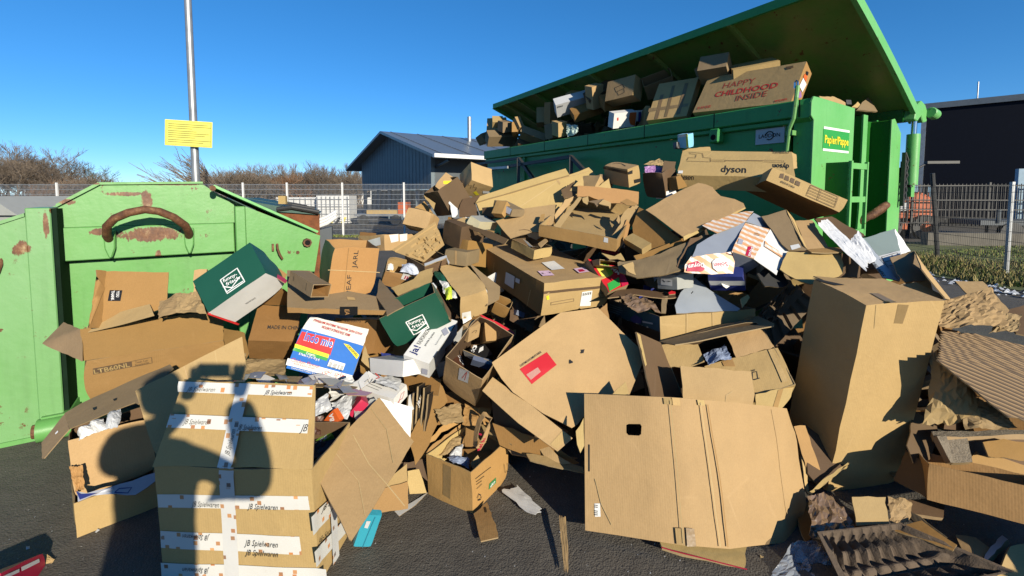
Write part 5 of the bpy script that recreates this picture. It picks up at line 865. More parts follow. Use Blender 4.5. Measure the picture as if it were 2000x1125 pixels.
P('cardboard_sheet','thin torn tab between front sheet and tall carton','cardboard sheet','k1',None,(1.57,2.371,.141),0,-1,0.008,0.004,[([(.018,.07,.079),(.032,.059,.057),(-.001,-.033,-.042),(-.021,-.054,-.057),(-.028,-.041,-.037)],'k1')],[])
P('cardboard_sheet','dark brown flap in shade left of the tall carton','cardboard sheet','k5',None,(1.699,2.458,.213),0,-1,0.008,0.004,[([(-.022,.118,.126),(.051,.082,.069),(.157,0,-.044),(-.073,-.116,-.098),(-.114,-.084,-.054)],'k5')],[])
P('cardboard_sheet','sunlit folded rim of the dark flap left of the tall carton','cardboard sheet','k1',None,(1.683,2.349,.151),0,-1,0.008,0.004,[([(.151,.071,.044),(.155,.065,.039),(-.145,-.072,-.045),(-.161,-.064,-.037)],'k1')],[])
B('carton','carton with yellow sticker at the top left of the heap, scribbled front','carton','k2',None,(-.673,4,1.722),(-.469,.578,-.232),-1,0.004,(.181,.199,.165),'',None,{},0.004,[],[('q','yel',[(.031,-.002,.088),(.085,-.003,.128),(.106,-.003,.101),(.049,-.002,.065)],'sticker'),('l','ink',[(.108,-.003,.12),(.091,-.002,.084),(.083,-.002,.036),(.081,-.002,.011),(.123,-.002,.042),(.134,-.002,.086)],0.0040,(0,-1,0),'print'),('l','ink',[(.146,-.002,.136),(.157,-.002,.085)],0.0040,(0,-1,0),'print')])
B('carton','carton with two scribbled strokes and yellow sticker second from left at the heap top','carton','k2',None,(-.459,4.05,1.663),(1.007,.271,.523),-1,0.004,(.214,.2,.213),'',None,{},0.004,[],[('q','yel',[(.096,-.003,.069),(.108,-.002,.101),(.163,-.002,.06),(.142,-.003,.041)],'sticker'),('q','wh',[(.16,-.003,.128),(.211,-.002,.147),(.239,-.002,.126),(.179,-.003,.095)],'label'),('l','ink',[(-.003,-.003,.185),(.01,-.003,.134),(.033,-.003,.155),(.047,-.002,.112)],0.0039,(0,-1,0),'print'),('l','ink',[(.046,-.003,.186),(.059,-.002,.135),(.083,-.003,.156),(.097,-.002,.113)],0.0039,(0,-1,0),'print')])
B('carton','plain carton corner poking up between the two yellow stickered cartons','carton','k2',None,(-.459,4.12,1.771),(-.536,.423,-.503),-1,0.004,(.091,.15,.065),'',None,{},0.004,[],[])
B('carton','plain pale carton at the left end of the heap above the fence foot','carton','k2',None,(-.918,3.85,1.41),(-.358,.206,-.227),-1,0.004,(.223,.2,.152),'',None,{},0.004,[],[])
P('cardboard_sheet','brown flap standing behind the plain pale carton at the left end','cardboard sheet','k3',None,(-.767,4.015,1.541),0,-1,0.01,0.004,[([(-.077,-.015,-.001),(-.006,.036,.051),(.083,-.021,-.05)],'k3')],[])
B('carton','dark open carton in shade with a pale flap between the left cartons','carton','k5',None,(-.666,4.068,1.457),(.558,-.08,-.883),-1,0.004,(.244,.25,.239),'T',None,{},0.004,[],[])
P('flap','','','k1',None,(-.689,3.919,1.582),0,104,0.006,0.004,[([(-.07,.037,.065),(.04,.002,-.005),(.029,-.039,-.06)],'k1')],[])
P('inner_flap','','','wh',None,(-.498,3.839,1.528),0,104,0.006,0.004,[([(-.106,.084,.131),(.041,.004,.008),(.048,-.025,-.038),(.029,-.042,-.067),(.003,-.039,-.063),(-.016,.018,.029)],'wh')],[])
P('long_carton','very long pale carton lid slanting up to the heap top','carton','k1',None,(.288,4.1,1.681),0,-1,0.02,0.004,[([(-.591,-.197,-.094),(.24,.167,.154),(.435,.261,.225),(.471,.245,.191),(.496,.196,.113),(.258,-.005,-.098),(.16,-.068,-.155),(.068,-.1,-.171),(-.288,-.198,-.194),(-.544,-.263,-.204)],'k1'),([(-.559,-.16,-.043),(.206,.2,.217),(.237,.139,.153),(-.59,-.216,-.094)],'k1')],[('l','crease',[(-.244,-.16,-.15),(-.015,-.006,-.005),(.141,.104,.102)],0.0053,(-.184,.806,-.563),'print'),('q','k2',[(.112,.094,.097),(.131,.102,.102),(.153,.087,.074),(.143,.075,.06)],'tape'),('l','crease',[(.131,.102,.102),(.431,.233,.192)],0.0046,(-.184,.806,-.563),'print')])
P('end_flap','','','k5',None,(-.351,3.907,1.555),0,107,0.01,0.004,[([(-.1,.002,-.025),(-.069,.04,.061),(.067,.034,.087),(.082,.002,.027),(.039,.006,.022),(.073,-.05,-.079),(-.092,-.033,-.093)],'k5')],[])
B('small_box','grey box with blue white labels below the long pale lid','box','k4',None,(-.156,3.72,1.549),(-.057,.293,-.834),-1,0.004,(.226,.133,.061),'',None,{},0.004,[],[('q','whb',[(.076,-.002,.058),(.14,-.002,.057),(.146,-.002,.008),(.074,-.002,.01)],'label'),('q','whb',[(.146,-.002,.059),(.222,-.002,.055),(.214,-.002,.01),(.151,-.002,.01)],'label')])
B('small_box','dark box under the grey labelled box','box','k5',None,(-.249,3.78,1.465),(-.134,-.038,-.488),-1,0.004,(.119,.15,.075),'',None,{},0.004,[],[])
B('small_box','little orange brown open box under the grey labelled box','box','k3',None,(-.136,3.64,1.471),(.956,.069,-.569),-1,0.004,(.095,.12,.061),'',None,{},0.004,[],[])
P('cardboard_sheet','flat grey brown card sheet lying left of the large tray insert','cardboard sheet','k2',None,(.129,3.581,1.437),0,-1,0.007,0.004,[([(-.258,.039,.008),(-.129,.078,.047),(-.047,.138,.098),(.223,.158,.135),(.185,-.05,-.022),(.08,-.025,-.012),(.072,-.101,-.069),(.018,-.096,-.07),(-.145,-.141,-.116)],'k2')],[('l','k5',[(-.075,-.074,-.058),(-.036,-.073,-.054),(-.005,-.081,-.057),(.018,-.097,-.068)],0.0059,(.064,.593,-.802),'print')])
P('tab','','','k3',None,(.23,3.525,1.477),0,118,0.01,0.004,[([(-.005,.034,.024),(.023,.035,.028),(.01,-.04,-.027),(-.028,-.029,-.024)],'k3')],[])
B('book_mailer','cream book mailer with white edge lying left of the flat grey brown sheet','mailer','cream',None,(-.269,3.5,1.386),(.463,.071,1.117),-1,0.004,(.298,.105,.067),'',None,{'T': 'gy'},0.004,[],[])
P('cardboard_sheet','pale torn card flap under the cream book mailer','cardboard sheet','k2',None,(-.357,3.576,1.441),0,-1,0.006,0.004,[([(-.092,.029,.006),(-.026,.055,.037),(.012,.037,.03),(.083,-.062,-.032),(.063,-.048,-.025),(-.039,-.012,-.016)],'k2')],[])
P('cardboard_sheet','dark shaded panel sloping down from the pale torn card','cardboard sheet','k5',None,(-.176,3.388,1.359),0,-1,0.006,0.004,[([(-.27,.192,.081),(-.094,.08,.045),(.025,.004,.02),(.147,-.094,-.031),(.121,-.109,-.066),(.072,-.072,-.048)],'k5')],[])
P('cardboard_sheet','small lit tan panel below the cream book mailer','cardboard sheet','k3',None,(-.181,3.424,1.359),0,-1,0.006,0.004,[([(-.083,.006,.009),(-.004,.038,.026),(.05,.032,.019),(.045,-.048,-.035),(-.008,-.028,-.018)],'k3')],[])
B('tray_insert','large open cardboard tray insert with cut-out tabs on top of heap','tray insert','k3',None,(.194,3.42,1.341),(.199,.155,-.376),-1,0.008,(.579,1.038,.095),'T','k2',{},0.004,[],[('q','whg',[(.486,-.002,.09),(.515,-.003,.088),(.519,-.002,.054),(.487,-.003,.055)],'label')])
P('tab','','','k3',None,(.845,3.473,1.347),0,118,0.006,0.004,[([(-.063,-.069,-.026),(.045,.099,.114),(.069,.096,.066),(.013,-.011,-.043),(-.064,-.115,-.112)],'k3')],[])
P('ledge','','','k2',None,(.451,3.632,1.519),0,118,0.006,0.004,[([(-.135,-.172,-.102),(.099,.185,.115),(.127,.177,.107),(-.091,-.191,-.12)],'k2')],[])
P('ledge','','','k2',None,(.87,3.581,1.459),0,118,0.006,0.004,[([(-.142,-.181,-.126),(-.035,-.045,-.032),(-.023,.009,.013),(.025,.078,.062),(.111,.164,.118),(.156,.157,.101),(-.092,-.181,-.137)],'k2')],[])
P('tab','','','k2',None,(.605,3.784,1.604),0,118,0.006,0.004,[([(-.026,.026,.021),(.027,.036,.03),(.025,-.004,-.003),(.002,-.044,-.036),(-.027,-.014,-.012)],'k2')],[])
P('tab','','','k4',None,(.687,3.74,1.587),0,118,0.006,0.004,[([(-.061,.019,.01),(.068,.04,.03),(.026,-.006,-.003),(-.011,-.051,-.034),(-.023,-.002,-.003)],'k4')],[])
P('tab','','','k2',None,(.759,3.707,1.575),0,118,0.006,0.004,[([(-.06,-.003,.006),(-.018,.042,.035),(.045,.027,.014),(.021,-.051,-.041),(.012,-.016,-.014)],'k2')],[])
P('tab','','','k3',None,(.937,3.691,1.584),0,118,0.006,0.004,[([(-.061,.032,.009),(-.008,.049,.034),(.063,-.028,-.006),(.036,-.041,-.022),(-.03,-.011,-.015)],'k3')],[])
P('tab','','','k2',None,(.816,3.52,1.461),0,118,0.006,0.004,[([(-.017,0,-.006),(.004,.022,.036),(.014,-.002,.002),(-.001,-.02,-.032)],'k2')],[])
P('cardboard_sheet','back panel strip standing behind the large tray insert','cardboard sheet','k3',None,(.805,3.938,1.646),0,-1,0.008,0.004,[([(-.245,.015,.083),(.076,.037,.057),(.29,.045,.027),(.268,-.012,-.082),(.019,-.03,-.065),(-.153,-.021,-.008),(-.255,-.034,-.013)],'k3')],[])
P('cardboard_sheet','diagonal double strip left of the large tray insert','cardboard sheet','k2',None,(.426,3.741,1.552),0,-1,0.02,0.004,[([(-.09,-.101,-.063),(.011,.05,.057),(.087,.114,.082),(.074,.081,.048),(-.082,-.143,-.125)],'k2')],[])
P('cardboard_sheet','dark curled dividers behind the large tray insert','cardboard sheet','k5',None,(.508,4.009,1.688),0,-1,0.01,0.004,[([(-.082,-.001,.007),(.038,.075,.08),(.03,.041,.043),(-.011,-.003,-.002),(.051,-.005,-.011),(.037,-.045,-.055),(-.062,-.062,-.063)],'k5')],[])
B('carton','open grey brown carton with a pale torn flap behind the large tray insert','carton','k2',None,(.576,4.1,1.718),(-.706,.009,-.796),-1,0.004,(.187,.2,.135),'T',None,{},0.004,[],[])
B('carton','dark carton left of the smile-mark box','carton','k4',None,(.793,4.15,1.715),(-.097,-.007,.325),-1,0.004,(.131,.2,.117),'',None,{},0.004,[],[])
P('carton_flap','pale triangular torn flap in front of dark carton near the smile-mark box','cardboard sheet','k1',None,(.81,4.007,1.737),0,-1,0.008,0.004,[([(-.075,-.007,-.024),(.03,.013,.056),(.045,-.007,-.033)],'k1')],[])
P('flap','','','k1',None,(.588,4.005,1.75),0,130,0.008,0.004,[([(-.057,-.008,-.028),(.025,.016,.056),(.032,-.008,-.028)],'k1')],[])
B('carton','small carton with black tape and smile mark standing at the top of the heap','carton','k1',None,(.846,4.2,1.76),(.306,.177,-.984),-1,0.004,(.287,.14,.161),'',None,{'T': 'k2', 'F': 'k2'},0.004,[],[('q','tapek',[(-.001,-.003,.152),(.287,-.002,.145),(.284,-.003,.118),(-.004,-.003,.128)],'tape'),('l','ink',[(.051,.063,.163),(.058,.1,.163),(.113,.108,.163),(.202,.066,.163)],0.0073,(0,0,1),'print'),('q','tapek',[(.29,-.001,.141),(.29,.055,.143),(.29,.052,.112),(.29,.003,.117)],'tape'),('q','tapek',[(.29,.06,.055),(.29,.141,.045),(.29,.145,.011),(.29,.063,.022)],'tape')])
B('carton','dark brown carton overflowing with paper bags right of the smile-mark box','carton','k5',None,(1.204,4.153,1.628),(.332,.04,-.919),-1,0.004,(.208,.2,.231),'T',None,{},0.004,[],[])
C('paper_bag','patterned brown paper bag on top of the dark overflowing carton','paper bag','k2p',None,(1.307,4.162,1.925),0,-1,0.003,[(-.125,-.012,-.009),(.043,.088,.058),(.058,-.012,-.009),(.024,-.062,-.039)],0.03,90,22,7,0.0,0.12)
C('paper_bag','purple and red packet edge under the patterned paper bag','packet','purp',None,(1.252,4.105,1.868),0,-1,0.003,[(-.078,.015,.019),(.083,.035,.034),(.074,-.025,-.024),(-.079,-.025,-.028)],0.03,91,22,7,0.0,0.12)
P('carton_flap','dark flap hanging beside the long vacuum cleaner carton','cardboard sheet','k5',None,(1.365,4.025,1.86),0,-1,0.008,0.004,[([(-.033,.028,.09),(.065,.025,.077),(.048,-.002,-.009),(.002,-.027,-.085),(-.082,-.024,-.072)],'k5')],[])
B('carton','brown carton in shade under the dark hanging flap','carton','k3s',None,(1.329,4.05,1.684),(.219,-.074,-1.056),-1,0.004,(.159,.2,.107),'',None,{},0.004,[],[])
B('white_box','pale box corner below the brown carton in shade','box','wh',None,(1.331,3.98,1.616),(.001,-.104,.283),-1,0.004,(.108,.15,.066),'',None,{},0.004,[],[])
B('vacuum_carton','long vacuum cleaner carton printed dyson at the top of the heap','carton','k1',None,(1.431,4.019,1.704),(.561,.05,-.428),-1,0.004,(.869,.442,.138),'',None,{},0.004,[],[('t','ink','dyson',(.337,.064,.142),(1,-.029,0),(.029,1,0),.191,.119,'b'),('t','ink','dyson',(.839,.21,.142),(-1,.027,0),(-.027,-1,0),.116,.085,'b'),('t','ink','dyson',(.018,-.004,.098),(1,0,-.001),(.001,0,1),.119,.05,'b'),('t','ink','DYSON V11',(.847,.442,.142),(-1,-.024,0),(.024,-1,0),.114,.037,'b'),('l','inkbrown',[(.058,.257,.14),(.066,.315,.14),(.123,.298,.14),(.126,.366,.14),(.072,.384,.14),(.065,.414,.14),(.176,.387,.14),(.189,.31,.14),(.248,.302,.14),(.253,.228,.14),(.06,.239,.14)],0.0045,(0,0,1),'drawing'),('l','inkbrown',[(.259,.265,.14),(.368,.27,.14),(.369,.242,.14),(.26,.238,.14)],0.0040,(0,0,1),'drawing'),('l','inkbrown',[(.368,.26,.14),(.66,.263,.14)],0.0070,(0,0,1),'drawing'),('l','inkbrown',[(.66,.272,.14),(.802,.269,.14),(.8,.234,.14),(.66,.246,.14)],0.0039,(0,0,1),'drawing'),('q','wh',[(.007,.053,.14),(.044,.055,.14),(.045,.011,.14),(.008,.009,.14)],'label')])
P('flap','','','k1',None,(2.562,4.21,1.957),0,141,0.008,0.004,[([(.018,.086,.086),(.071,.093,.063),(-.014,-.068,-.069),(-.075,-.11,-.08)],'k1')],[])
P('flap','','','k1',None,(1.729,4.356,2.069),0,141,0.008,0.004,[([(-.134,-.006,.003),(.145,.043,.036),(.128,-.011,-.021),(-.14,-.026,-.018)],'k1')],[])
B('drink_carton','small blue white and lime drink carton standing behind the vacuum carton','drink carton','ltb',None,(1.554,4.35,2.085),(.235,.077,-.991),-1,0.004,(.108,.08,.127),'',None,{},0.004,[],[('q','lime',[(.091,-.003,.127),(.112,-.003,.127),(.12,-.003,.001),(.093,-.003,.001)],'stripe'),('q','wh',[(.001,-.002,.121),(.107,-.002,.131),(.106,-.003,.108),(.005,-.002,.097)],'top')])
B('bottle_cap','black bottle with white cap lying left of the small drink carton','bottle','black',None,(1.527,4.32,2.082),(-.027,-.018,.204),-1,0.004,(.079,.06,.059),'',None,{},0.004,[],[('q','wh',[(.063,-.003,.053),(.1,-.003,.053),(.1,-.002,.01),(.063,-.003,.006)],'cap')])
B('carton','flat carton with four black pictograms and a printed table tilted over the heap','carton','k1',None,(1.921,3.5,1.758),(-.173,.448,-.252),-1,0.004,(.556,.497,.108),'',None,{'D': 'k3s'},0.004,[],[('q','inkbrown',[(.068,-.003,.09),(.09,-.003,.1),(.104,-.002,.063),(.072,-.003,.057)],'pictogram'),('q','inkbrown',[(.105,-.003,.094),(.132,-.002,.094),(.144,-.003,.061),(.11,-.002,.058)],'pictogram'),('q','inkbrown',[(.148,-.003,.093),(.175,-.003,.094),(.183,-.002,.059),(.152,-.003,.061)],'pictogram'),('q','inkbrown',[(.188,-.002,.091),(.22,-.003,.089),(.226,-.002,.058),(.191,-.002,.058)],'pictogram'),('t','ink','MADE IN CHINA',(.096,-.004,.029),(1,0,-.009),(.009,0,1),.105,.015,'b'),('l','inkbrown',[(.293,-.003,.103),(.493,-.003,.102),(.505,-.002,.019),(.297,-.002,.019),(.293,-.003,.103)],0.0038,(0,-1,0),'table'),('l','inkbrown',[(.295,-.002,.083),(.495,-.002,.082)],0.0034,(0,-1,0),'table'),('l','inkbrown',[(.297,-.003,.062),(.5,-.002,.063)],0.0034,(0,-1,0),'table'),('l','inkbrown',[(.299,-.003,.042),(.501,-.003,.043)],0.0034,(0,-1,0),'table'),('l','inkbrown',[(.368,-.002,.105),(.381,-.003,.018)],0.0034,(0,-1,0),'table')])
P('flat_carton','large pale flat carton lying open on the right of the tray insert','carton','k2',None,(1.503,3.523,1.571),0,-1,0.006,0.004,[([(-.471,.033,-.035),(-.287,.13,.051),(.022,.261,.176),(.07,.235,.167),(.099,.186,.141),(.108,.11,.096),(.119,.062,.068),(.202,.011,.048),(.238,-.053,.014),(.23,-.094,-.012),(-.302,-.299,-.215)],'k2'),([(-.303,-.303,-.214),(.291,.027,-.015),(.29,.016,-.03),(-.306,-.322,-.241)],'k1')],[])
P('inner_panel','','','k3s',None,(1.056,3.453,1.368),0,147,0.006,0.004,[([(-.046,.214,.182),(.002,.155,.155),(.168,-.159,-.047),(.151,-.176,-.075),(-.021,-.147,-.16),(-.134,-.012,-.1),(-.12,.125,.045)],'k3s')],[])
B('small_box','slim pale box lying right of the large tray insert','box','k1',None,(.91,3.2,1.228),(.402,-.445,.409),-1,0.004,(.089,.179,.053),'',None,{},0.004,[],[])
B('carton','end of an open pale carton under the front corner of the large tray insert','carton','k2',None,(.603,3.16,1.163),(-.246,.142,.228),-1,0.004,(.201,.3,.044),'F',None,{},0.004,[],[])
P('cardboard_sheet','torn pale flap piece above the open pale carton end','cardboard sheet','k1',None,(.713,3.181,1.22),0,-1,0.005,0.004,[([(-.087,.038,.021),(0,.008,.003),(.053,.051,.02),(.068,-.035,-.019),(.011,-.022,-.01),(-.045,-.04,-.015)],'k1')],[])
B('carton','small open tray carton with white scraps left of the large tray insert','carton','k1',None,(.154,3.3,1.184),(.23,-.054,.687),-1,0.004,(.182,.255,.072),'T','k5',{},0.004,[],[])
P('cardboard_sheet','pale card tab inside the small open tray carton','cardboard sheet','k2',None,(.229,3.386,1.298),0,-1,0.005,0.004,[([(-.039,.006,-.01),(.023,.04,.028),(.036,.001,.013),(-.02,-.048,-.031)],'k2')],[])
P('paper_sheet','white curled paper scrap inside the small open tray carton','paper','wh',None,(.134,3.384,1.286),0,-1,0.003,0.004,[([(-.05,.034,.034),(-.02,.013,.017),(.017,-.01,-.015),(.059,-.05,-.018),(-.005,.012,-.017)],'wh')],[])
B('long_carton','long brown stacked carton with pink and white stickers across the heap centre','carton','k3',None,(.189,2.95,.867),(.179,.003,.546),-1,0.004,(.578,1.12,.218),'',None,{'T': 'k2', 'L': 'k3s', 'F': 'k1'},0.004,[],[('q','k5',[(-.005,-.003,.167),(.576,-.003,.152),(.575,-.003,.133),(-.003,-.002,.149)],'gap'),('q','wh',[(.319,-.002,.127),(.409,-.003,.128),(.415,-.003,.014),(.318,-.003,.023)],'label'),('q','yel',[(.019,-.002,.133),(.039,-.003,.138),(.047,-.003,.108),(.027,-.002,.107)],'sticker'),('t','ink','|||||',(.327,-.004,.104),(.999,0,.039),(-.039,0,.999),.072,.015,'b'),('l','inkbrown',[(.063,-.003,.085),(.254,-.002,.087),(.257,-.003,.068),(.065,-.003,.067),(.063,-.003,.085)],0.0033,(0,-1,0),'print'),('l','inkbrown',[(.471,-.003,.099),(.537,-.002,.099),(.544,-.002,.063),(.477,-.002,.064),(.471,-.003,.099)],0.0036,(0,-1,0),'print'),('q','wh',[(.236,.38,.22),(.355,.389,.22),(.322,.213,.22),(.206,.209,.22)],'label'),('q','pink',[(.09,.217,.22),(.177,.205,.22),(.151,.102,.22),(.064,.116,.22)],'sticker'),('t','ink','[ ]',(.088,.152,.222),(.999,.039,0),(-.039,.999,0),.07,.021,''),('q','pink',[(.381,.186,.22),(.483,.195,.22),(.454,.098,.22),(.355,.091,.22)],'sticker'),('q','crim',[(.396,.159,.222),(.439,.159,.222),(.431,.115,.222),(.373,.108,.222)],'sticker_mark'),('q','whg',[(-.003,.463,.144),(-.003,.342,.15),(-.002,.345,.057),(-.003,.469,.055)],'label'),('q','whg',[(-.003,.328,.147),(-.003,.274,.151),(-.003,.275,.12),(-.003,.329,.116)],'label'),('l','k1',[(-.002,.644,.161),(-.003,.651,.023)],0.0047,(-1,0,0),'print'),('l','k1',[(-.003,.127,.13),(-.002,.147,.005)],0.0041,(-1,0,0),'print')])
B('carton','taped dark carton behind the upper end of the long stacked carton','carton','k4',None,(-.495,3.35,1.148),(-.02,.077,-.325),-1,0.004,(.172,.25,.104),'',None,{},0.004,[],[('q','k2',[(.079,-.003,.105),(.095,-.003,.103),(.099,-.003,.002),(.083,-.003,0)],'tape')])
B('carton','tan carton stub at the upper end of the long stacked carton','carton','k3s',None,(-.41,3.45,1.125),(-.207,-.032,-.649),-1,0.004,(.081,.3,.19),'',None,{},0.004,[],[])
B('carton','dark purple brown carton deep in the shade left of the long stacked carton','carton','k5',None,(-.548,3.6,1.279),(.055,.214,-.743),-1,0.004,(.203,.25,.182),'',None,{},0.004,[],[])
B('black_box','open black-lined box with white rims right of the pulp insert','box','k5',None,(-.612,3.25,1.072),(.202,-.278,.733),-1,0.004,(.199,.25,.084),'T',None,{},0.004,[],[])
P('rim','','','whg',None,(-.509,3.225,1.179),0,159,0.008,0.004,[([(-.117,.021,-.018),(.041,.044,.041),(.068,-.028,0),(.068,-.054,-.017),(.044,.021,.026),(-.105,-.005,-.032)],'whg')],[])
P('colour_box','red yellow and green printed snack box right of the long stacked carton','box','redc',None,(.694,3.238,1.099),0,-1,0.06,0.004,[([(-.148,.062,.092),(-.028,.068,.065),(.09,.066,.031),(.118,-.053,-.076),(-.033,-.142,-.111)],'redc')],[('q','yelg',[(-.119,.053,.08),(-.048,.057,.064),(-.01,-.031,-.021),(-.059,-.062,-.033)],'print'),('q','lime2',[(-.044,.058,.064),(.001,.059,.053),(.025,-.001,-.004),(-.011,-.035,-.024)],'print'),('q','grn',[(-.031,-.14,-.107),(-.036,-.09,-.064),(.058,-.021,-.03),(.056,-.077,-.077)],'print'),('t','white','MM',(.009,.023,.022),(.699,-.443,-.562),(.687,.635,.354),.069,.036,'b'),('q','crim',[(.068,.062,.037),(.09,.06,.03),(.118,-.054,-.074),(.065,-.085,-.086)],'print')])
P('printed_carton','unfolded orange striped biscuit carton, white inside toned blue grey as shade, in the right of the heap','carton','wh_shade',None,(1.56,3.159,1.304),0,-1,0.005,0.004,[([(-.313,-.074,.01),(-.138,.029,.081),(.115,.141,.153),(-.097,-.108,-.034),(-.382,-.167,-.061)],'wh_shade'),([(.115,.141,.149),(.267,.101,.1),(.012,-.19,-.068),(-.125,-.16,-.028)],'stripe'),([(.267,.101,.1),(.402,.042,.015),(.119,-.259,-.163),(.013,-.18,-.069)],'wh'),([(.237,.266,.214),(.3,.254,.173),(.401,.211,.084),(.39,.179,.057),(.306,.177,.095),(.115,.141,.149)],'wh_shade'),([(-.386,-.16,-.058),(-.124,-.159,-.028),(-.11,-.182,-.086),(-.132,-.211,-.161),(-.269,-.208,-.168),(-.444,-.197,-.157),(-.432,-.18,-.113)],'stripe'),([(-.21,.099,.13),(-.062,.208,.182),(.187,.288,.221),(.245,.288,.221),(.115,.141,.149),(-.149,.004,.083)],'stripe'),([(-.131,-.201,-.023),(.013,-.181,-.069),(.073,-.135,-.12),(.012,.023,-.241),(.002,.111,-.313),(-.166,.028,-.21),(-.036,-.021,-.194)],'wh_shade')],[('q','crim',[(.021,-.091,.003),(.055,-.085,.003),(-.007,-.182,-.057),(-.035,-.171,-.045)],'logo'),('t','white','Doyum',(.045,-.092,.002),(-.561,-.713,-.421),(.82,-.411,-.398),.114,.018,'b'),('q','bars',[(-.013,-.031,.049),(.014,-.04,.04),(-.017,-.084,.013),(-.047,-.081,.019)],'barcode'),('l','ink',[(.133,.043,.081),(.165,.035,.071)],0.0036,(-.111,.568,-.815),'print'),('l','ink',[(.122,.028,.072),(.154,.02,.062)],0.0036,(-.111,.568,-.815),'print'),('q','stripe',[(.173,-.013,.033),(.183,-.039,.008),(.263,-.086,-.053),(.23,-.12,-.072),(.142,-.066,-.003)],'print'),('q','crim',[(-.43,-.197,-.15),(-.411,-.179,-.102),(-.35,-.175,-.086),(-.311,-.197,-.136),(-.332,-.202,-.152)],'logo'),('t','white','Doyum',(-.316,-.185,-.097),(-.992,-.009,-.128),(.122,-.37,-.921),.104,.03,'b'),('q','white',[(-.259,-.183,-.091),(-.236,-.176,-.072),(-.19,-.175,-.065),(-.156,-.184,-.084),(-.159,-.199,-.122),(-.189,-.208,-.148),(-.235,-.207,-.151),(-.261,-.198,-.129)],'logo'),('t','crim','Sölen',(-.164,-.189,-.09),(-.994,-.002,-.111),(.104,-.37,-.923),.09,.03,'b')])  # shade of the white inside is put into its blue grey colour
S('crushed_carton','wet crushed brown carton wrapped in clear film below the pale flat carton','carton','k4',None,(1.063,3.125,1.226),0,-1,0.012,0.018,0,[[(-.339,.015,-.038),(-.34,-.025,-.095)],[(-.225,-.005,-.017),(-.24,-.105,-.116)],[(-.045,.015,.033),(-.094,-.125,-.105)],[(.169,.075,.104),(.047,-.125,-.078)],[(.289,.135,.142),(.118,-.065,-.002)],[(.402,.175,.135),(.258,.035,.037)]],[])
P('rim','','','k5',None,(1.262,3.154,1.267),0,163,0.01,0.004,[([(-.098,-.045,-.004),(-.011,.051,.081),(.17,.14,.098),(.206,.145,.083),(.129,.072,.025),(-.077,-.087,-.079),(-.148,-.141,-.115),(-.173,-.134,-.089)],'k5')],[])
P('cardboard_sheet','tan wet card under the slim pale box','cardboard sheet','k3s',None,(1.105,3.277,1.277),0,-1,0.01,0.004,[([(-.259,-.098,-.052),(-.109,-.035,-.016),(.176,.101,.066),(.282,.131,.078),(.153,.038,.012),(-.244,-.137,-.089)],'k3s')],[])
P('cardboard_sheet','brown card corner under wet crushed carton beside the snack box','cardboard sheet','k2',None,(.784,3.032,1.16),0,-1,0.006,0.004,[([(-.045,.022,.02),(.028,.029,.04),(.03,-.035,-.039),(-.013,-.016,-.022)],'k2')],[])
P('carton','open brown carton bent like a tent right of the orange striped carton','carton','k2',None,(2.055,3.234,1.366),0,-1,0.006,0.004,[([(-.231,.126,.121),(-.004,.216,.174),(-.018,.106,.092),(-.062,-.138,-.088),(-.195,-.151,-.09),(-.212,-.108,-.056),(-.225,.054,.066)],'k4'),([(-.004,.216,.174),(.034,.161,.093),(-.056,-.134,-.085),(-.07,-.121,-.062),(-.031,.104,.1)],'k1'),([(.048,.183,.091),(.205,.226,.093),(.159,.076,.009),(.162,.034,-.017),(.122,-.076,-.078),(-.056,-.134,-.085)],'k2'),([(-.06,-.134,-.085),(.134,-.032,-.079),(.315,-.073,-.092),(.127,-.184,-.1),(-.082,-.217,-.095)],'k3')],[('q','whg',[(-.162,-.114,-.061),(-.09,-.093,-.049),(-.093,-.121,-.071),(-.173,-.151,-.088)],'sticker')])
P('carton','wide sunlit carton panel with torn right edge behind the tall carton','carton','k1',None,(2.121,3.041,1.159),0,-1,0.006,0.004,[([(-.284,.015,.113),(.097,.059,.097),(.073,-.017,.036),(.02,-.084,-.014),(-.021,-.116,-.036),(-.069,-.129,-.04),(-.254,-.195,-.07),(-.307,-.186,-.055),(-.382,-.146,-.01),(-.408,-.118,.018)],'k1'),([(.097,.059,.097),(.389,.3,.056),(.434,.309,-.032),(.38,.237,-.103),(.021,-.057,-.05),(.085,.005,-.03),(.132,.064,.023)],'k5')],[])
P('cardboard_sheet','dark brown panel leaning below the pictogram carton','cardboard sheet','k5',None,(2.503,3.489,1.377),0,-1,0.01,0.004,[([(-.137,.116,.086),(.039,.167,.099),(.156,-.002,-.017),(.151,-.041,-.041),(.03,-.102,-.066),(-.096,-.12,-.064),(-.143,-.018,.003)],'k5')],[])
P('cardboard_sheet','grey card corner under the torn white film','cardboard sheet','k4',None,(2.551,3.386,1.299),0,-1,0.008,0.004,[([(-.07,.064,.053),(.103,.114,.052),(.063,-.069,-.055),(-.096,-.108,-.05)],'k4')],[])
C('plastic_film','torn crumpled white plastic film draped right of the brown tent carton','plastic film','film',None,(2.253,3.115,1.329),0,-1,0.003,[(-.059,.185,.102),(.05,.245,.143),(.058,-.165,-.09),(-.048,-.265,-.156)],0.011,100,18,7,0.0,0.04)
C('plastic_film','second white film piece beside the chair carton','plastic film','film',None,(2.361,3.09,1.286),0,-1,0.003,[(-.004,.11,.044),(.095,.17,.1),(.029,-.09,-.054),(-.12,-.19,-.089)],0.014,101,16,7,0.0,0.05)
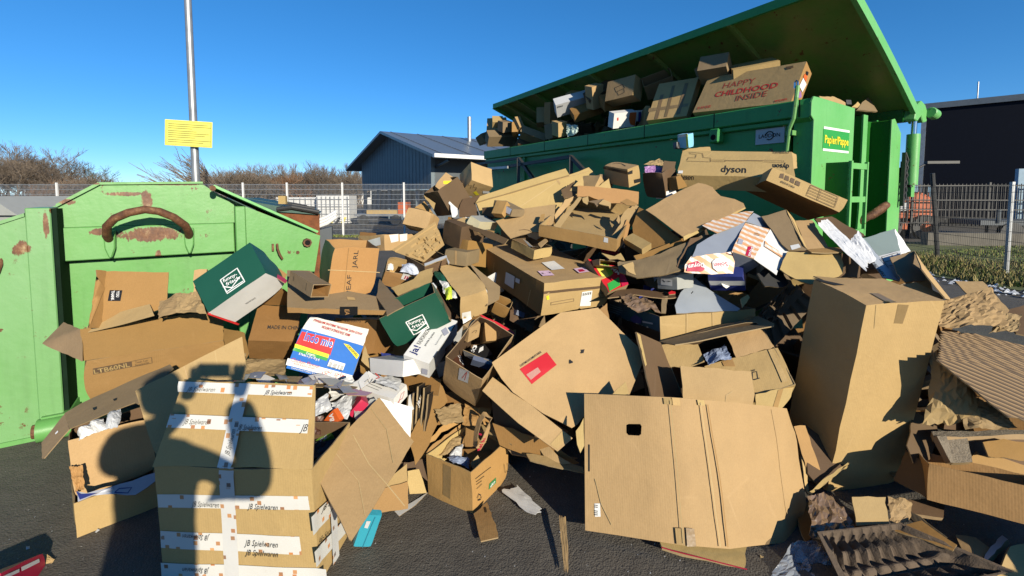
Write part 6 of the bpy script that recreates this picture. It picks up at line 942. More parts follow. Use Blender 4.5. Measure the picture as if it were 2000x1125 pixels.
P('chair_carton','silver grey chair carton printed TRIPP TRAPP behind the tall carton','carton','silver',None,(2.585,3.155,1.252),0,-1,0.006,0.004,[([(-.161,.055,.085),(-.113,.076,.093),(-.137,-.117,-.025),(-.163,-.305,-.14),(-.245,-.282,-.119),(-.237,-.194,-.064),(-.202,-.065,.013)],'silver'),([(-.108,.077,.09),(.328,.345,.139),(.169,.097,0),(-.101,-.053,-.016)],'gyg'),([(-.102,-.055,-.016),(.126,.045,.007),(.027,-.126,-.075),(-.154,-.294,-.142)],'whg'),([(.334,.352,.142),(.321,.245,.059),(.294,.148,-.01),(.123,.049,-.019)],'white')],[('t','ink','TRIPP TRAPP',(-.22,-.277,-.113),(.071,.848,.525),(-.994,.019,.103),.166,.022,'b'),('l','ink',[(-.086,-.063,-.02),(.08,.013,-.002),(.038,-.052,-.032),(-.111,-.117,-.047),(-.086,-.063,-.02)],0.0035,(-.126,.485,-.866),'print'),('l','ink',[(-.111,-.117,-.047),(.038,-.052,-.032),(.014,-.111,-.062),(-.115,-.156,-.068),(-.111,-.117,-.047)],0.0034,(-.126,.485,-.866),'print'),('l','ink',[(.017,-.021,-.012),(-.036,-.121,-.06)],0.0035,(-.126,.485,-.866),'print'),('l','ink',[(-.149,-.128,-.028),(-.156,-.203,-.074)],0.0051,(-.078,.53,-.845),'print')])
P('carton','open brown carton leaning behind the top right corner of the tall carton','carton','k3',None,(2.513,2.816,1.173),0,-1,0.006,0.004,[([(-.033,.184,.066),(.21,.284,.098),(.1,.054,-.02),(.022,-.013,-.05),(-.121,-.049,-.055),(-.118,.024,-.015)],'k4'),([(.21,.284,.098),(.106,.108,.047),(.123,-.084,-.151),(-.142,-.326,-.09),(-.171,-.245,.017),(-.185,-.219,.057)],'k2')],[])
P('flap','','','k1',None,(2.496,2.796,1.115),0,176,0.005,0.004,[([(-.019,.003,.002),(.047,.025,.014),(.118,.068,.042),(.037,-.056,-.049),(.02,-.032,-.029)],'k1'),([(-.069,.02,.028),(-.024,.008,.001),(-.109,-.036,-.009)],'k1')],[])
B('tall_carton','tall upright plain carton with torn taped top at the right','carton','k1',None,(1.758,2.47,-.014),(.162,0,.142),-1,0.004,(.453,.345,1.135),'',None,{'L': 'k1', 'T': 'k2'},0.007,[],[('q','k4t',[(.184,-.003,1.122),(.248,-.003,1.117),(.238,-.002,1.013),(.182,-.002,1.018)],'tape'),('l','crease',[(.062,-.003,1.121),(.07,-.003,.997)],0.0026,(0,-1,0),'print'),('q','k4t',[(.143,.118,1.138),(.189,.115,1.138),(.171,-.017,1.138),(.114,-.026,1.138)],'tape'),('q','ink',[(-.004,.355,1.139),(.029,.336,1.139),(.102,.238,1.139),(.035,.227,1.139),(.002,.287,1.139)],'gap')])
P('flap','','','k2',None,(2.103,2.781,1.112),0,176,0.006,0.004,[([(-.275,-.015,.043),(-.142,.038,.03),(.201,.151,-.007),(.244,.081,-.026),(.296,.028,-.044),(.037,-.06,-.017),(-.145,-.1,.007),(-.216,-.123,.014)],'k2')],[])
P('flap','','','k1',None,(2.244,2.561,1.092),0,176,0.006,0.004,[([(-.08,.034,.02),(.024,.096,.029),(.08,-.049,-.025),(-.024,-.08,-.024)],'k1')],[])
P('flap','','','k2',None,(2.377,2.603,1.094),0,176,0.006,0.004,[([(-.08,.07,.029),(.041,.13,.036),(.065,-.035,-.017),(.024,-.07,-.024),(-.05,-.094,-.024)],'k2')],[])
P('cardboard_sheet','pale flat board leaning at far right behind crumpled brown paper','board','k2',None,(2.985,2.872,.991),0,-1,0.006,0.004,[([(.035,.235,.071),(.217,.228,.069),(.022,-.122,-.037),(-.052,-.177,-.054),(-.142,-.161,-.049),(-.08,-.004,-.001)],'k2')],[])
C('packing_paper','big crumpled brown packing paper right of the tall carton top','paper','k1p',None,(2.661,2.643,.975),0,-1,0.003,[(-.113,.058,.039),(.303,.177,.091),(.12,-.093,-.072),(-.31,-.143,-.057)],0.05,110,30,5,0.0,0.08)
C('packing_paper','smaller crumpled brown paper at the far right edge','paper','k2p',None,(2.874,2.643,.899),0,-1,0.003,[(-.011,.058,.037),(.187,.098,.017),(.001,-.062,-.035),(-.177,-.093,-.02)],0.04,111,22,7,0.0,0.12)
P('cardboard_sheet','dark card sheet at far right behind the crumpled paper','cardboard sheet','k5',None,(3.222,2.838,.877),0,-1,0.01,0.004,[([(-.112,.05,.033),(.092,.104,.059),(.247,.109,.058),(-.047,-.155,-.091),(-.18,-.107,-.059)],'k5')],[])
C('packing_paper','crumpled brown paper bag hanging left of the corrugated stack','paper','k1p',None,(2.281,2.355,.638),0,-1,0.003,[(-.017,.095,.168),(.109,.065,.136),(.078,-.105,-.119),(-.171,-.055,-.185)],0.055,112,30,5,0.06,0.08)
P('corrugated_sheet','topmost corrugated sheet of the stack at the right edge','corrugated sheet','corr','corrugated sheets stacked at the right edge',(2.781,2.545,.649),0,-1,0.007,0.002,[([(-.293,.084,.21),(-.006,.166,.169),(.604,.27,.014),(.099,-.175,-.219),(-.165,-.169,-.1),(-.24,-.176,-.074)],'corr')],[])
P('corrugated_sheet','second corrugated sheet of the stack at the right edge','corrugated sheet','corr','corrugated sheets stacked at the right edge',(2.75,2.514,.649),0,-1,0.007,0.002,[([(-.296,.079,.206),(-.013,.16,.166),(.585,.258,.008),(.102,-.168,-.211),(-.152,-.161,-.096),(-.226,-.169,-.072)],'corr')],[])
P('corrugated_sheet','third corrugated sheet from the top of the right edge stack','corrugated sheet','corr','corrugated sheets stacked at the right edge',(2.72,2.484,.648),0,-1,0.007,0.002,[([(-.3,.075,.202),(-.019,.155,.162),(.567,.247,.003),(.104,-.161,-.204),(-.139,-.153,-.092),(-.213,-.162,-.07)],'corr')],[])
P('corrugated_sheet','fourth corrugated sheet from the top of the right edge stack','corrugated sheet','corr','corrugated sheets stacked at the right edge',(2.689,2.454,.648),0,-1,0.007,0.002,[([(-.303,.07,.198),(-.026,.149,.158),(.549,.235,-.002),(.106,-.154,-.198),(-.126,-.145,-.089),(-.2,-.156,-.068)],'corr')],[])
P('corrugated_sheet','fifth corrugated sheet from the top of the right edge stack','corrugated sheet','corr','corrugated sheets stacked at the right edge',(2.659,2.424,.648),0,-1,0.007,0.002,[([(-.306,.066,.195),(-.032,.144,.155),(.532,.224,-.007),(.109,-.148,-.191),(-.114,-.137,-.086),(-.188,-.149,-.066)],'corr')],[])
P('corrugated_sheet','sixth corrugated sheet from the top of the right edge stack','corrugated sheet','corr','corrugated sheets stacked at the right edge',(2.629,2.394,.649),0,-1,0.007,0.002,[([(-.309,.061,.191),(-.039,.139,.151),(.514,.213,-.011),(.111,-.141,-.185),(-.102,-.129,-.082),(-.175,-.143,-.064)],'corr')],[])
P('corrugated_sheet','seventh corrugated sheet from the top of the right edge stack','corrugated sheet','corr','corrugated sheets stacked at the right edge',(2.599,2.364,.649),0,-1,0.007,0.002,[([(-.312,.057,.188),(-.045,.133,.148),(.497,.203,-.016),(.113,-.135,-.178),(-.09,-.122,-.079),(-.163,-.136,-.062)],'corr')],[])
P('corrugated_sheet','fourth from bottom corrugated sheet of right edge stack','corrugated sheet','corr','corrugated sheets stacked at the right edge',(2.569,2.334,.65),0,-1,0.007,0.002,[([(-.315,.053,.185),(-.051,.128,.145),(.48,.192,-.02),(.115,-.128,-.172),(-.078,-.114,-.076),(-.151,-.13,-.061)],'corr')],[])
P('corrugated_sheet','third from bottom corrugated sheet of right edge stack','corrugated sheet','corr','corrugated sheets stacked at the right edge',(2.539,2.305,.652),0,-1,0.007,0.002,[([(-.318,.048,.181),(-.057,.123,.141),(.463,.182,-.024),(.117,-.122,-.166),(-.067,-.107,-.074),(-.139,-.124,-.059)],'corr')],[])
P('corrugated_sheet','second from bottom corrugated sheet of right edge stack','corrugated sheet','corr','corrugated sheets stacked at the right edge',(2.509,2.276,.653),0,-1,0.007,0.002,[([(-.32,.044,.178),(-.063,.118,.138),(.447,.172,-.028),(.119,-.116,-.16),(-.055,-.1,-.071),(-.128,-.118,-.057)],'corr')],[])
P('corrugated_sheet','bottom but one pale corrugated sheet of right edge stack','corrugated sheet','corr','corrugated sheets stacked at the right edge',(2.48,2.247,.655),0,-1,0.007,0.002,[([(-.323,.04,.175),(-.068,.113,.135),(.431,.162,-.031),(.121,-.11,-.155),(-.044,-.093,-.068),(-.116,-.112,-.056)],'corr')],[])
P('corrugated_sheet','lowest corrugated sheet of the stack at the right edge','corrugated sheet','corr','corrugated sheets stacked at the right edge',(2.45,2.217,.656),0,-1,0.007,0.002,[([(-.325,.036,.172),(-.074,.108,.132),(.415,.152,-.035),(.123,-.104,-.149),(-.033,-.086,-.066),(-.105,-.107,-.055)],'corr')],[])
P('pulp_corner','grey moulded pulp packaging rail with corner post at the right edge','moulded pulp','pulp',None,(2.373,2.327,.352),0,-1,0.03,0.006,[([(-.129,.058,.034),(.553,.114,.019),(.499,.067,.015),(-.157,.009,.03)],'pulp'),([(-.162,-.007,.044),(-.107,0,.04),(-.142,-.087,-.052),(-.167,-.088,-.048)],'pulp'),([(-.075,.033,.022),(.034,.033,.022),(-.026,-.065,-.062),(-.122,-.067,-.064)],'pulp')],[])
P('cardboard_sheet','brown inner carton wall behind the pulp rail at the right edge','carton','k3',None,(2.593,2.366,.216),0,-1,0.008,0.004,[([(-.174,-.027,.059),(-.119,.001,.07),(-.102,-.005,.051),(-.025,.019,.043),(.346,.069,-.094),(.274,.003,-.153),(-.199,-.061,.023)],'k3')],[])
P('cardboard_sheet','dark inner carton back under the pulp rail','carton','k5',None,(2.794,2.497,.179),0,-1,0.01,0.004,[([(-.262,.008,.108),(.359,.118,.064),(.201,-.03,-.122),(-.298,-.097,-.05)],'k5')],[])
B('long_carton','long smooth brown carton lying at the bottom right below the pulp rail','carton','k3',None,(1.992,2.12,.192),(-.246,-.018,-.596),-1,0.004,(.415,.298,.164),'T',None,{},0.004,[],[])
P('flap','','','k5',None,(2.053,2.272,.231),0,200,0.008,0.004,[([(-.063,.035,-.066),(.058,.11,.051),(.053,-.012,.054),(-.048,-.134,-.04)],'k5')],[])
P('cardboard_sheet','small standing grey board catching a sunlit triangle at bottom right','board','k2',None,(1.725,2.12,.134),0,-1,0.005,0.004,[([(-.063,.04,.043),(.099,.04,.043),(.062,-.039,-.042),(-.099,-.04,-.044)],'k2')],[])
P('cardboard_sheet','brown sheet curving down to the dark pulp tray at bottom right','cardboard sheet','k3s',None,(1.877,2.03,.084),0,-1,0.006,0.004,[([(-.148,.077,-.014),(-.076,.046,-.006),(.061,.052,.025),(.11,-.074,.006),(.073,-.089,-.005),(-.018,-.012,-.006)],'k3s')],[])
P('cardboard_sheet','narrow pale torn strip above dark pulp tray','cardboard sheet','k4',None,(1.964,2.1,.085),0,-1,0.006,0.004,[([(-.043,.101,.024),(0,.019,.017),(.039,-.079,-.01),(.026,-.069,-.022),(-.022,.027,-.009)],'k4')],[])
P('cardboard_sheet','dark brown carton piece under the long smooth brown carton','cardboard sheet','k5',None,(2.066,2.201,.098),0,-1,0.02,0.004,[([(-.07,.029,.018),(.042,.043,.008),(.117,.026,-.007),(.035,-.055,-.021),(-.124,-.044,.002)],'k5')],[])
C('plastic_film','shiny crinkled brown plastic film between front sheet and small grey board','plastic film','bfilm',None,(1.516,2.125,.103),0,-1,0.003,[(-.05,.075,.046),(.107,.115,.024),(.105,-.065,-.046),(-.162,-.125,-.024)],0.05,120,28,7,0.0,0.1)
C('plastic_film','clear crinkled plastic bag at the bottom under the front sheet edge','plastic film','cfilm',None,(1.323,1.965,.009),0,-1,0.003,[(-.039,.055,.042),(.155,.095,.005),(.103,-.065,-.027),(-.22,-.085,-.021)],0.05,121,28,7,0.0,0.1)
C('packing_paper','torn brown paper tip at the lower right corner of front flap','paper','k2p',None,(1.134,1.96,-.019),0,-1,0.003,[(-.005,.04,.024),(.036,.04,0),(.003,-.04,-.012),(-.035,-.04,-.012)],0.012,122,22,7,0.0,0.12)
P('foam_sheet','pale grey foam sheet edge in the bottom right corner','foam','whg',None,(2.179,1.986,.043),0,-1,0.02,0.004,[([(-.127,-.065,-.02),(-.016,.005,-.005),(.116,.073,.015),(.115,.042,.022),(-.088,-.055,-.012)],'whg')],[])
P('cardboard_sheet','grey brown carton corner at bottom right corner of the picture','cardboard sheet','k2',None,(2.258,1.92,.039),0,-1,0.01,0.004,[([(-.237,-.089,-.019),(-.027,.046,.04),(.057,.063,.036),(.171,.05,.003),(.036,-.07,-.059)],'k2')],[])
PT('pulp_tray','dark ribbed egg-crate pulp tray at the bottom right','packaging insert','',None,(1.665,1.91,.058),0,-1,0.003,[(-.298,.07,.054),(.163,.17,.022),(.462,-.05,-.029),(-.327,-.19,-.046)])
PI('pulp_insert','dark moulded pulp insert with pale posts left of the tall carton','packaging insert','',None,(1.915,3.195,.834),0,-1,0.003,[(-.168,.005,-.004),(.177,.205,.177),(.293,.085,.062),(-.301,-.295,-.235)])
SI('stepped_insert','pale stepped cardboard insert lying at the left of the heap','packaging insert','',None,(-.668,3.485,1.272),0,-1,0.003,[(-.23,-.065,-.04),(.057,.175,.16),(.152,.015,-.003),(.021,-.125,-.116)])
B('carton','open carton with four flaps and recycling mark at the centre right above the front sheet','carton','k1',None,(1.045,2.677,.28),(.752,-.261,-.085),-1,0.004,(.597,.427,.238),'T','k5',{},0.004,[],[])
P('flap','','','k2',None,(1.047,2.735,.672),0,214,0.006,0.004,[([(-.115,.091,.046),(.095,.033,.065),(.1,-.049,-.011),(.02,-.054,-.044),(-.1,-.022,-.056)],'k2')],[])
P('flap','','','k2',None,(1.419,2.705,.773),0,214,0.006,0.004,[([(-.106,.057,.017),(.087,.049,.077),(.118,-.056,-.012),(-.099,-.05,-.082)],'k2')],[])
P('flap','','','k1',None,(1.358,2.578,.632),0,214,0.007,0.004,[([(-.222,.088,.006),(-.06,.081,.055),(.198,.063,.128),(.201,-.1,-.024),(.023,-.097,-.083),(-.14,-.035,-.081)],'k1')],[('l','ink',[(.015,-.006,.003),(.04,-.008,.01),(.031,-.037,-.02),(.004,-.034,-.027),(.015,-.006,.003)],0.0047,(.246,.664,-.706),'recycling_mark'),('t','ink','PAP',(.015,-.005,.007),(.953,-.034,.3),(-.176,.747,.641),.021,.011,'b'),('l','ink',[(.008,-.037,-.029),(.042,-.037,-.017)],0.0043,(.246,.664,-.706),'print'),('q','k3',[(-.121,.078,.035),(-.061,.079,.057),(-.06,.041,.021),(-.118,.057,.016)],'tape'),('q','k2',[(.139,.063,.111),(.16,.062,.118),(.176,-.085,-.015),(.143,-.083,-.024)],'tape')])
P('flap','','','k4',None,(1.323,2.769,.825),0,214,0.006,0.004,[([(-.419,.013,-.076),(.296,.22,.029),(.266,-.027,.05),(.228,-.078,.049),(-.371,-.127,-.052)],'k4')],[('q','k3',[(.196,.203,.015),(.256,.222,.024),(.243,.172,.027),(.18,.139,.019)],'tape')])
P('front_panel','','','k2',None,(1.145,2.43,.62),0,214,0.007,0.004,[([(-.222,.031,.095),(-.02,.044,.079),(.176,.052,.055),(.165,-.008,-.045),(.14,-.05,-.111),(-.239,-.07,-.073)],'k2')],[('l','crease',[(-.013,-.052,-.081),(.002,-.028,-.042),(.041,-.015,-.028)],0.0041,(-.096,.857,-.506),'print')])
P('side_panel','','','k1',None,(1.432,2.433,.542),0,214,0.007,0.004,[([(-.105,.01,.024),(.142,.069,.053),(.096,.018,.006),(.007,-.037,-.04),(-.139,-.059,-.043)],'k1')],[('q','k3',[(.033,.036,.036),(.066,.044,.041),(-.013,-.041,-.037),(-.042,-.043,-.036)],'tape')])
P('side_wall','','','k5',None,(.818,2.578,.678),0,214,0.008,0.004,[([(-.099,.041,.175),(-.029,.083,.137),(.079,.153,.084),(.196,-.008,-.26),(-.068,-.192,-.144),(-.079,-.077,.008)],'k5')],[('q','k1',[(-.097,.039,.176),(-.073,.049,.158),(-.061,-.051,.022),(-.075,-.069,.017)],'rim')])
C('plastic_bag','blue plastic bag with papers inside the open recycling-mark carton','plastic','bluegrey',None,(1.219,2.68,.7),0,-1,0.003,[(-.071,.04,-.004),(.082,.08,.03),(.07,-.04,.003),(-.081,-.08,-.028)],0.02,130,22,7,0.0,0.12)
B('tool_carton','blue tool carton printed Cordless Chain Saw open at the centre right','carton','k2',None,(.76,3.564,.67),(.008,-.072,-1.329),-1,0.004,(.738,.711,.161),'T','k4',{'F': 'tealb', 'R': 'k1'},0.004,[],[('t','white','Cordless Chain Saw',(.199,-.004,.016),(.999,0,.037),(-.037,0,.999),.474,.038,'b'),('q','redink',[(.056,-.002,.036),(.208,-.003,.037),(.198,-.002,.001),(.054,-.002,0)],'logo'),('t','white','Akku',(.081,-.005,.013),(1,0,.018),(-.018,0,1),.11,.02,'b'),('q','black',[(.003,-.001,.05),(.74,-.002,.065),(.725,-.001,-.003),(.009,-.002,-.001)],'panel'),('l','tealt',[(.034,-.002,.124),(.229,-.002,.128)],0.0040,(0,-1,0),'print'),('l','tealt',[(.033,-.003,.107),(.252,-.003,.113)],0.0040,(0,-1,0),'print'),('l','tealt',[(.033,-.002,.091),(.236,-.002,.095)],0.0040,(0,-1,0),'print'),('l','tealt',[(.032,-.003,.075),(.202,-.002,.078)],0.0040,(0,-1,0),'print'),('q','navy',[(.365,-.002,.078),(.447,-.003,.122),(.529,-.002,.109),(.52,-.002,.073),(.415,-.003,.059)],'print'),('l','whg',[(.541,-.003,.091),(.67,-.003,.103)],0.0103,(0,-1,0),'print'),('l','crease',[(.74,.188,.168),(.74,.183,.027)],0.0033,(1,0,0),'print'),('l','crease',[(.74,.38,.164),(.74,.377,.045)],0.0033,(1,0,0),'print')])
P('flap','','','k5',None,(.911,3.127,.968),0,223,0.006,0.004,[([(-.282,-.122,.001),(-.182,.036,.02),(-.061,.09,.019),(.163,.057,-.003),(.307,.01,-.022),(.127,-.052,-.018),(-.072,-.018,.002)],'k5')],[])
C('plastic_film','grey shiny film wads inside the chain saw carton','plastic film','bfilm',None,(.836,3,.934),0,-1,0.003,[(-.099,.05,.039),(.071,.1,.014),(.129,-.05,-.053),(-.101,-.1,0)],0.04,140,22,7,0.0,0.12)
P('divider','','','k4',None,(1.022,3.051,.912),0,223,0.008,0.004,[([(0,.049,.043),(.036,.052,.046),(-.003,-.051,-.044),(-.034,-.051,-.044)],'k4')],[])
P('grey_panel','pale blue grey board with hand hole behind the chain saw carton','board','silver',None,(1.289,3.108,.957),0,-1,0.008,0.004,[([(-.125,.027,.019),(.017,.197,.095),(.037,.193,.092),(.089,.077,.033),(.222,-.103,-.06),(.192,-.124,-.068),(-.222,-.171,-.073),(-.21,-.096,-.037)],'silver')],[('q','hole',[(-.055,.036,.022),(-.034,.052,.03),(-.034,.042,.025),(-.059,.015,.013)],'hand_hole')])
B('card_box','grey card box with white shoe label behind the chain saw carton','box','gy',None,(1.015,3.18,.999),(-.021,-.081,-.91),-1,0.004,(.156,.2,.099),'',None,{},0.004,[],[('q','wh',[(.032,-.003,.073),(.12,-.002,.068),(.118,-.002,.023),(.03,-.003,.027)],'label'),('l','ink',[(.044,-.002,.06),(.063,-.003,.047)],0.0071,(0,-1,0),'print'),('l','ink',[(.084,-.003,.055),(.107,-.003,.053)],0.0042,(0,-1,0),'print')])
P('tab','','','redc',None,(1.096,3.115,.982),0,223,0.006,0.004,[([(-.024,-.001,.002),(.003,.018,.008),(.029,.01,.003),(.018,-.011,-.007),(-.026,-.016,-.006)],'redc')],[])
B('shoe_box','dark blue and white striped shoe box under the orange striped carton','box','navy',None,(1.396,3.2,.977),(.75,-.098,-.531),-1,0.004,(.223,.2,.157),'',None,{},0.004,[],[('q','wh',[(.002,-.002,.114),(.226,-.003,.113),(.221,-.002,.063),(.008,-.002,.063)],'stripe')])
P('white_board','white tongue flap over the striped shoe box','card','wh',None,(1.455,3.119,1.051),0,-1,0.004,0.004,[([(-.052,.022,.048),(-.011,.02,.038),(.055,.009,.008),(.025,-.013,-.027),(0,-.022,-.039),(-.018,-.016,-.026)],'wh')],[])
P('cardboard_sheet','small pale upright tab behind the right wall of the chain saw carton','cardboard sheet','k1',None,(1.511,2.947,.973),0,-1,0.006,0.004,[([(-.033,-.002,.006),(.034,.033,.025),(.04,.017,.008),(-.041,-.049,-.04)],'k1')],[])
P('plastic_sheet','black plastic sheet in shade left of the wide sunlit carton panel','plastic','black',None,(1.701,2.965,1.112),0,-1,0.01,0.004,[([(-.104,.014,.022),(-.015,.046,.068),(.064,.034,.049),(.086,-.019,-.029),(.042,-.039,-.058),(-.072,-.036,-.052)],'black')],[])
P('cardboard_sheet','triangular brown offcut under the long stacked carton end','cardboard sheet','k3',None,(.582,2.833,.903),0,-1,0.02,0.004,[([(-.051,.007,.013),(.024,.062,.058),(.021,.027,.024),(.022,-.05,-.052),(-.016,-.046,-.044)],'k3')],[])
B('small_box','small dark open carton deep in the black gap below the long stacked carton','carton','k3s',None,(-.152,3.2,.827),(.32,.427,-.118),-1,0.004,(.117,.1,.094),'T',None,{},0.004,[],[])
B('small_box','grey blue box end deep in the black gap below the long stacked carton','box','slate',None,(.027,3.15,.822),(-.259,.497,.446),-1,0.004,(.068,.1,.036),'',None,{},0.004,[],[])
B('bicycle_carton','big brown bicycle carton printed HAPPY CHILDHOOD INSIDE on the container rim','carton','k2',None,(2.341,6.057,2.71),(-.584,.041,-.911),-1,0.004,(1.171,.202,.588),'',None,{'R': 'k3b'},0.004,[],[('t','redink2','HAPPY',(.275,-.004,.354),(1,0,.023),(-.023,0,1),.39,.093,''),('t','redink','CHILDHOOD',(.214,-.004,.222),(1,0,.031),(-.031,0,1),.746,.085,'b'),('t','redink2','INSIDE',(.52,-.004,.11),(.998,0,.061),(-.061,0,.998),.357,.091,''),('t','redink','woom',(.991,-.004,.024),(.997,0,.072),(-.072,0,.997),.131,.043,'b'),('t','redink','III XX KXE',(.049,-.004,.046),(.999,0,.053),(-.053,0,.999),.178,.039,'b'),('q','k5',[(.966,-.002,.551),(1.043,-.002,.549),(1.058,-.002,.515),(.989,-.002,.507)],'hand_hole'),('q','wh',[(1.174,.052,.394),(1.174,.168,.4),(1.174,.143,.266),(1.174,.033,.258)],'label'),('q','orgred',[(1.174,.052,.453),(1.174,.128,.478),(1.174,.137,.41),(1.174,.045,.402)],'print'),('q','purp',[(1.174,.06,.194),(1.174,.104,.246),(1.174,.162,.208),(1.174,.107,.147)],'sticker'),('q','black',[(1.174,.059,.505),(1.174,.117,.528),(1.174,.12,.486),(1.174,.077,.469)],'hand_hole')])
B('carton','flat carton with crossed tape bands second from right on the container rim','carton','k1',None,(1.92,6.67,2.709),(-.566,.009,-.756),-1,0.004,(.58,.119,.684),'',None,{},0.004,[],[('q','k4t',[(-.021,-.003,.22),(.555,-.003,.222),(.554,-.002,.169),(-.018,-.003,.154)],'tape'),('q','k4t',[(.086,-.004,.45),(.137,-.004,.459),(.173,-.004,.007),(.12,-.004,.005)],'tape'),('q','k4t',[(.223,-.004,.596),(.268,-.004,.597),(.303,-.004,.026),(.259,-.004,.023)],'tape'),('q','k4t',[(.407,-.004,.607),(.459,-.004,.606),(.479,-.004,.047),(.429,-.004,.045)],'tape')])
B('carton','dark opened carton tipped behind the cross-taped carton in container','carton','k4',None,(2.02,7.19,3.298),(-.596,-.304,-.352),-1,0.004,(.434,.3,.199),'F',None,{},0.004,[],[])
B('carton','carton with robot line drawing under the container lid','carton','k2',None,(1.504,7.58,3.156),(-.264,-.04,-.841),-1,0.004,(.522,.23,.339),'',None,{'R': 'k1'},0.004,[],[('l','ink',[(.153,-.003,.198),(.304,-.003,.224),(.354,-.002,.152),(.196,-.003,.118),(.153,-.003,.198)],0.0082,(0,-1,0),'drawing'),('l','ink',[(.216,-.003,.114),(.255,-.002,.053),(.365,-.003,.081),(.335,-.003,.148)],0.0081,(0,-1,0),'drawing')])
B('carton','brown carton in shade below the robot drawing carton','carton','k3s',None,(1.545,7.787,3.028),(.675,-.263,.086),-1,0.004,(.467,.25,.177),'',None,{},0.004,[],[])
B('white_carton','long white carton with a torn pale corner left in the container heap','carton','whg',None,(.829,8.528,3.055),(.809,-.266,-.006),-1,0.004,(.673,.2,.278),'',None,{},0.004,[],[('t','ink','SPIRIT',(.018,-.004,.209),(1,0,-.031),(.031,0,1),.113,.033,'b'),('l','ink',[(.594,-.002,.188),(.599,-.002,.108)],0.0183,(0,-1,0),'print')])
B('carton','lit orange flap carton left of the long white carton','carton','k3b',None,(.749,9.185,3.041),(.093,-.061,.542),-1,0.004,(.181,.2,.419),'',None,{},0.004,[],[])
B('carton','brown carton standing right of the long white carton','carton','k2',None,(1.396,8.012,3.097),(.321,-.323,.402),-1,0.004,(.238,.2,.389),'',None,{},0.004,[],[])
B('carton','plain dark square carton standing left in the container heap','carton','k2',None,(.499,9.502,3.117),(-.359,-.033,-.146),-1,0.004,(.274,.2,.348),'',None,{},0.004,[],[])
B('printed_box','white box with orange sunburst print on the container rim','box','wh',None,(1.562,7.215,2.667),(.376,-.14,.327),-1,0.004,(.405,.15,.237),'',None,{},0.004,[],[('q','orgred',[(.275,-.002,.226),(.395,-.002,.224),(.397,-.002,.007),(.308,-.002,.039),(.268,-.002,.131)],'print'),('q','redink',[(.054,-.002,.166),(.08,-.002,.172),(.086,-.002,.124),(.059,-.002,.118)],'print')])
B('printed_box','second white box behind the orange sunburst box','box','wh',None,(1.65,7.366,2.782),(.142,-.109,.298),-1,0.004,(.539,.1,.17),'',None,{},0.004,[],[('q','navy',[(.397,-.003,.141),(.444,-.002,.147),(.445,-.003,-.013),(.388,-.002,-.01)],'print')])
B('carton','pale brown carton at far left overhanging the container end','carton','k2',None,(-.595,10.885,3.12),(-.463,-.036,-.122),-1,0.004,(.452,.25,.373),'',None,{},0.004,[],[])
B('carton','lit carton end at far left of the container heap','carton','k1',None,(-.44,10.436,3.142),(.722,.009,.087),-1,0.004,(.238,.25,.153),'',None,{},0.004,[],[])
B('carton','dark carton beside lit carton end at the far left of container heap','carton','k4',None,(-.203,10.125,2.993),(.297,-.118,.474),-1,0.004,(.232,.25,.224),'',None,{},0.004,[],[])
B('carton','orange lit carton end at the left of the container heap','carton','k3b',None,(-.002,9.836,2.97),(-.39,-.034,-.091),-1,0.004,(.124,.25,.241),'',None,{},0.004,[],[])
B('carton','grey brown carton lowest at the far left of the container heap','carton','k4',None,(-.638,11.082,2.903),(-.338,-.332,.786),-1,0.004,(.405,.25,.224),'',None,{},0.004,[],[])
B('carton','slim dark carton sloping down in the left of the container','carton','k4',None,(.161,9.24,2.904),(-.525,.373,-.192),-1,0.004,(.53,.25,.16),'',None,{},0.004,[],[])
B('carton','pale upright flap box left of the slim sloping carton','carton','k2',None,(.162,9.765,3.057),(-.546,-.177,.463),-1,0.004,(.123,.25,.282),'',None,{},0.004,[],[])
B('carton','narrow brown carton below the lit orange flap carton','carton','k4',None,(.765,8.743,2.711),(-.016,-.124,.494),-1,0.004,(.151,.25,.279),'',None,{},0.004,[],[])
B('carton','brown carton with small square label under the long white carton','carton','k2',None,(.845,8.471,2.693),(.29,-.181,.368),-1,0.004,(.185,.25,.258),'',None,{},0.004,[],[])
B('carton','long dark strip carton under the robot drawing carton','carton','k5',None,(1.369,8.09,3.165),(.812,-.523,-.047),-1,0.004,(.638,.25,.147),'',None,{},0.004,[],[])
B('carton','dark flattened carton under the long white carton','carton','k3s',None,(1.119,8.238,2.915),(.697,-.334,.012),-1,0.004,(.546,.25,.16),'',None,{},0.004,[],[])
B('carton','dark flat carton at the top of the container heap beneath the lid','carton','k4',None,(2.805,6.618,3.318),(-.133,-.343,.373),-1,0.004,(.715,.25,.204),'',None,{},0.004,[],[])
B('carton','dark carton with black glyph between the tape band carton and bicycle carton','carton','k4',None,(2.564,6.345,3.127),(.997,-.003,-.653),-1,0.004,(.356,.25,.264),'',None,{},0.004,[],[])
B('carton','pale torn carton pieces on top of the bicycle carton','carton','k1',None,(2.766,5.88,3.203),(-1.212,-.128,-.357),-1,0.004,(.517,.25,.495),'',None,{},0.004,[],[])
B('carton','crimson edged pale carton behind the long white carton','carton','k2',None,(1.17,8.752,3.334),(.538,-.511,.332),-1,0.004,(.439,.25,.15),'',None,{},0.004,[],[])
B('carton','low brown carton at the far left rim of the container','carton','k4',None,(-.546,10.294,2.708),(.74,-.053,.32),-1,0.004,(.673,.25,.265),'',None,{},0.004,[],[])
B('carton','low crushed carton on the left rim of the container','carton','k5',None,(.124,9.512,2.681),(-.686,.026,.008),-1,0.004,(.403,.25,.254),'',None,{},0.004,[],[])
C('plastic_bag','pale green plastic bag on the left rim of the container','plastic','mint',None,(1.084,8.303,2.794),0,-1,0.003,[(-.087,.115,.121),(.091,-.067,.067),(.068,-.113,-.082),(-.072,.065,-.105)],0.06,150,22,7,0.0,0.12)
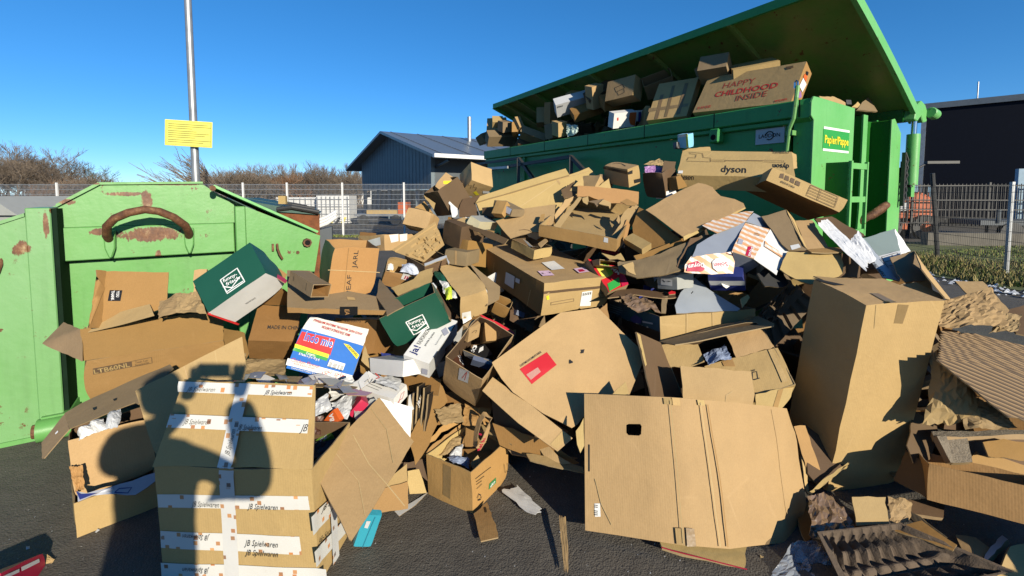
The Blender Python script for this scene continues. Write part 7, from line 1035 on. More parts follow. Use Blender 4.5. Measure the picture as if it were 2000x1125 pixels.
P('cardboard_sheet','dark pointed cardboard sheet rising over the end wall of the container','cardboard sheet','k4',None,(4.518,5.946,2.799),0,-1,0.02,0.004,[([(-.424,-.402,-.141),(-.125,-.077,.006),(.194,.245,.136),(.204,.212,.089),(.151,.022,-.09)],'k4')],[])
P('cardboard_sheet','flat pale cardboard edge above the Papier sign','cardboard sheet','k2',None,(3.67,5.344,2.726),0,-1,0.03,0.004,[([(-.278,-.173,.008),(.034,.033,.046),(.261,.167,.008),(.251,.15,-.031),(-.268,-.177,-.032)],'k2')],[])
P('cardboard_sheet','small pale cardboard tip right of the Papier sign top','cardboard sheet','k1',None,(4.226,5.718,2.736),0,-1,0.02,0.004,[([(-.163,-.129,-.041),(.065,.092,.063),(.098,.038,-.022)],'k1')],[])
B('black_item','small black item lying on the end wall of the container','packet','black',None,(3.961,5.537,2.717),(-.192,-.022,.202),-1,0.004,(.073,.06,.055),'',None,{},0.004,[],[])
P('paper_sheet','loose paper sheet in the layered papers filling the taped carton','paper','wh','loose papers filling the taped carton',(-1.621,2.428,.627),0,-1,0.003,0.004,[([(-.051,-.001,.011),(-.045,.048,-.004),(.031,.04,-.017),(.048,-.022,-.004),(.017,-.064,.014)],'wh')],[])
P('paper_sheet','loose paper sheet in the layered papers filling the taped carton','paper','whg','loose papers filling the taped carton',(-1.588,2.445,.628),0,-1,0.003,0.004,[([(-.058,-.011,-.005),(-.068,.104,-.013),(.017,.074,-.003),(.095,-.094,.015),(.014,-.073,.006)],'whg')],[])
P('paper_sheet','loose paper sheet in the layered papers filling the taped carton','paper','gy','loose papers filling the taped carton',(-1.631,2.539,.634),0,-1,0.003,0.004,[([(-.059,.006,.027),(-.08,.111,-.014),(.01,.074,-.042),(.054,-.033,-.011),(.075,-.159,.04)],'gy')],[])
P('paper_sheet','loose paper sheet in the layered papers filling the taped carton','paper','k2','loose papers filling the taped carton',(-1.494,2.388,.64),0,-1,0.003,0.004,[([(-.077,0,.005),(-.049,.069,-.014),(.05,.043,-.014),(.072,-.045,.007),(.003,-.067,.016)],'k2')],[])
P('paper_sheet','loose paper sheet in the layered papers filling the taped carton','paper','whg','loose papers filling the taped carton',(-1.513,2.471,.644),0,-1,0.003,0.004,[([(-.09,.011,-.012),(-.034,.067,-.005),(.056,.034,.007),(.086,-.073,.012),(-.019,-.04,-.002)],'whg')],[])
P('paper_sheet','loose paper sheet in the layered papers filling the taped carton','paper','pinkp','loose papers filling the taped carton',(-1.5,2.48,.624),0,-1,0.003,0.004,[([(-.029,-.023,.037),(-.069,.134,-.025),(-.001,.061,-.036),(.038,-.031,-.011),(.061,-.141,.035)],'pinkp')],[])
P('paper_sheet','loose paper sheet in the layered papers filling the taped carton','paper','wh','loose papers filling the taped carton',(-1.438,2.413,.621),0,-1,0.003,0.004,[([(-.049,-.004,.001),(-.068,.101,-.017),(.016,.065,-.012),(.077,-.079,.013),(.024,-.082,.014)],'wh')],[])
P('paper_sheet','loose paper sheet in the layered papers filling the taped carton','paper','bluegrey','loose papers filling the taped carton',(-1.459,2.533,.635),0,-1,0.003,0.004,[([(-.09,.014,-.013),(-.032,.07,-.006),(.056,.034,.007),(.086,-.079,.014),(-.02,-.039,-.002)],'bluegrey')],[])
P('paper_sheet','loose paper sheet in the layered papers filling the taped carton','paper','k4','loose papers filling the taped carton',(-1.399,2.463,.615),0,-1,0.003,0.004,[([(-.087,-.015,.005),(-.043,.084,-.005),(.054,.066,-.008),(.084,-.061,.001),(-.008,-.073,.006)],'k4')],[])
P('paper_sheet','loose paper sheet in the layered papers filling the taped carton','paper','wh','loose papers filling the taped carton',(-1.366,2.497,.625),0,-1,0.003,0.004,[([(-.065,-.004,.019),(-.031,.052,.009),(.047,.036,-.014),(.051,-.024,-.015),(-.001,-.061,.001)],'wh')],[])
P('paper_sheet','loose paper sheet in the layered papers filling the taped carton','paper','wh','loose papers filling the taped carton',(-1.319,2.448,.605),0,-1,0.003,0.004,[([(-.048,-.016,.03),(-.046,.079,-.003),(.022,.066,-.033),(.044,-.023,-.015),(.028,-.106,.021)],'wh')],[])
P('paper_sheet','loose paper sheet in the layered papers filling the taped carton','paper','whg','loose papers filling the taped carton',(-1.304,2.43,.62),0,-1,0.003,0.004,[([(-.049,.008,.015),(-.055,.081,-.011),(.018,.057,-.028),(.048,-.036,-.004),(.037,-.109,.028)],'whg')],[])
P('paper_sheet','loose paper sheet in the layered papers filling the taped carton','paper','gy','loose papers filling the taped carton',(-1.265,2.499,.638),0,-1,0.003,0.004,[([(-.05,.007,.016),(-.067,.153,-.046),(.019,.041,-.026),(.039,-.036,.002),(.059,-.164,.054)],'gy')],[])
P('paper_sheet','loose paper sheet in the layered papers filling the taped carton','paper','k2','loose papers filling the taped carton',(-1.242,2.48,.631),0,-1,0.003,0.004,[([(-.098,.011,-.012),(-.042,.095,-.018),(.062,.051,-.001),(.098,-.101,.025),(-.019,-.056,.006)],'k2')],[])
P('paper_sheet','loose paper sheet in the layered papers filling the taped carton','paper','whg','loose papers filling the taped carton',(-1.197,2.444,.629),0,-1,0.003,0.004,[([(-.043,.012,.016),(-.03,.036,.001),(.025,.033,-.025),(.026,-.003,-.012),(.021,-.078,.02)],'whg')],[])
P('paper_sheet','loose paper sheet in the layered papers filling the taped carton','paper','pinkp','loose papers filling the taped carton',(-1.189,2.483,.618),0,-1,0.003,0.004,[([(-.063,-.001,.011),(-.054,.137,-.036),(.024,.067,-.025),(.064,-.073,.013),(.029,-.13,.037)],'pinkp')],[])
P('paper_sheet','loose paper sheet in the layered papers filling the taped carton','paper','wh','loose papers filling the taped carton',(-1.124,2.423,.636),0,-1,0.003,0.004,[([(-.091,.009,-.015),(-.053,.113,-.029),(.057,.06,-.002),(.106,-.13,.04),(-.019,-.052,.007)],'wh')],[])
P('paper_sheet','loose paper sheet in the layered papers filling the taped carton','paper','bluegrey','loose papers filling the taped carton',(-1.115,2.466,.631),0,-1,0.003,0.004,[([(-.034,-.02,.016),(-.033,.075,-.008),(.013,.063,-.02),(.039,-.036,-.004),(.015,-.083,.015)],'bluegrey')],[])
P('paper_sheet','loose paper sheet in the layered papers filling the taped carton','paper','k4','loose papers filling the taped carton',(-1.075,2.467,.618),0,-1,0.003,0.004,[([(-.068,-.007,.01),(-.035,.082,-.01),(.045,.055,-.016),(.059,-.049,.001),(0,-.081,.015)],'k4')],[])
P('paper_sheet','loose paper sheet in the layered papers filling the taped carton','paper','wh','loose papers filling the taped carton',(-1.062,2.528,.617),0,-1,0.003,0.004,[([(-.082,.001,.018),(-.042,.067,.004),(.067,.046,-.019),(.064,-.033,-.011),(-.006,-.081,.009)],'wh')],[])
P('paper_sheet','loose paper sheet in the layered papers filling the taped carton','paper','wh','loose papers filling the taped carton',(-1.045,2.5,.625),0,-1,0.003,0.004,[([(-.056,.012,.015),(-.018,.055,.004),(.04,.018,-.011),(.038,-.028,-.01),(-.003,-.057,.002)],'wh')],[])
P('paper_sheet','loose paper sheet in the layered papers filling the taped carton','paper','whg','loose papers filling the taped carton',(-.957,2.408,.635),0,-1,0.003,0.004,[([(-.061,.018,-.02),(-.051,.111,-.024),(.041,.038,.01),(.079,-.121,.034),(-.008,-.045,.001)],'whg')],[])
P('paper_sheet','loose paper sheet in the layered papers filling the taped carton','paper','gy','loose papers filling the taped carton',(-.944,2.423,.644),0,-1,0.003,0.004,[([(-.095,.012,.016),(-.023,.037,.005),(.086,.012,-.014),(.059,-.016,-.01),(-.027,-.046,.003)],'gy')],[])
P('paper_sheet','loose paper sheet in the layered papers filling the taped carton','paper','k2','loose papers filling the taped carton',(-.91,2.456,.605),0,-1,0.003,0.004,[([(-.085,-.021,.01),(-.025,.087,-.018),(.06,.071,-.019),(.068,-.057,.009),(-.019,-.08,.019)],'k2')],[])
P('paper_sheet','loose paper sheet in the layered papers filling the taped carton','paper','whg','loose papers filling the taped carton',(-.848,2.361,.627),0,-1,0.003,0.004,[([(-.072,-.003,.025),(-.049,.129,-.033),(.045,.073,-.043),(.05,-.029,-.006),(.026,-.171,.057)],'whg')],[])
P('paper_sheet','loose paper sheet in the layered papers filling the taped carton','paper','pinkp','loose papers filling the taped carton',(-.808,2.329,.626),0,-1,0.003,0.004,[([(-.084,-.001,.012),(-.026,.053,-.003),(.072,.035,-.015),(.058,-.027,-.005),(-.021,-.061,.01)],'pinkp')],[])
P('cardboard_sheet','dark brown card scrap between the small grey board and the brown film','cardboard sheet','k5',None,(1.68,2.17,.034),0,-1,0.006,0.008,[([(-.053,.018,.031),(.123,.079,0),(.115,.017,-.035),(-.058,-.061,-.015),(-.127,-.053,.018)],'k5')],[])
P('cardboard_sheet','tan card corner left of the pale foam sheet','cardboard sheet','k2',None,(2.131,2.027,.022),0,-1,0.006,0.008,[([(-.011,.068,.008),(.058,.048,.011),(.068,-.013,.004),(-.036,-.07,-.012),(-.08,-.033,-.011)],'k2')],[])
P('cardboard_sheet','brown card strip against the right edge of the front sheet','cardboard sheet','k3s',None,(1.469,2.2,.02),0,-1,0.006,0.008,[([(.027,.104,.017),(.114,.145,.002),(.011,-.054,-.016),(-.081,-.13,-.008),(-.072,-.065,.005)],'k3s')],[])
P('cardboard_sheet','brown card wedge between the tall carton and the shaded side flap','cardboard sheet','k3s',None,(2.274,2.566,.102),0,-1,0.006,0.008,[([(-.045,.021,.032),(.149,.1,.049),(.122,.032,-.006),(-.096,-.088,-.053),(-.131,-.065,-.022)],'k3s')],[])
P('cardboard_sheet','dark card panel below the hanging crumpled paper bag','cardboard sheet','k5',None,(2.223,2.407,.332),0,-1,0.006,0.008,[([(.034,.103,.116),(.151,.088,.035),(.133,.05,-.004),(-.029,-.072,-.077),(-.145,-.111,-.068),(-.144,-.059,-.001)],'k5')],[])
P('cardboard_sheet','brown folded flap inside the carton under the pulp rail','cardboard sheet','k3s',None,(2.609,2.308,.323),0,-1,0.006,0.008,[([(-.163,.005,.05),(-.026,.033,.045),(.226,.05,-.004),(.156,-.014,-.058),(-.011,-.032,-.033),(-.182,-.043,0)],'k3s')],[])
C('packing_paper','long crumpled brown paper under the corrugated stack at the right','paper','k2p',None,(2.402,2.26,.538),0,-1,0.003,[(-.058,.06,.082),(.102,.02,.02),(.097,-.06,-.041),(-.14,-.02,-.062)],0.04,160,24,5,0.0,0.12)
C('packing_paper','crumpled brown paper wad beside the small grey board','paper','k2p',None,(1.89,2.155,.105),0,-1,0.003,[(-.028,.045,.031),(.1,.045,.018),(.022,-.035,-.029),(-.094,-.055,-.02)],0.03,161,18,5,0.0,0.12)
C('crumpled_paper','grey paper wad at the right rim of the taped carton','paper','whg',None,(-.98,2.295,.568),0,-1,0.003,[(-.056,.005,.007),(.01,.065,.034),(.067,-.015,-.01),(-.021,-.055,-.031)],0.022,170,16,5,0.0,0.12)
C('crumpled_paper','white crinkled paper left of the white carton with the red drawing','paper','wh',None,(-.936,2.485,.589),0,-1,0.003,[(-.089,.015,.024),(.032,.075,.02),(.094,-.025,-.017),(-.037,-.065,-.028)],0.022,171,16,5,0.0,0.12)
C('crumpled_paper','dark brown wrapper above the green pack in the taped carton','paper','brn',None,(-.984,2.225,.501),0,-1,0.003,[(-.042,.015,.036),(.023,.055,.024),(.037,-.025,-.035),(-.017,-.045,-.025)],0.022,172,16,5,0.0,0.12)
C('crumpled_paper','grey wrapper edge right of the red and white pack','paper','gy',None,(-.77,2.36,.507),0,-1,0.003,[(-.067,0,.012),(.018,.08,.031),(.057,.02,.003),(-.008,-.1,-.047)],0.022,173,16,5,0.0,0.12)
C('crumpled_paper','pale crinkled paper above the white carton with the red drawing','paper','whg',None,(-.704,2.56,.58),0,-1,0.003,[(-.081,.04,.022),(.062,.06,-.007),(.076,-.06,-.025),(-.057,-.04,.01)],0.022,174,16,5,0.0,0.12)
C('crumpled_paper','crumpled brown paper left of the loop strip carton','paper','k2p',None,(-.358,2.58,.377),0,-1,0.003,[(-.089,.02,.027),(.054,.08,.03),(.079,-.02,-.029),(-.044,-.08,-.028)],0.022,175,16,5,0.0,0.12)
C('crumpled_paper','brown crushed paper above the loop strip carton','paper','k3b',None,(-.205,2.6,.363),0,-1,0.003,[(-.084,.06,.044),(.084,.04,.022),(.074,-.06,-.035),(-.074,-.04,-.03)],0.022,176,16,5,0.0,0.12)
C('crumpled_paper','dark blue wrapper below the lower green snack carton','paper','navy',None,(-.732,2.755,.629),0,-1,0.003,[(-.078,.045,.04),(.064,.045,.007),(.071,-.055,-.035),(-.057,-.035,-.011)],0.022,177,16,5,0.0,0.12)
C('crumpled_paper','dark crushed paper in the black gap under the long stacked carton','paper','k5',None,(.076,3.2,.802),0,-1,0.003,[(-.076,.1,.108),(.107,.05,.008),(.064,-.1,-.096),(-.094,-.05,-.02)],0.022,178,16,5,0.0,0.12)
C('crumpled_paper','brown crushed card in the gap right of the stuffed open carton','paper','k3s',None,(-.038,3,.67),0,-1,0.003,[(-.049,.1,.072),(.073,.05,.052),(.038,-.1,-.07),(-.062,-.05,-.054)],0.022,179,16,5,0.0,0.12)
P('cardboard_sheet','shaded brown flap below the sticker of the stuffed open carton','cardboard sheet','k3s',None,(-.338,2.713,.379),0,-1,0.006,0.008,[([(-.089,.058,.057),(.036,.075,.05),(.066,-.015,-.022),(.049,-.056,-.049),(-.063,-.063,-.036)],'k3s')],[])
P('cardboard_sheet','shaded brown flap above the loop strip carton','cardboard sheet','k3s',None,(-.204,2.724,.372),0,-1,0.006,0.008,[([(-.088,.054,.029),(.059,.083,.039),(.086,-.025,-.015),(.021,-.065,-.033),(-.078,-.046,-.02)],'k3s')],[])
P('cardboard_sheet','pale bent flap behind the loop strip','cardboard sheet','k2',None,(-.158,2.575,.323),0,-1,0.006,0.008,[([(-.119,.061,.017),(-.073,.126,.033),(.023,.043,.011),(.158,-.138,-.037),(.058,-.074,-.019),(-.047,-.018,-.004)],'k2')],[])
P('cardboard_sheet','long grey brown flap lying behind the carton with recycling mark','cardboard sheet','k4',None,(.116,2.513,.218),0,-1,0.006,0.008,[([(-.252,.113,.05),(-.116,.074,.039),(.098,-.029,-.009),(.25,-.066,-.016),(.136,-.077,-.039),(-.116,-.015,-.026)],'k4')],[])
P('cardboard_sheet','thin folded strip crossing the tan panel beside the drink carton','cardboard sheet','k2',None,(.21,2.392,.267),0,-1,0.006,0.008,[([(-.111,.091,.046),(-.042,.055,.036),(.035,-.021,-.007),(.098,-.062,-.024),(.059,-.059,-.034),(-.04,-.004,-.017)],'k2')],[])
P('cardboard_sheet','ochre card panel right of the noodle carton','cardboard sheet','k3s',None,(-.868,2.78,.601),0,-1,0.006,0.008,[([(-.092,.039,.028),(.02,.072,.049),(.071,.004,.002),(.049,-.064,-.045),(-.048,-.051,-.035)],'k3s')],[])
P('cardboard_sheet','ochre card panel between LTB60NL carton and MADE IN CHINA carton','cardboard sheet','k3s',None,(-1.705,2.795,.707),0,-1,0.006,0.008,[([(-.135,.091,.097),(.014,.069,.07),(.09,-.026,-.029),(.071,-.083,-.087),(-.04,-.051,-.052)],'k3s')],[])
P('cardboard_scrap','torn green printed card scrap wedged in a gap between the boxes of the heap','cardboard','grn2','torn card scraps wedged between the boxes',(-1.123,3.316,.704),0,-1,0.004,0.008,[([(.008,-.052,.107),(.052,.073,-.01),(.012,.044,-.049),(-.001,.046,-.082),(-.025,-.033,.001),(-.046,-.079,.034)],'grn2')],[])
P('cardboard_scrap','torn light grey card scrap wedged in a gap between the boxes of the heap','cardboard','whg','torn card scraps wedged between the boxes',(-.683,3.763,1.177),0,-1,0.004,0.008,[([(.064,-.019,.1),(.069,.055,-.058),(-.007,.024,-.06),(-.041,.02,-.08),(-.035,-.025,.023),(-.049,-.054,.076)],'whg')],[])
P('cardboard_scrap','torn dark blue printed card scrap wedged in a gap between the boxes of the heap','cardboard','navy','torn card scraps wedged between the boxes',(.205,3.715,.946),0,-1,0.004,0.008,[([(-.13,.026,.137),(.137,.061,.068),(.096,.007,-.039),(.11,-.013,-.095),(-.059,-.03,-.038),(-.154,-.051,-.033)],'navy')],[])
P('cardboard_scrap','torn green printed card scrap wedged in a gap between the boxes of the heap','cardboard','grn2','torn card scraps wedged between the boxes',(.962,3.373,.776),0,-1,0.004,0.008,[([(-.059,.143,.066),(.114,.024,-.002),(.059,-.053,-.028),(.054,-.099,-.048),(-.05,-.02,-.003),(-.118,.005,.014)],'grn2')],[])
P('cardboard_scrap','torn light grey card scrap wedged in a gap between the boxes of the heap','cardboard','whg','torn card scraps wedged between the boxes',(-.39,3.254,.636),0,-1,0.004,0.008,[([(.085,.077,-.005),(-.024,.057,-.093),(-.043,-.016,-.025),(-.064,-.05,-.005),(.007,-.03,.044),(.039,-.036,.084)],'whg')],[])
P('cardboard_scrap','torn dark blue printed card scrap wedged in a gap between the boxes of the heap','cardboard','navy','torn card scraps wedged between the boxes',(-.693,3.028,.275),0,-1,0.004,0.008,[([(.054,.129,-.093),(-.058,.054,-.081),(-.039,-.038,.015),(-.044,-.087,.058),(.024,-.033,.043),(.064,-.026,.057)],'navy')],[])
P('cardboard_scrap','torn green printed card scrap wedged in a gap between the boxes of the heap','cardboard','grn2','torn card scraps wedged between the boxes',(2.046,3.319,.761),0,-1,0.004,0.008,[([(.073,.052,.138),(.102,.023,-.096),(-.001,-.015,-.087),(-.043,-.035,-.111),(-.052,-.013,.038),(-.079,-.01,.118)],'grn2')],[])
P('cardboard_scrap','torn light grey card scrap wedged in a gap between the boxes of the heap','cardboard','whg','torn card scraps wedged between the boxes',(.2,3.772,1.322),0,-1,0.004,0.008,[([(.147,.157,-.069),(-.029,.041,-.122),(-.07,-.053,-.007),(-.108,-.107,.037),(.005,-.029,.061),(.055,-.009,.1)],'whg')],[])
P('cardboard_scrap','torn light grey card scrap wedged in a gap between the boxes of the heap','cardboard','whg','torn card scraps wedged between the boxes',(-.083,3.028,.511),0,-1,0.004,0.008,[([(.065,.121,-.01),(.004,.024,-.07),(-.026,-.044,-.016),(-.046,-.084,0),(-.006,-.018,.033),(.009,.001,.063)],'whg')],[])
P('cardboard_scrap','torn dark brown card scrap wedged in a gap between the boxes of the heap','cardboard','k5','torn card scraps wedged between the boxes',(-.773,3.486,.809),0,-1,0.004,0.008,[([(.118,-.049,-.018),(-.064,.011,-.067),(-.071,.025,-.012),(-.096,.038,.007),(.026,-.003,.033),(.087,-.022,.059)],'k5')],[])
P('cardboard_scrap','torn tan card scrap wedged in a gap between the boxes of the heap','cardboard','k2','torn card scraps wedged between the boxes',(-.653,3.789,1.125),0,-1,0.004,0.008,[([(.132,.086,-.058),(-.03,.008,-.126),(-.065,-.034,-.013),(-.099,-.061,.029),(.007,-.009,.062),(.055,.009,.106)],'k2')],[])
P('cardboard_scrap','torn ochre card scrap wedged in a gap between the boxes of the heap','cardboard','k3s','torn card scraps wedged between the boxes',(.206,3.788,1.245),0,-1,0.004,0.008,[([(-.115,.059,.134),(.125,.068,.08),(.085,-.005,-.034),(.097,-.037,-.09),(-.053,-.035,-.044),(-.139,-.051,-.046)],'k3s')],[])
P('cardboard_scrap','torn grey brown card scrap wedged in a gap between the boxes of the heap','cardboard','k4','torn card scraps wedged between the boxes',(1.359,3.564,.922),0,-1,0.004,0.008,[([(.036,.133,.103),(.098,-.002,.041),(.014,-.056,-.031),(-.015,-.096,-.07),(-.048,-.007,-.025),(-.085,.028,-.018)],'k4')],[])
P('cardboard_scrap','torn tan card scrap wedged in a gap between the boxes of the heap','cardboard','k2','torn card scraps wedged between the boxes',(-.455,3.517,.909),0,-1,0.004,0.008,[([(.053,-.084,.185),(.108,.048,-.087),(.009,.051,-.106),(-.03,.069,-.151),(-.053,-.02,.035),(-.087,-.064,.124)],'k2')],[])
P('cardboard_scrap','torn dark brown card scrap wedged in a gap between the boxes of the heap','cardboard','k5','torn card scraps wedged between the boxes',(-.439,2.915,.338),0,-1,0.004,0.008,[([(.01,.029,.088),(.078,.005,.033),(.019,-.011,-.028),(.001,-.021,-.061),(-.037,-.004,-.02),(-.071,.001,-.012)],'k5')],[])
P('cardboard_scrap','torn pale card scrap wedged in a gap between the boxes of the heap','cardboard','k1','torn card scraps wedged between the boxes',(2.314,3.712,.969),0,-1,0.004,0.008,[([(.088,-.003,-.031),(.012,.051,-.085),(-.034,.016,-.011),(-.064,.007,.015),(-.009,-.024,.041),(.008,-.047,.072)],'k1')],[])
P('cardboard_scrap','torn grey brown card scrap wedged in a gap between the boxes of the heap','cardboard','k4','torn card scraps wedged between the boxes',(.015,3.798,1.277),0,-1,0.004,0.008,[([(-.105,.039,.1),(.097,.002,.068),(.074,-.016,-.022),(.088,-.029,-.066),(-.041,-.003,-.037),(-.113,.007,-.043)],'k4')],[])
P('cardboard_scrap','torn pale card scrap wedged in a gap between the boxes of the heap','cardboard','k1','torn card scraps wedged between the boxes',(-.114,3.034,.363),0,-1,0.004,0.008,[([(.076,-.053,-.004),(-.006,.046,-.089),(-.035,.036,-.025),(-.058,.044,-.006),(0,-.02,.042),(.023,-.054,.081)],'k1')],[])
P('cardboard_scrap','torn red printed card scrap wedged in a gap between the boxes of the heap','cardboard','redc','torn card scraps wedged between the boxes',(-1.274,3.736,1.136),0,-1,0.004,0.008,[([(-.062,-.048,.117),(.082,.071,.017),(.051,.041,-.046),(.055,.043,-.087),(-.037,-.032,-.012),(-.09,-.076,.011)],'redc')],[])
P('cardboard_scrap','torn grey brown card scrap wedged in a gap between the boxes of the heap','cardboard','k4','torn card scraps wedged between the boxes',(-.457,3.797,1.195),0,-1,0.004,0.008,[([(-.148,.007,.101),(.134,-.021,.047),(.104,-.01,-.029),(.126,-.008,-.07),(-.056,.01,-.027),(-.159,.022,-.023)],'k4')],[])
P('cardboard_scrap','torn dark brown card scrap wedged in a gap between the boxes of the heap','cardboard','k5','torn card scraps wedged between the boxes',(.589,3.768,1.149),0,-1,0.004,0.008,[([(.188,.161,.036),(-.063,.032,-.115),(-.097,-.058,-.049),(-.14,-.111,-.037),(.018,-.025,.051),(.094,.001,.114)],'k5')],[])
P('cardboard_scrap','torn light grey card scrap wedged in a gap between the boxes of the heap','cardboard','whg','torn card scraps wedged between the boxes',(1.168,3.669,1.088),0,-1,0.004,0.008,[([(.067,.09,.159),(.127,.087,-.112),(.008,-.013,-.099),(-.037,-.057,-.126),(-.063,-.045,.044),(-.102,-.062,.134)],'whg')],[])
P('cardboard_scrap','torn white card scrap wedged in a gap between the boxes of the heap','cardboard','wh','torn card scraps wedged between the boxes',(-.434,3.107,.463),0,-1,0.004,0.008,[([(.142,.101,-.079),(-.066,.018,-.12),(-.079,-.037,-.002),(-.109,-.071,.044),(.023,-.014,.061),(.09,.003,.097)],'wh')],[])
P('cardboard_scrap','torn dark blue printed card scrap wedged in a gap between the boxes of the heap','cardboard','navy','torn card scraps wedged between the boxes',(-1.052,3.013,.418),0,-1,0.004,0.008,[([(.065,.109,-.098),(-.044,.064,-.124),(-.04,-.027,.005),(-.051,-.072,.058),(.017,-.036,.063),(.052,-.037,.095)],'navy')],[])
P('cardboard_scrap','torn white card scrap wedged in a gap between the boxes of the heap','cardboard','wh','torn card scraps wedged between the boxes',(1.761,3.736,1.032),0,-1,0.004,0.008,[([(.163,.06,-.002),(.011,.04,-.116),(-.066,-.014,-.033),(-.118,-.04,-.01),(-.013,-.022,.055),(.024,-.025,.107)],'wh')],[])
P('cardboard_scrap','torn brown card scrap wedged in a gap between the boxes of the heap','cardboard','k3','torn card scraps wedged between the boxes',(0,3.817,1.28),0,-1,0.004,0.008,[([(.062,-.015,.055),(.046,-.022,-.048),(-.013,-.001,-.038),(-.041,.009,-.047),(-.024,.011,.02),(-.029,.018,.057)],'k3')],[])
P('cardboard_scrap','torn brown card scrap wedged in a gap between the boxes of the heap','cardboard','k3','torn card scraps wedged between the boxes',(-.031,2.772,.127),0,-1,0.004,0.008,[([(-.073,.063,.061),(.08,.052,.025),(.054,-.011,-.019),(.061,-.041,-.042),(-.034,-.028,-.015),(-.088,-.035,-.01)],'k3')],[])
P('cardboard_scrap','torn dark blue printed card scrap wedged in a gap between the boxes of the heap','cardboard','navy','torn card scraps wedged between the boxes',(-.672,3.405,.777),0,-1,0.004,0.008,[([(.107,-.007,.087),(.091,.076,-.07),(-.02,.025,-.058),(-.071,.013,-.071),(-.047,-.036,.029),(-.06,-.071,.083)],'navy')],[])
P('cardboard_scrap','torn green printed card scrap wedged in a gap between the boxes of the heap','cardboard','grn2','torn card scraps wedged between the boxes',(-.376,3.679,1.087),0,-1,0.004,0.008,[([(.164,.155,-.035),(-.009,.029,-.152),(-.071,-.056,-.03),(-.118,-.107,.009),(-.006,-.023,.073),(.04,.002,.135)],'grn2')],[])
P('cardboard_scrap','torn red printed card scrap wedged in a gap between the boxes of the heap','cardboard','redc','torn card scraps wedged between the boxes',(.785,3.837,1.204),0,-1,0.004,0.008,[([(-.002,.066,.154),(.123,.006,-.038),(.038,-.026,-.077),(.015,-.048,-.117),(-.058,-.006,.01),(-.116,.008,.067)],'redc')],[])
P('cardboard_scrap','torn tan card scrap wedged in a gap between the boxes of the heap','cardboard','k2','torn card scraps wedged between the boxes',(1.437,3.416,.84),0,-1,0.004,0.008,[([(.182,.033,-.064),(-.065,0,-.125),(-.097,-.014,-.01),(-.141,-.024,.033),(.022,-.002,.062),(.099,.007,.104)],'k2')],[])
P('cardboard_scrap','torn white card scrap wedged in a gap between the boxes of the heap','cardboard','wh','torn card scraps wedged between the boxes',(-.231,3.478,.957),0,-1,0.004,0.008,[([(.173,.013,-.043),(-.079,.03,-.127),(-.097,.003,-.019),(-.136,-.007,.019),(.029,-.015,.062),(.11,-.025,.109)],'wh')],[])
P('cardboard_scrap','torn pale card scrap wedged in a gap between the boxes of the heap','cardboard','k1','torn card scraps wedged between the boxes',(-.834,3.19,.554),0,-1,0.004,0.008,[([(.132,-.038,-.015),(-.071,.024,-.086),(-.078,.024,-.019),(-.107,.031,.002),(.028,-.01,.041),(.096,-.031,.077)],'k1')],[])
P('cardboard_scrap','torn green printed card scrap wedged in a gap between the boxes of the heap','cardboard','grn2','torn card scraps wedged between the boxes',(1.807,3.367,.755),0,-1,0.004,0.008,[([(.124,-.051,.01),(-.032,.069,-.113),(-.063,.042,-.037),(-.097,.045,-.018),(.011,-.031,.053),(.058,-.075,.106)],'grn2')],[])
P('cardboard_scrap','torn pale card scrap wedged in a gap between the boxes of the heap','cardboard','k1','torn card scraps wedged between the boxes',(.061,4.017,1.395),0,-1,0.004,0.008,[([(.069,-.016,.075),(.062,.048,-.062),(-.011,.021,-.051),(-.046,.017,-.063),(-.032,-.022,.026),(-.042,-.048,.073)],'k1')],[])
P('cardboard_scrap','torn ochre card scrap wedged in a gap between the boxes of the heap','cardboard','k3s','torn card scraps wedged between the boxes',(-.066,2.881,.144),0,-1,0.004,0.008,[([(.097,-.016,-.007),(.036,.055,-.111),(-.032,.023,-.029),(-.069,.017,-.005),(-.021,-.025,.052),(-.011,-.054,.1)],'k3s')],[])
P('cardboard_scrap','torn dark blue printed card scrap wedged in a gap between the boxes of the heap','cardboard','navy','torn card scraps wedged between the boxes',(-.734,3.534,.88),0,-1,0.004,0.008,[([(-.053,.075,.123),(.083,.043,-.067),(.047,-.019,-.072),(.047,-.05,-.097),(-.036,-.024,.025),(-.088,-.024,.087)],'navy')],[])
P('cardboard_scrap','torn ochre card scrap wedged in a gap between the boxes of the heap','cardboard','k3s','torn card scraps wedged between the boxes',(-.407,3.896,1.352),0,-1,0.004,0.008,[([(-.154,.139,.107),(.135,.025,.015),(.105,-.051,-.04),(.125,-.097,-.075),(-.054,-.02,-.013),(-.156,.004,.006)],'k3s')],[])
P('cardboard_scrap','torn light grey card scrap wedged in a gap between the boxes of the heap','cardboard','whg','torn card scraps wedged between the boxes',(.248,3.506,.869),0,-1,0.004,0.008,[([(-.014,.048,.133),(.083,.019,-.077),(.031,-.015,-.08),(.019,-.034,-.106),(-.039,-.011,.03),(-.081,-.007,.1)],'whg')],[])
P('cardboard_scrap','torn dark blue printed card scrap wedged in a gap between the boxes of the heap','cardboard','navy','torn card scraps wedged between the boxes',(1.027,3.48,.888),0,-1,0.004,0.008,[([(.11,.047,.021),(.068,.073,-.091),(-.027,.001,-.035),(-.074,-.028,-.024),(-.037,-.037,.041),(-.039,-.057,.087)],'navy')],[])
P('cardboard_scrap','torn brown card scrap wedged in a gap between the boxes of the heap','cardboard','k3','torn card scraps wedged between the boxes',(-.115,3.442,.748),0,-1,0.004,0.008,[([(-.048,.087,.065),(.074,.01,-.013),(.043,-.034,-.031),(.043,-.062,-.049),(-.032,-.009,.003),(-.079,.008,.025)],'k3')],[])
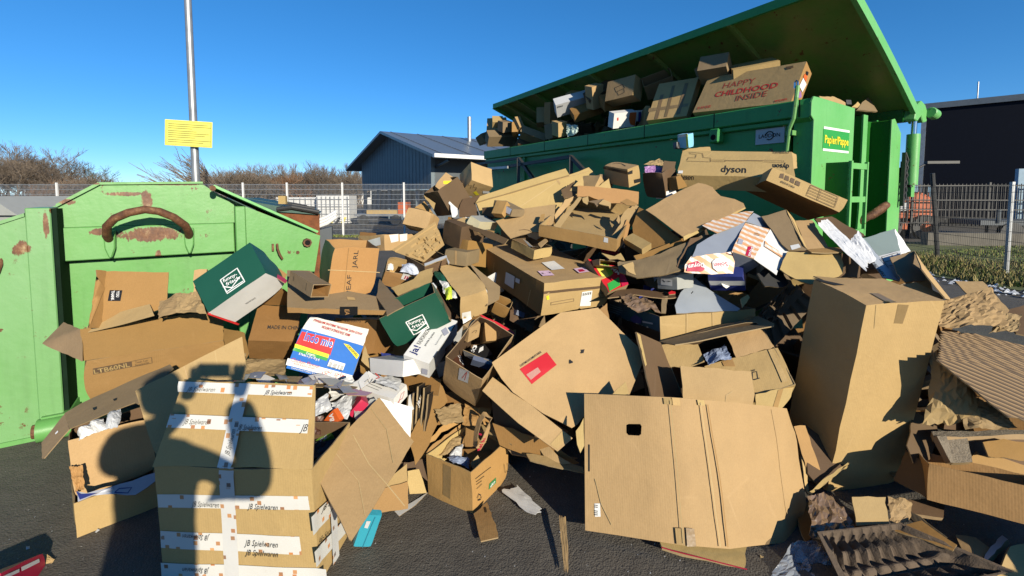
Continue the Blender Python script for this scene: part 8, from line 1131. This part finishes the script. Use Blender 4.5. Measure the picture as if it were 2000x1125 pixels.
P('cardboard_scrap','torn pale card scrap wedged in a gap between the boxes of the heap','cardboard','k1','torn card scraps wedged between the boxes',(-.783,2.841,.199),0,-1,0.004,0.008,[([(-.044,.07,.045),(.053,.049,-.013),(.034,-.015,-.023),(.037,-.046,-.034),(-.022,-.026,.004),(-.058,-.031,.021)],'k1')],[])
P('cardboard_scrap','torn brown card scrap wedged in a gap between the boxes of the heap','cardboard','k3','torn card scraps wedged between the boxes',(1.689,3.499,.795),0,-1,0.004,0.008,[([(-.17,-.043,.132),(.126,.027,.095),(.111,.027,-.028),(.142,.036,-.09),(-.053,-.011,-.05),(-.156,-.035,-.059)],'k3')],[])
P('cardboard_scrap','torn white card scrap wedged in a gap between the boxes of the heap','cardboard','wh','torn card scraps wedged between the boxes',(.056,3.89,1.328),0,-1,0.004,0.008,[([(.117,.024,-.082),(-.044,-.003,-.11),(-.063,-.011,.002),(-.091,-.018,.049),(.015,0,.056),(.066,.008,.086)],'wh')],[])
P('cardboard_scrap','torn pale card scrap wedged in a gap between the boxes of the heap','cardboard','k1','torn card scraps wedged between the boxes',(-.137,3.092,.296),0,-1,0.004,0.008,[([(-.069,.003,.041),(.052,.039,.017),(.045,.01,-.013),(.056,.001,-.029),(-.022,-.018,-.01),(-.063,-.035,-.007)],'k1')],[])
P('cardboard_scrap','torn ochre card scrap wedged in a gap between the boxes of the heap','cardboard','k3s','torn card scraps wedged between the boxes',(-1.224,3.911,1.265),0,-1,0.004,0.008,[([(-.103,.089,.067),(.057,.029,.056),(.061,-.029,-.012),(.081,-.061,-.043),(-.021,-.018,-.03),(-.074,-.009,-.039)],'k3s')],[])
P('cardboard_scrap','torn light grey card scrap wedged in a gap between the boxes of the heap','cardboard','whg','torn card scraps wedged between the boxes',(-.476,3.634,1.059),0,-1,0.004,0.008,[([(-.025,.033,.139),(.082,.003,-.072),(.036,-.013,-.081),(.028,-.024,-.11),(-.038,-.003,.028),(-.082,.005,.098)],'whg')],[])
P('cardboard_scrap','torn dark brown card scrap wedged in a gap between the boxes of the heap','cardboard','k5','torn card scraps wedged between the boxes',(.982,3.805,1.209),0,-1,0.004,0.008,[([(.061,.057,.164),(.094,-.005,-.1),(.002,-.026,-.1),(-.035,-.042,-.132),(-.047,0,.039),(-.075,.017,.129)],'k5')],[])
P('cardboard_scrap','torn brown card scrap wedged in a gap between the boxes of the heap','cardboard','k3','torn card scraps wedged between the boxes',(1.575,3.464,.867),0,-1,0.004,0.008,[([(.023,.094,.134),(.135,.03,.032),(.03,-.031,-.047),(-.002,-.065,-.094),(-.065,-.019,-.022),(-.121,-.009,-.003)],'k3')],[])
P('cardboard_scrap','torn red printed card scrap wedged in a gap between the boxes of the heap','cardboard','redc','torn card scraps wedged between the boxes',(-.198,3.262,.51),0,-1,0.004,0.008,[([(-.122,-.074,.101),(.094,.049,.05),(.081,.047,-.029),(.103,.061,-.072),(-.041,-.021,-.027),(-.115,-.062,-.022)],'redc')],[])
# children surveyed in place get their parent, pose kept
for o,par,M in PEND:
    p=OBJ[par]; pm=Matrix.Translation(p.location)@p.rotation_euler.to_matrix().to_4x4(); o.parent=p
    L=pm.inverted()@M; o.location=L.to_translation(); o.rotation_euler=L.to_euler()
# printed lettering: flat type draped on the surface it is printed on
def lettering(body,bold=0,shear=0):
    cu=bpy.data.curves.new('lettering','FONT'); cu.body=body; cu.size=1; cu.resolution_u=2; cu.fill_mode='FRONT'; cu.offset=bold; cu.shear=shear
    t=bpy.data.objects.new('tmp',cu); COL.objects.link(t); return t
tobs=[]
for o,mat,s,pos,x,y,wd,hh,opt,bv,off in TEXTS:
    tobs.append((lettering(s,.018 if 'b' in opt else (-.004 if 's' in opt else 0),.45 if 's' in opt else 0),o,mat,Vector(pos),Vector(x),Vector(y),wd,hh,bv,off))
ct_text=[(lettering(s,.02),mat,pos,wd,hh) for s,mat,pos,wd,hh in (TXTC,)]
bpy.context.view_layer.update()
dg=bpy.context.evaluated_depsgraph_get()
for t,o,mat,pos,x,y,wd,hh,bv,off in tobs:
    me=bpy.data.meshes.new_from_object(t.evaluated_get(dg)); xs=[v.co.x for v in me.vertices]
    if not xs: bpy.data.objects.remove(t); continue
    x0=min(xs); dx=max(max(xs)-x0,.05); z=x.cross(y)
    for v in me.vertices: v.co=drape(bv,pos+x*((v.co.x-x0)/dx*wd)+y*(v.co.y*hh/.72),z,off)
    me.name='lettering'; me.materials.clear(); link('lettering',me,mat,o); bpy.data.objects.remove(t)
for t,mat,pos,wd,hh in ct_text:
    me=bpy.data.meshes.new_from_object(t.evaluated_get(dg)); xs=[v.co.x for v in me.vertices]; dx=max(xs)-min(xs)
    for v in me.vertices: v.co=(pos[0]+v.co.x/dx*wd,pos[1],pos[2]+v.co.y*hh/.72)
    me.materials.clear(); link('lettering',me,mat,CT); bpy.data.objects.remove(t)
lt=lettering('LAUDON',.015); bpy.context.view_layer.update(); me=bpy.data.meshes.new_from_object(lt.evaluated_get(bpy.context.evaluated_depsgraph_get()))
for v in me.vertices: v.co=(.010,.585-v.co.x*.058,2.29+v.co.y*.06)
me.materials.clear(); link('lettering',me,'ink',CT); bpy.data.objects.remove(lt)
MB().tube([(.009,.46+.045*math.cos(a*.45),2.31+.045*math.sin(a*.45)) for a in range(13)],.006,6).build('maker_logo','ink',CT)
# ------------------------------------------------------------------ cardboard packed deep in the heap and in the container (nobody could count it)
rng=random.Random(21); k=MB()
def rbox(c,s):
    e=Euler((rng.uniform(-.7,.7),rng.uniform(-.7,.7),rng.uniform(0,3.1))).to_matrix(); v=[]
    for i in (-1,1):
        for j in (-1,1):
            for l in (-1,1): v.append(Vector(c)+e@Vector((i*s[0],j*s[1],l*s[2])))
    k.add(v,[(0,1,3,2),(4,6,7,5),(0,4,5,1),(2,3,7,6),(0,2,6,4),(1,5,7,3)],rng.choice((0,0,1,2)))
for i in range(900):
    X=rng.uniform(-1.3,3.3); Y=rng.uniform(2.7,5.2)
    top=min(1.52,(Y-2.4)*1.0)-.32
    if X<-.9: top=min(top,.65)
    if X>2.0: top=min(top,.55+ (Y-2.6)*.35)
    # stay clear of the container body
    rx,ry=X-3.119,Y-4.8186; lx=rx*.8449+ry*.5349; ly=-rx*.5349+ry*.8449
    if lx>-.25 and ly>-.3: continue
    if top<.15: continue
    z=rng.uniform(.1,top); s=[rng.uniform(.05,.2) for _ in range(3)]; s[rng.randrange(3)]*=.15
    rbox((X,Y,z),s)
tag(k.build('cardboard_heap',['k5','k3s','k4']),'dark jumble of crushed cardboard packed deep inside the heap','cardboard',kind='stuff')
k=MB(); a_=math.atan2(.5349,.8449)
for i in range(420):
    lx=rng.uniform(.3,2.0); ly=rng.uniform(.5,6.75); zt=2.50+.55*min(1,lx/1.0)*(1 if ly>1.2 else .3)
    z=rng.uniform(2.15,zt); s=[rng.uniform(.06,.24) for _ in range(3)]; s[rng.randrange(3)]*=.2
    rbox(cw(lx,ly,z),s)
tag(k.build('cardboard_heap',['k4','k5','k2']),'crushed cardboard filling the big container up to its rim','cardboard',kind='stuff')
# small litter on the asphalt
k=MB()
for i in range(230):
    x=rng.uniform(-2.6,1.0); y=rng.uniform(1.75,3.6); r=rng.uniform(.001,.0035)
    k.add([(x-r,y,.003),(x+r*.6,y-r,.004),(x+r,y+r*.7,.008),(x-r*.3,y+r,.003)],[(0,1,2,3)])
tag(k.build('grit',['whg']),'pale grit and paper crumbs scattered on asphalt','grit',kind='stuff')
for i in range(16):
    x=rng.uniform(-2.5,1.0); y=rng.uniform(1.9,2.9); s=rng.uniform(.008,.022); a=rng.uniform(0,6.28); e=empty('paper_scrap',(x,y,0),a,'tiny pale paper scrap lying on the asphalt in the foreground','paper','tiny paper scraps on the asphalt')
    q=MB(); q.add([(-s,-s*.6,.003),(s,-s*.5,.004),(s*.7,s*.6,.010),(-s*.8,s*.5,.003)],[(0,1,2),(0,2,3)]); q.build('sheet',rng.choice(('whg','wh','k2')),e)
# ------------------------------------------------------------------ the photographer, who throws the shadow on the front cartons
def skin(name,pts,edges,mat,parent=None,label=None,cat=None,sub=2,root=0):
    me=bpy.data.meshes.new(name); me.from_pydata([p[:3] for p in pts],edges,[]); o=link(name,me,mat,parent)
    m=o.modifiers.new('skin','SKIN'); m.use_smooth_shade=True
    sv=me.skin_vertices[0].data
    for i,p in enumerate(pts): sv[i].radius=(p[3],p[4] if len(p)>4 else p[3]); sv[i].use_root=(i==root)
    s=o.modifiers.new('sub','SUBSURF'); s.levels=sub; s.render_levels=sub
    return o
PX,PY=-.13,-.34
pts=[(PX,PY,.95,.18,.13),(PX,PY,1.15,.17,.12),(PX,PY,1.36,.18,.12),(PX,PY+.02,1.46,.075),(PX+.01,PY+.04,1.53,.065),
 (PX-.19,PY,1.37,.09),(PX-.30,PY+.10,1.20,.075),(PX+.02,PY+.27,1.52,.055),
 (PX+.19,PY,1.37,.085),(PX+.46,PY+.06,1.23,.085),(PX+.25,PY+.26,1.54,.055),
 (PX-.10,PY,.86,.11),(PX-.11,PY+.01,.48,.075),(PX-.11,PY-.02,.09,.05),(PX-.12,PY+.13,.04,.045),
 (PX+.10,PY,.86,.11),(PX+.12,PY+.01,.48,.075),(PX+.12,PY-.02,.09,.05),(PX+.14,PY+.13,.04,.045)]
ed=[(0,1),(1,2),(2,3),(3,4),(2,5),(5,6),(6,7),(2,8),(8,9),(9,10),(0,11),(11,12),(12,13),(13,14),(0,15),(15,16),(16,17),(17,18)]
pe=skin('person',pts,ed,'cloth'); tag(pe,'person in dark clothes standing behind the viewpoint holding a phone up','person')
hd=[(PX+.01,PY+.04,1.52,.06),(PX+.01,PY+.05,1.60,.085,.10),(PX+.01,PY+.055,1.68,.09,.105),(PX+.01,PY+.05,1.75,.06,.07),(PX+.01,PY+.15,1.61,.018)]
skin('head',hd,[(0,1),(1,2),(2,3),(1,4)],'skin',pe)
skin('hair',[(PX+.01,PY+.02,1.66,.10,.11),(PX+.01,PY+.02,1.74,.085,.09)],[(0,1)],'black',pe)
for s,hx,hy,hz_ in ((-1,PX+.02,PY+.27,1.53),(1,PX+.25,PY+.26,1.55)):
    P_=[(hx,hy,hz_,.03),(hx+.03*-s*-1*.2,hy+.03,hz_+.05,.034,.02)]; E_=[(0,1)]
    for f in range(4):
        b0=len(P_); P_+=[(hx+(f-1.5)*.018,hy+.05,hz_+.085,.0095),(hx+(f-1.5)*.02,hy+.055,hz_+.115,.009),(hx+(f-1.5)*.02,hy+.075,hz_+.128,.008)]; E_+=[(1,b0),(b0,b0+1),(b0+1,b0+2)]
    b0=len(P_); P_+=[(hx-s*.035,hy+.04,hz_+.05,.011),(hx-s*.05,hy+.06,hz_+.08,.009)]; E_+=[(1,b0),(b0,b0+1)]
    skin('hand',P_,E_,'skin',pe)
ph=empty('phone',(.0,-.045,1.665),0,'dark phone held up level by the person','phone'); MB().box(-.085,.085,-.008,.004,-.045,.03).build('body','black',ph,bevel=.003)

# unseen cartons added at the right to shade the lower right of the heap
for i,(x,y,z,s,rz,l) in enumerate([(3.05,1.30,.2,(.8,.6,.34),.4,'big carton added out of the frame at the right to shade the heap'),(3.35,.80,.22,(.7,.5,.44),-.3,'low carton added out of the frame at the right to cast shade, nearest the viewpoint')]):
    e=empty('carton',(x,y,0),rz,l,'carton'); MB().box(-s[0]/2,s[0]/2,-s[1]/2,s[1]/2,0,s[2]).build('body','k2',e); q=MB(); q.add([(-s[0]/2,-s[1]/2,s[2]),(s[0]/2,-s[1]/2,s[2]),(s[0]*.45,-s[1]*.8,s[2]+.12),(-s[0]*.4,-s[1]*.85,s[2]+.16)],[(0,1,2,3)]); q.build('flap','k3',e)
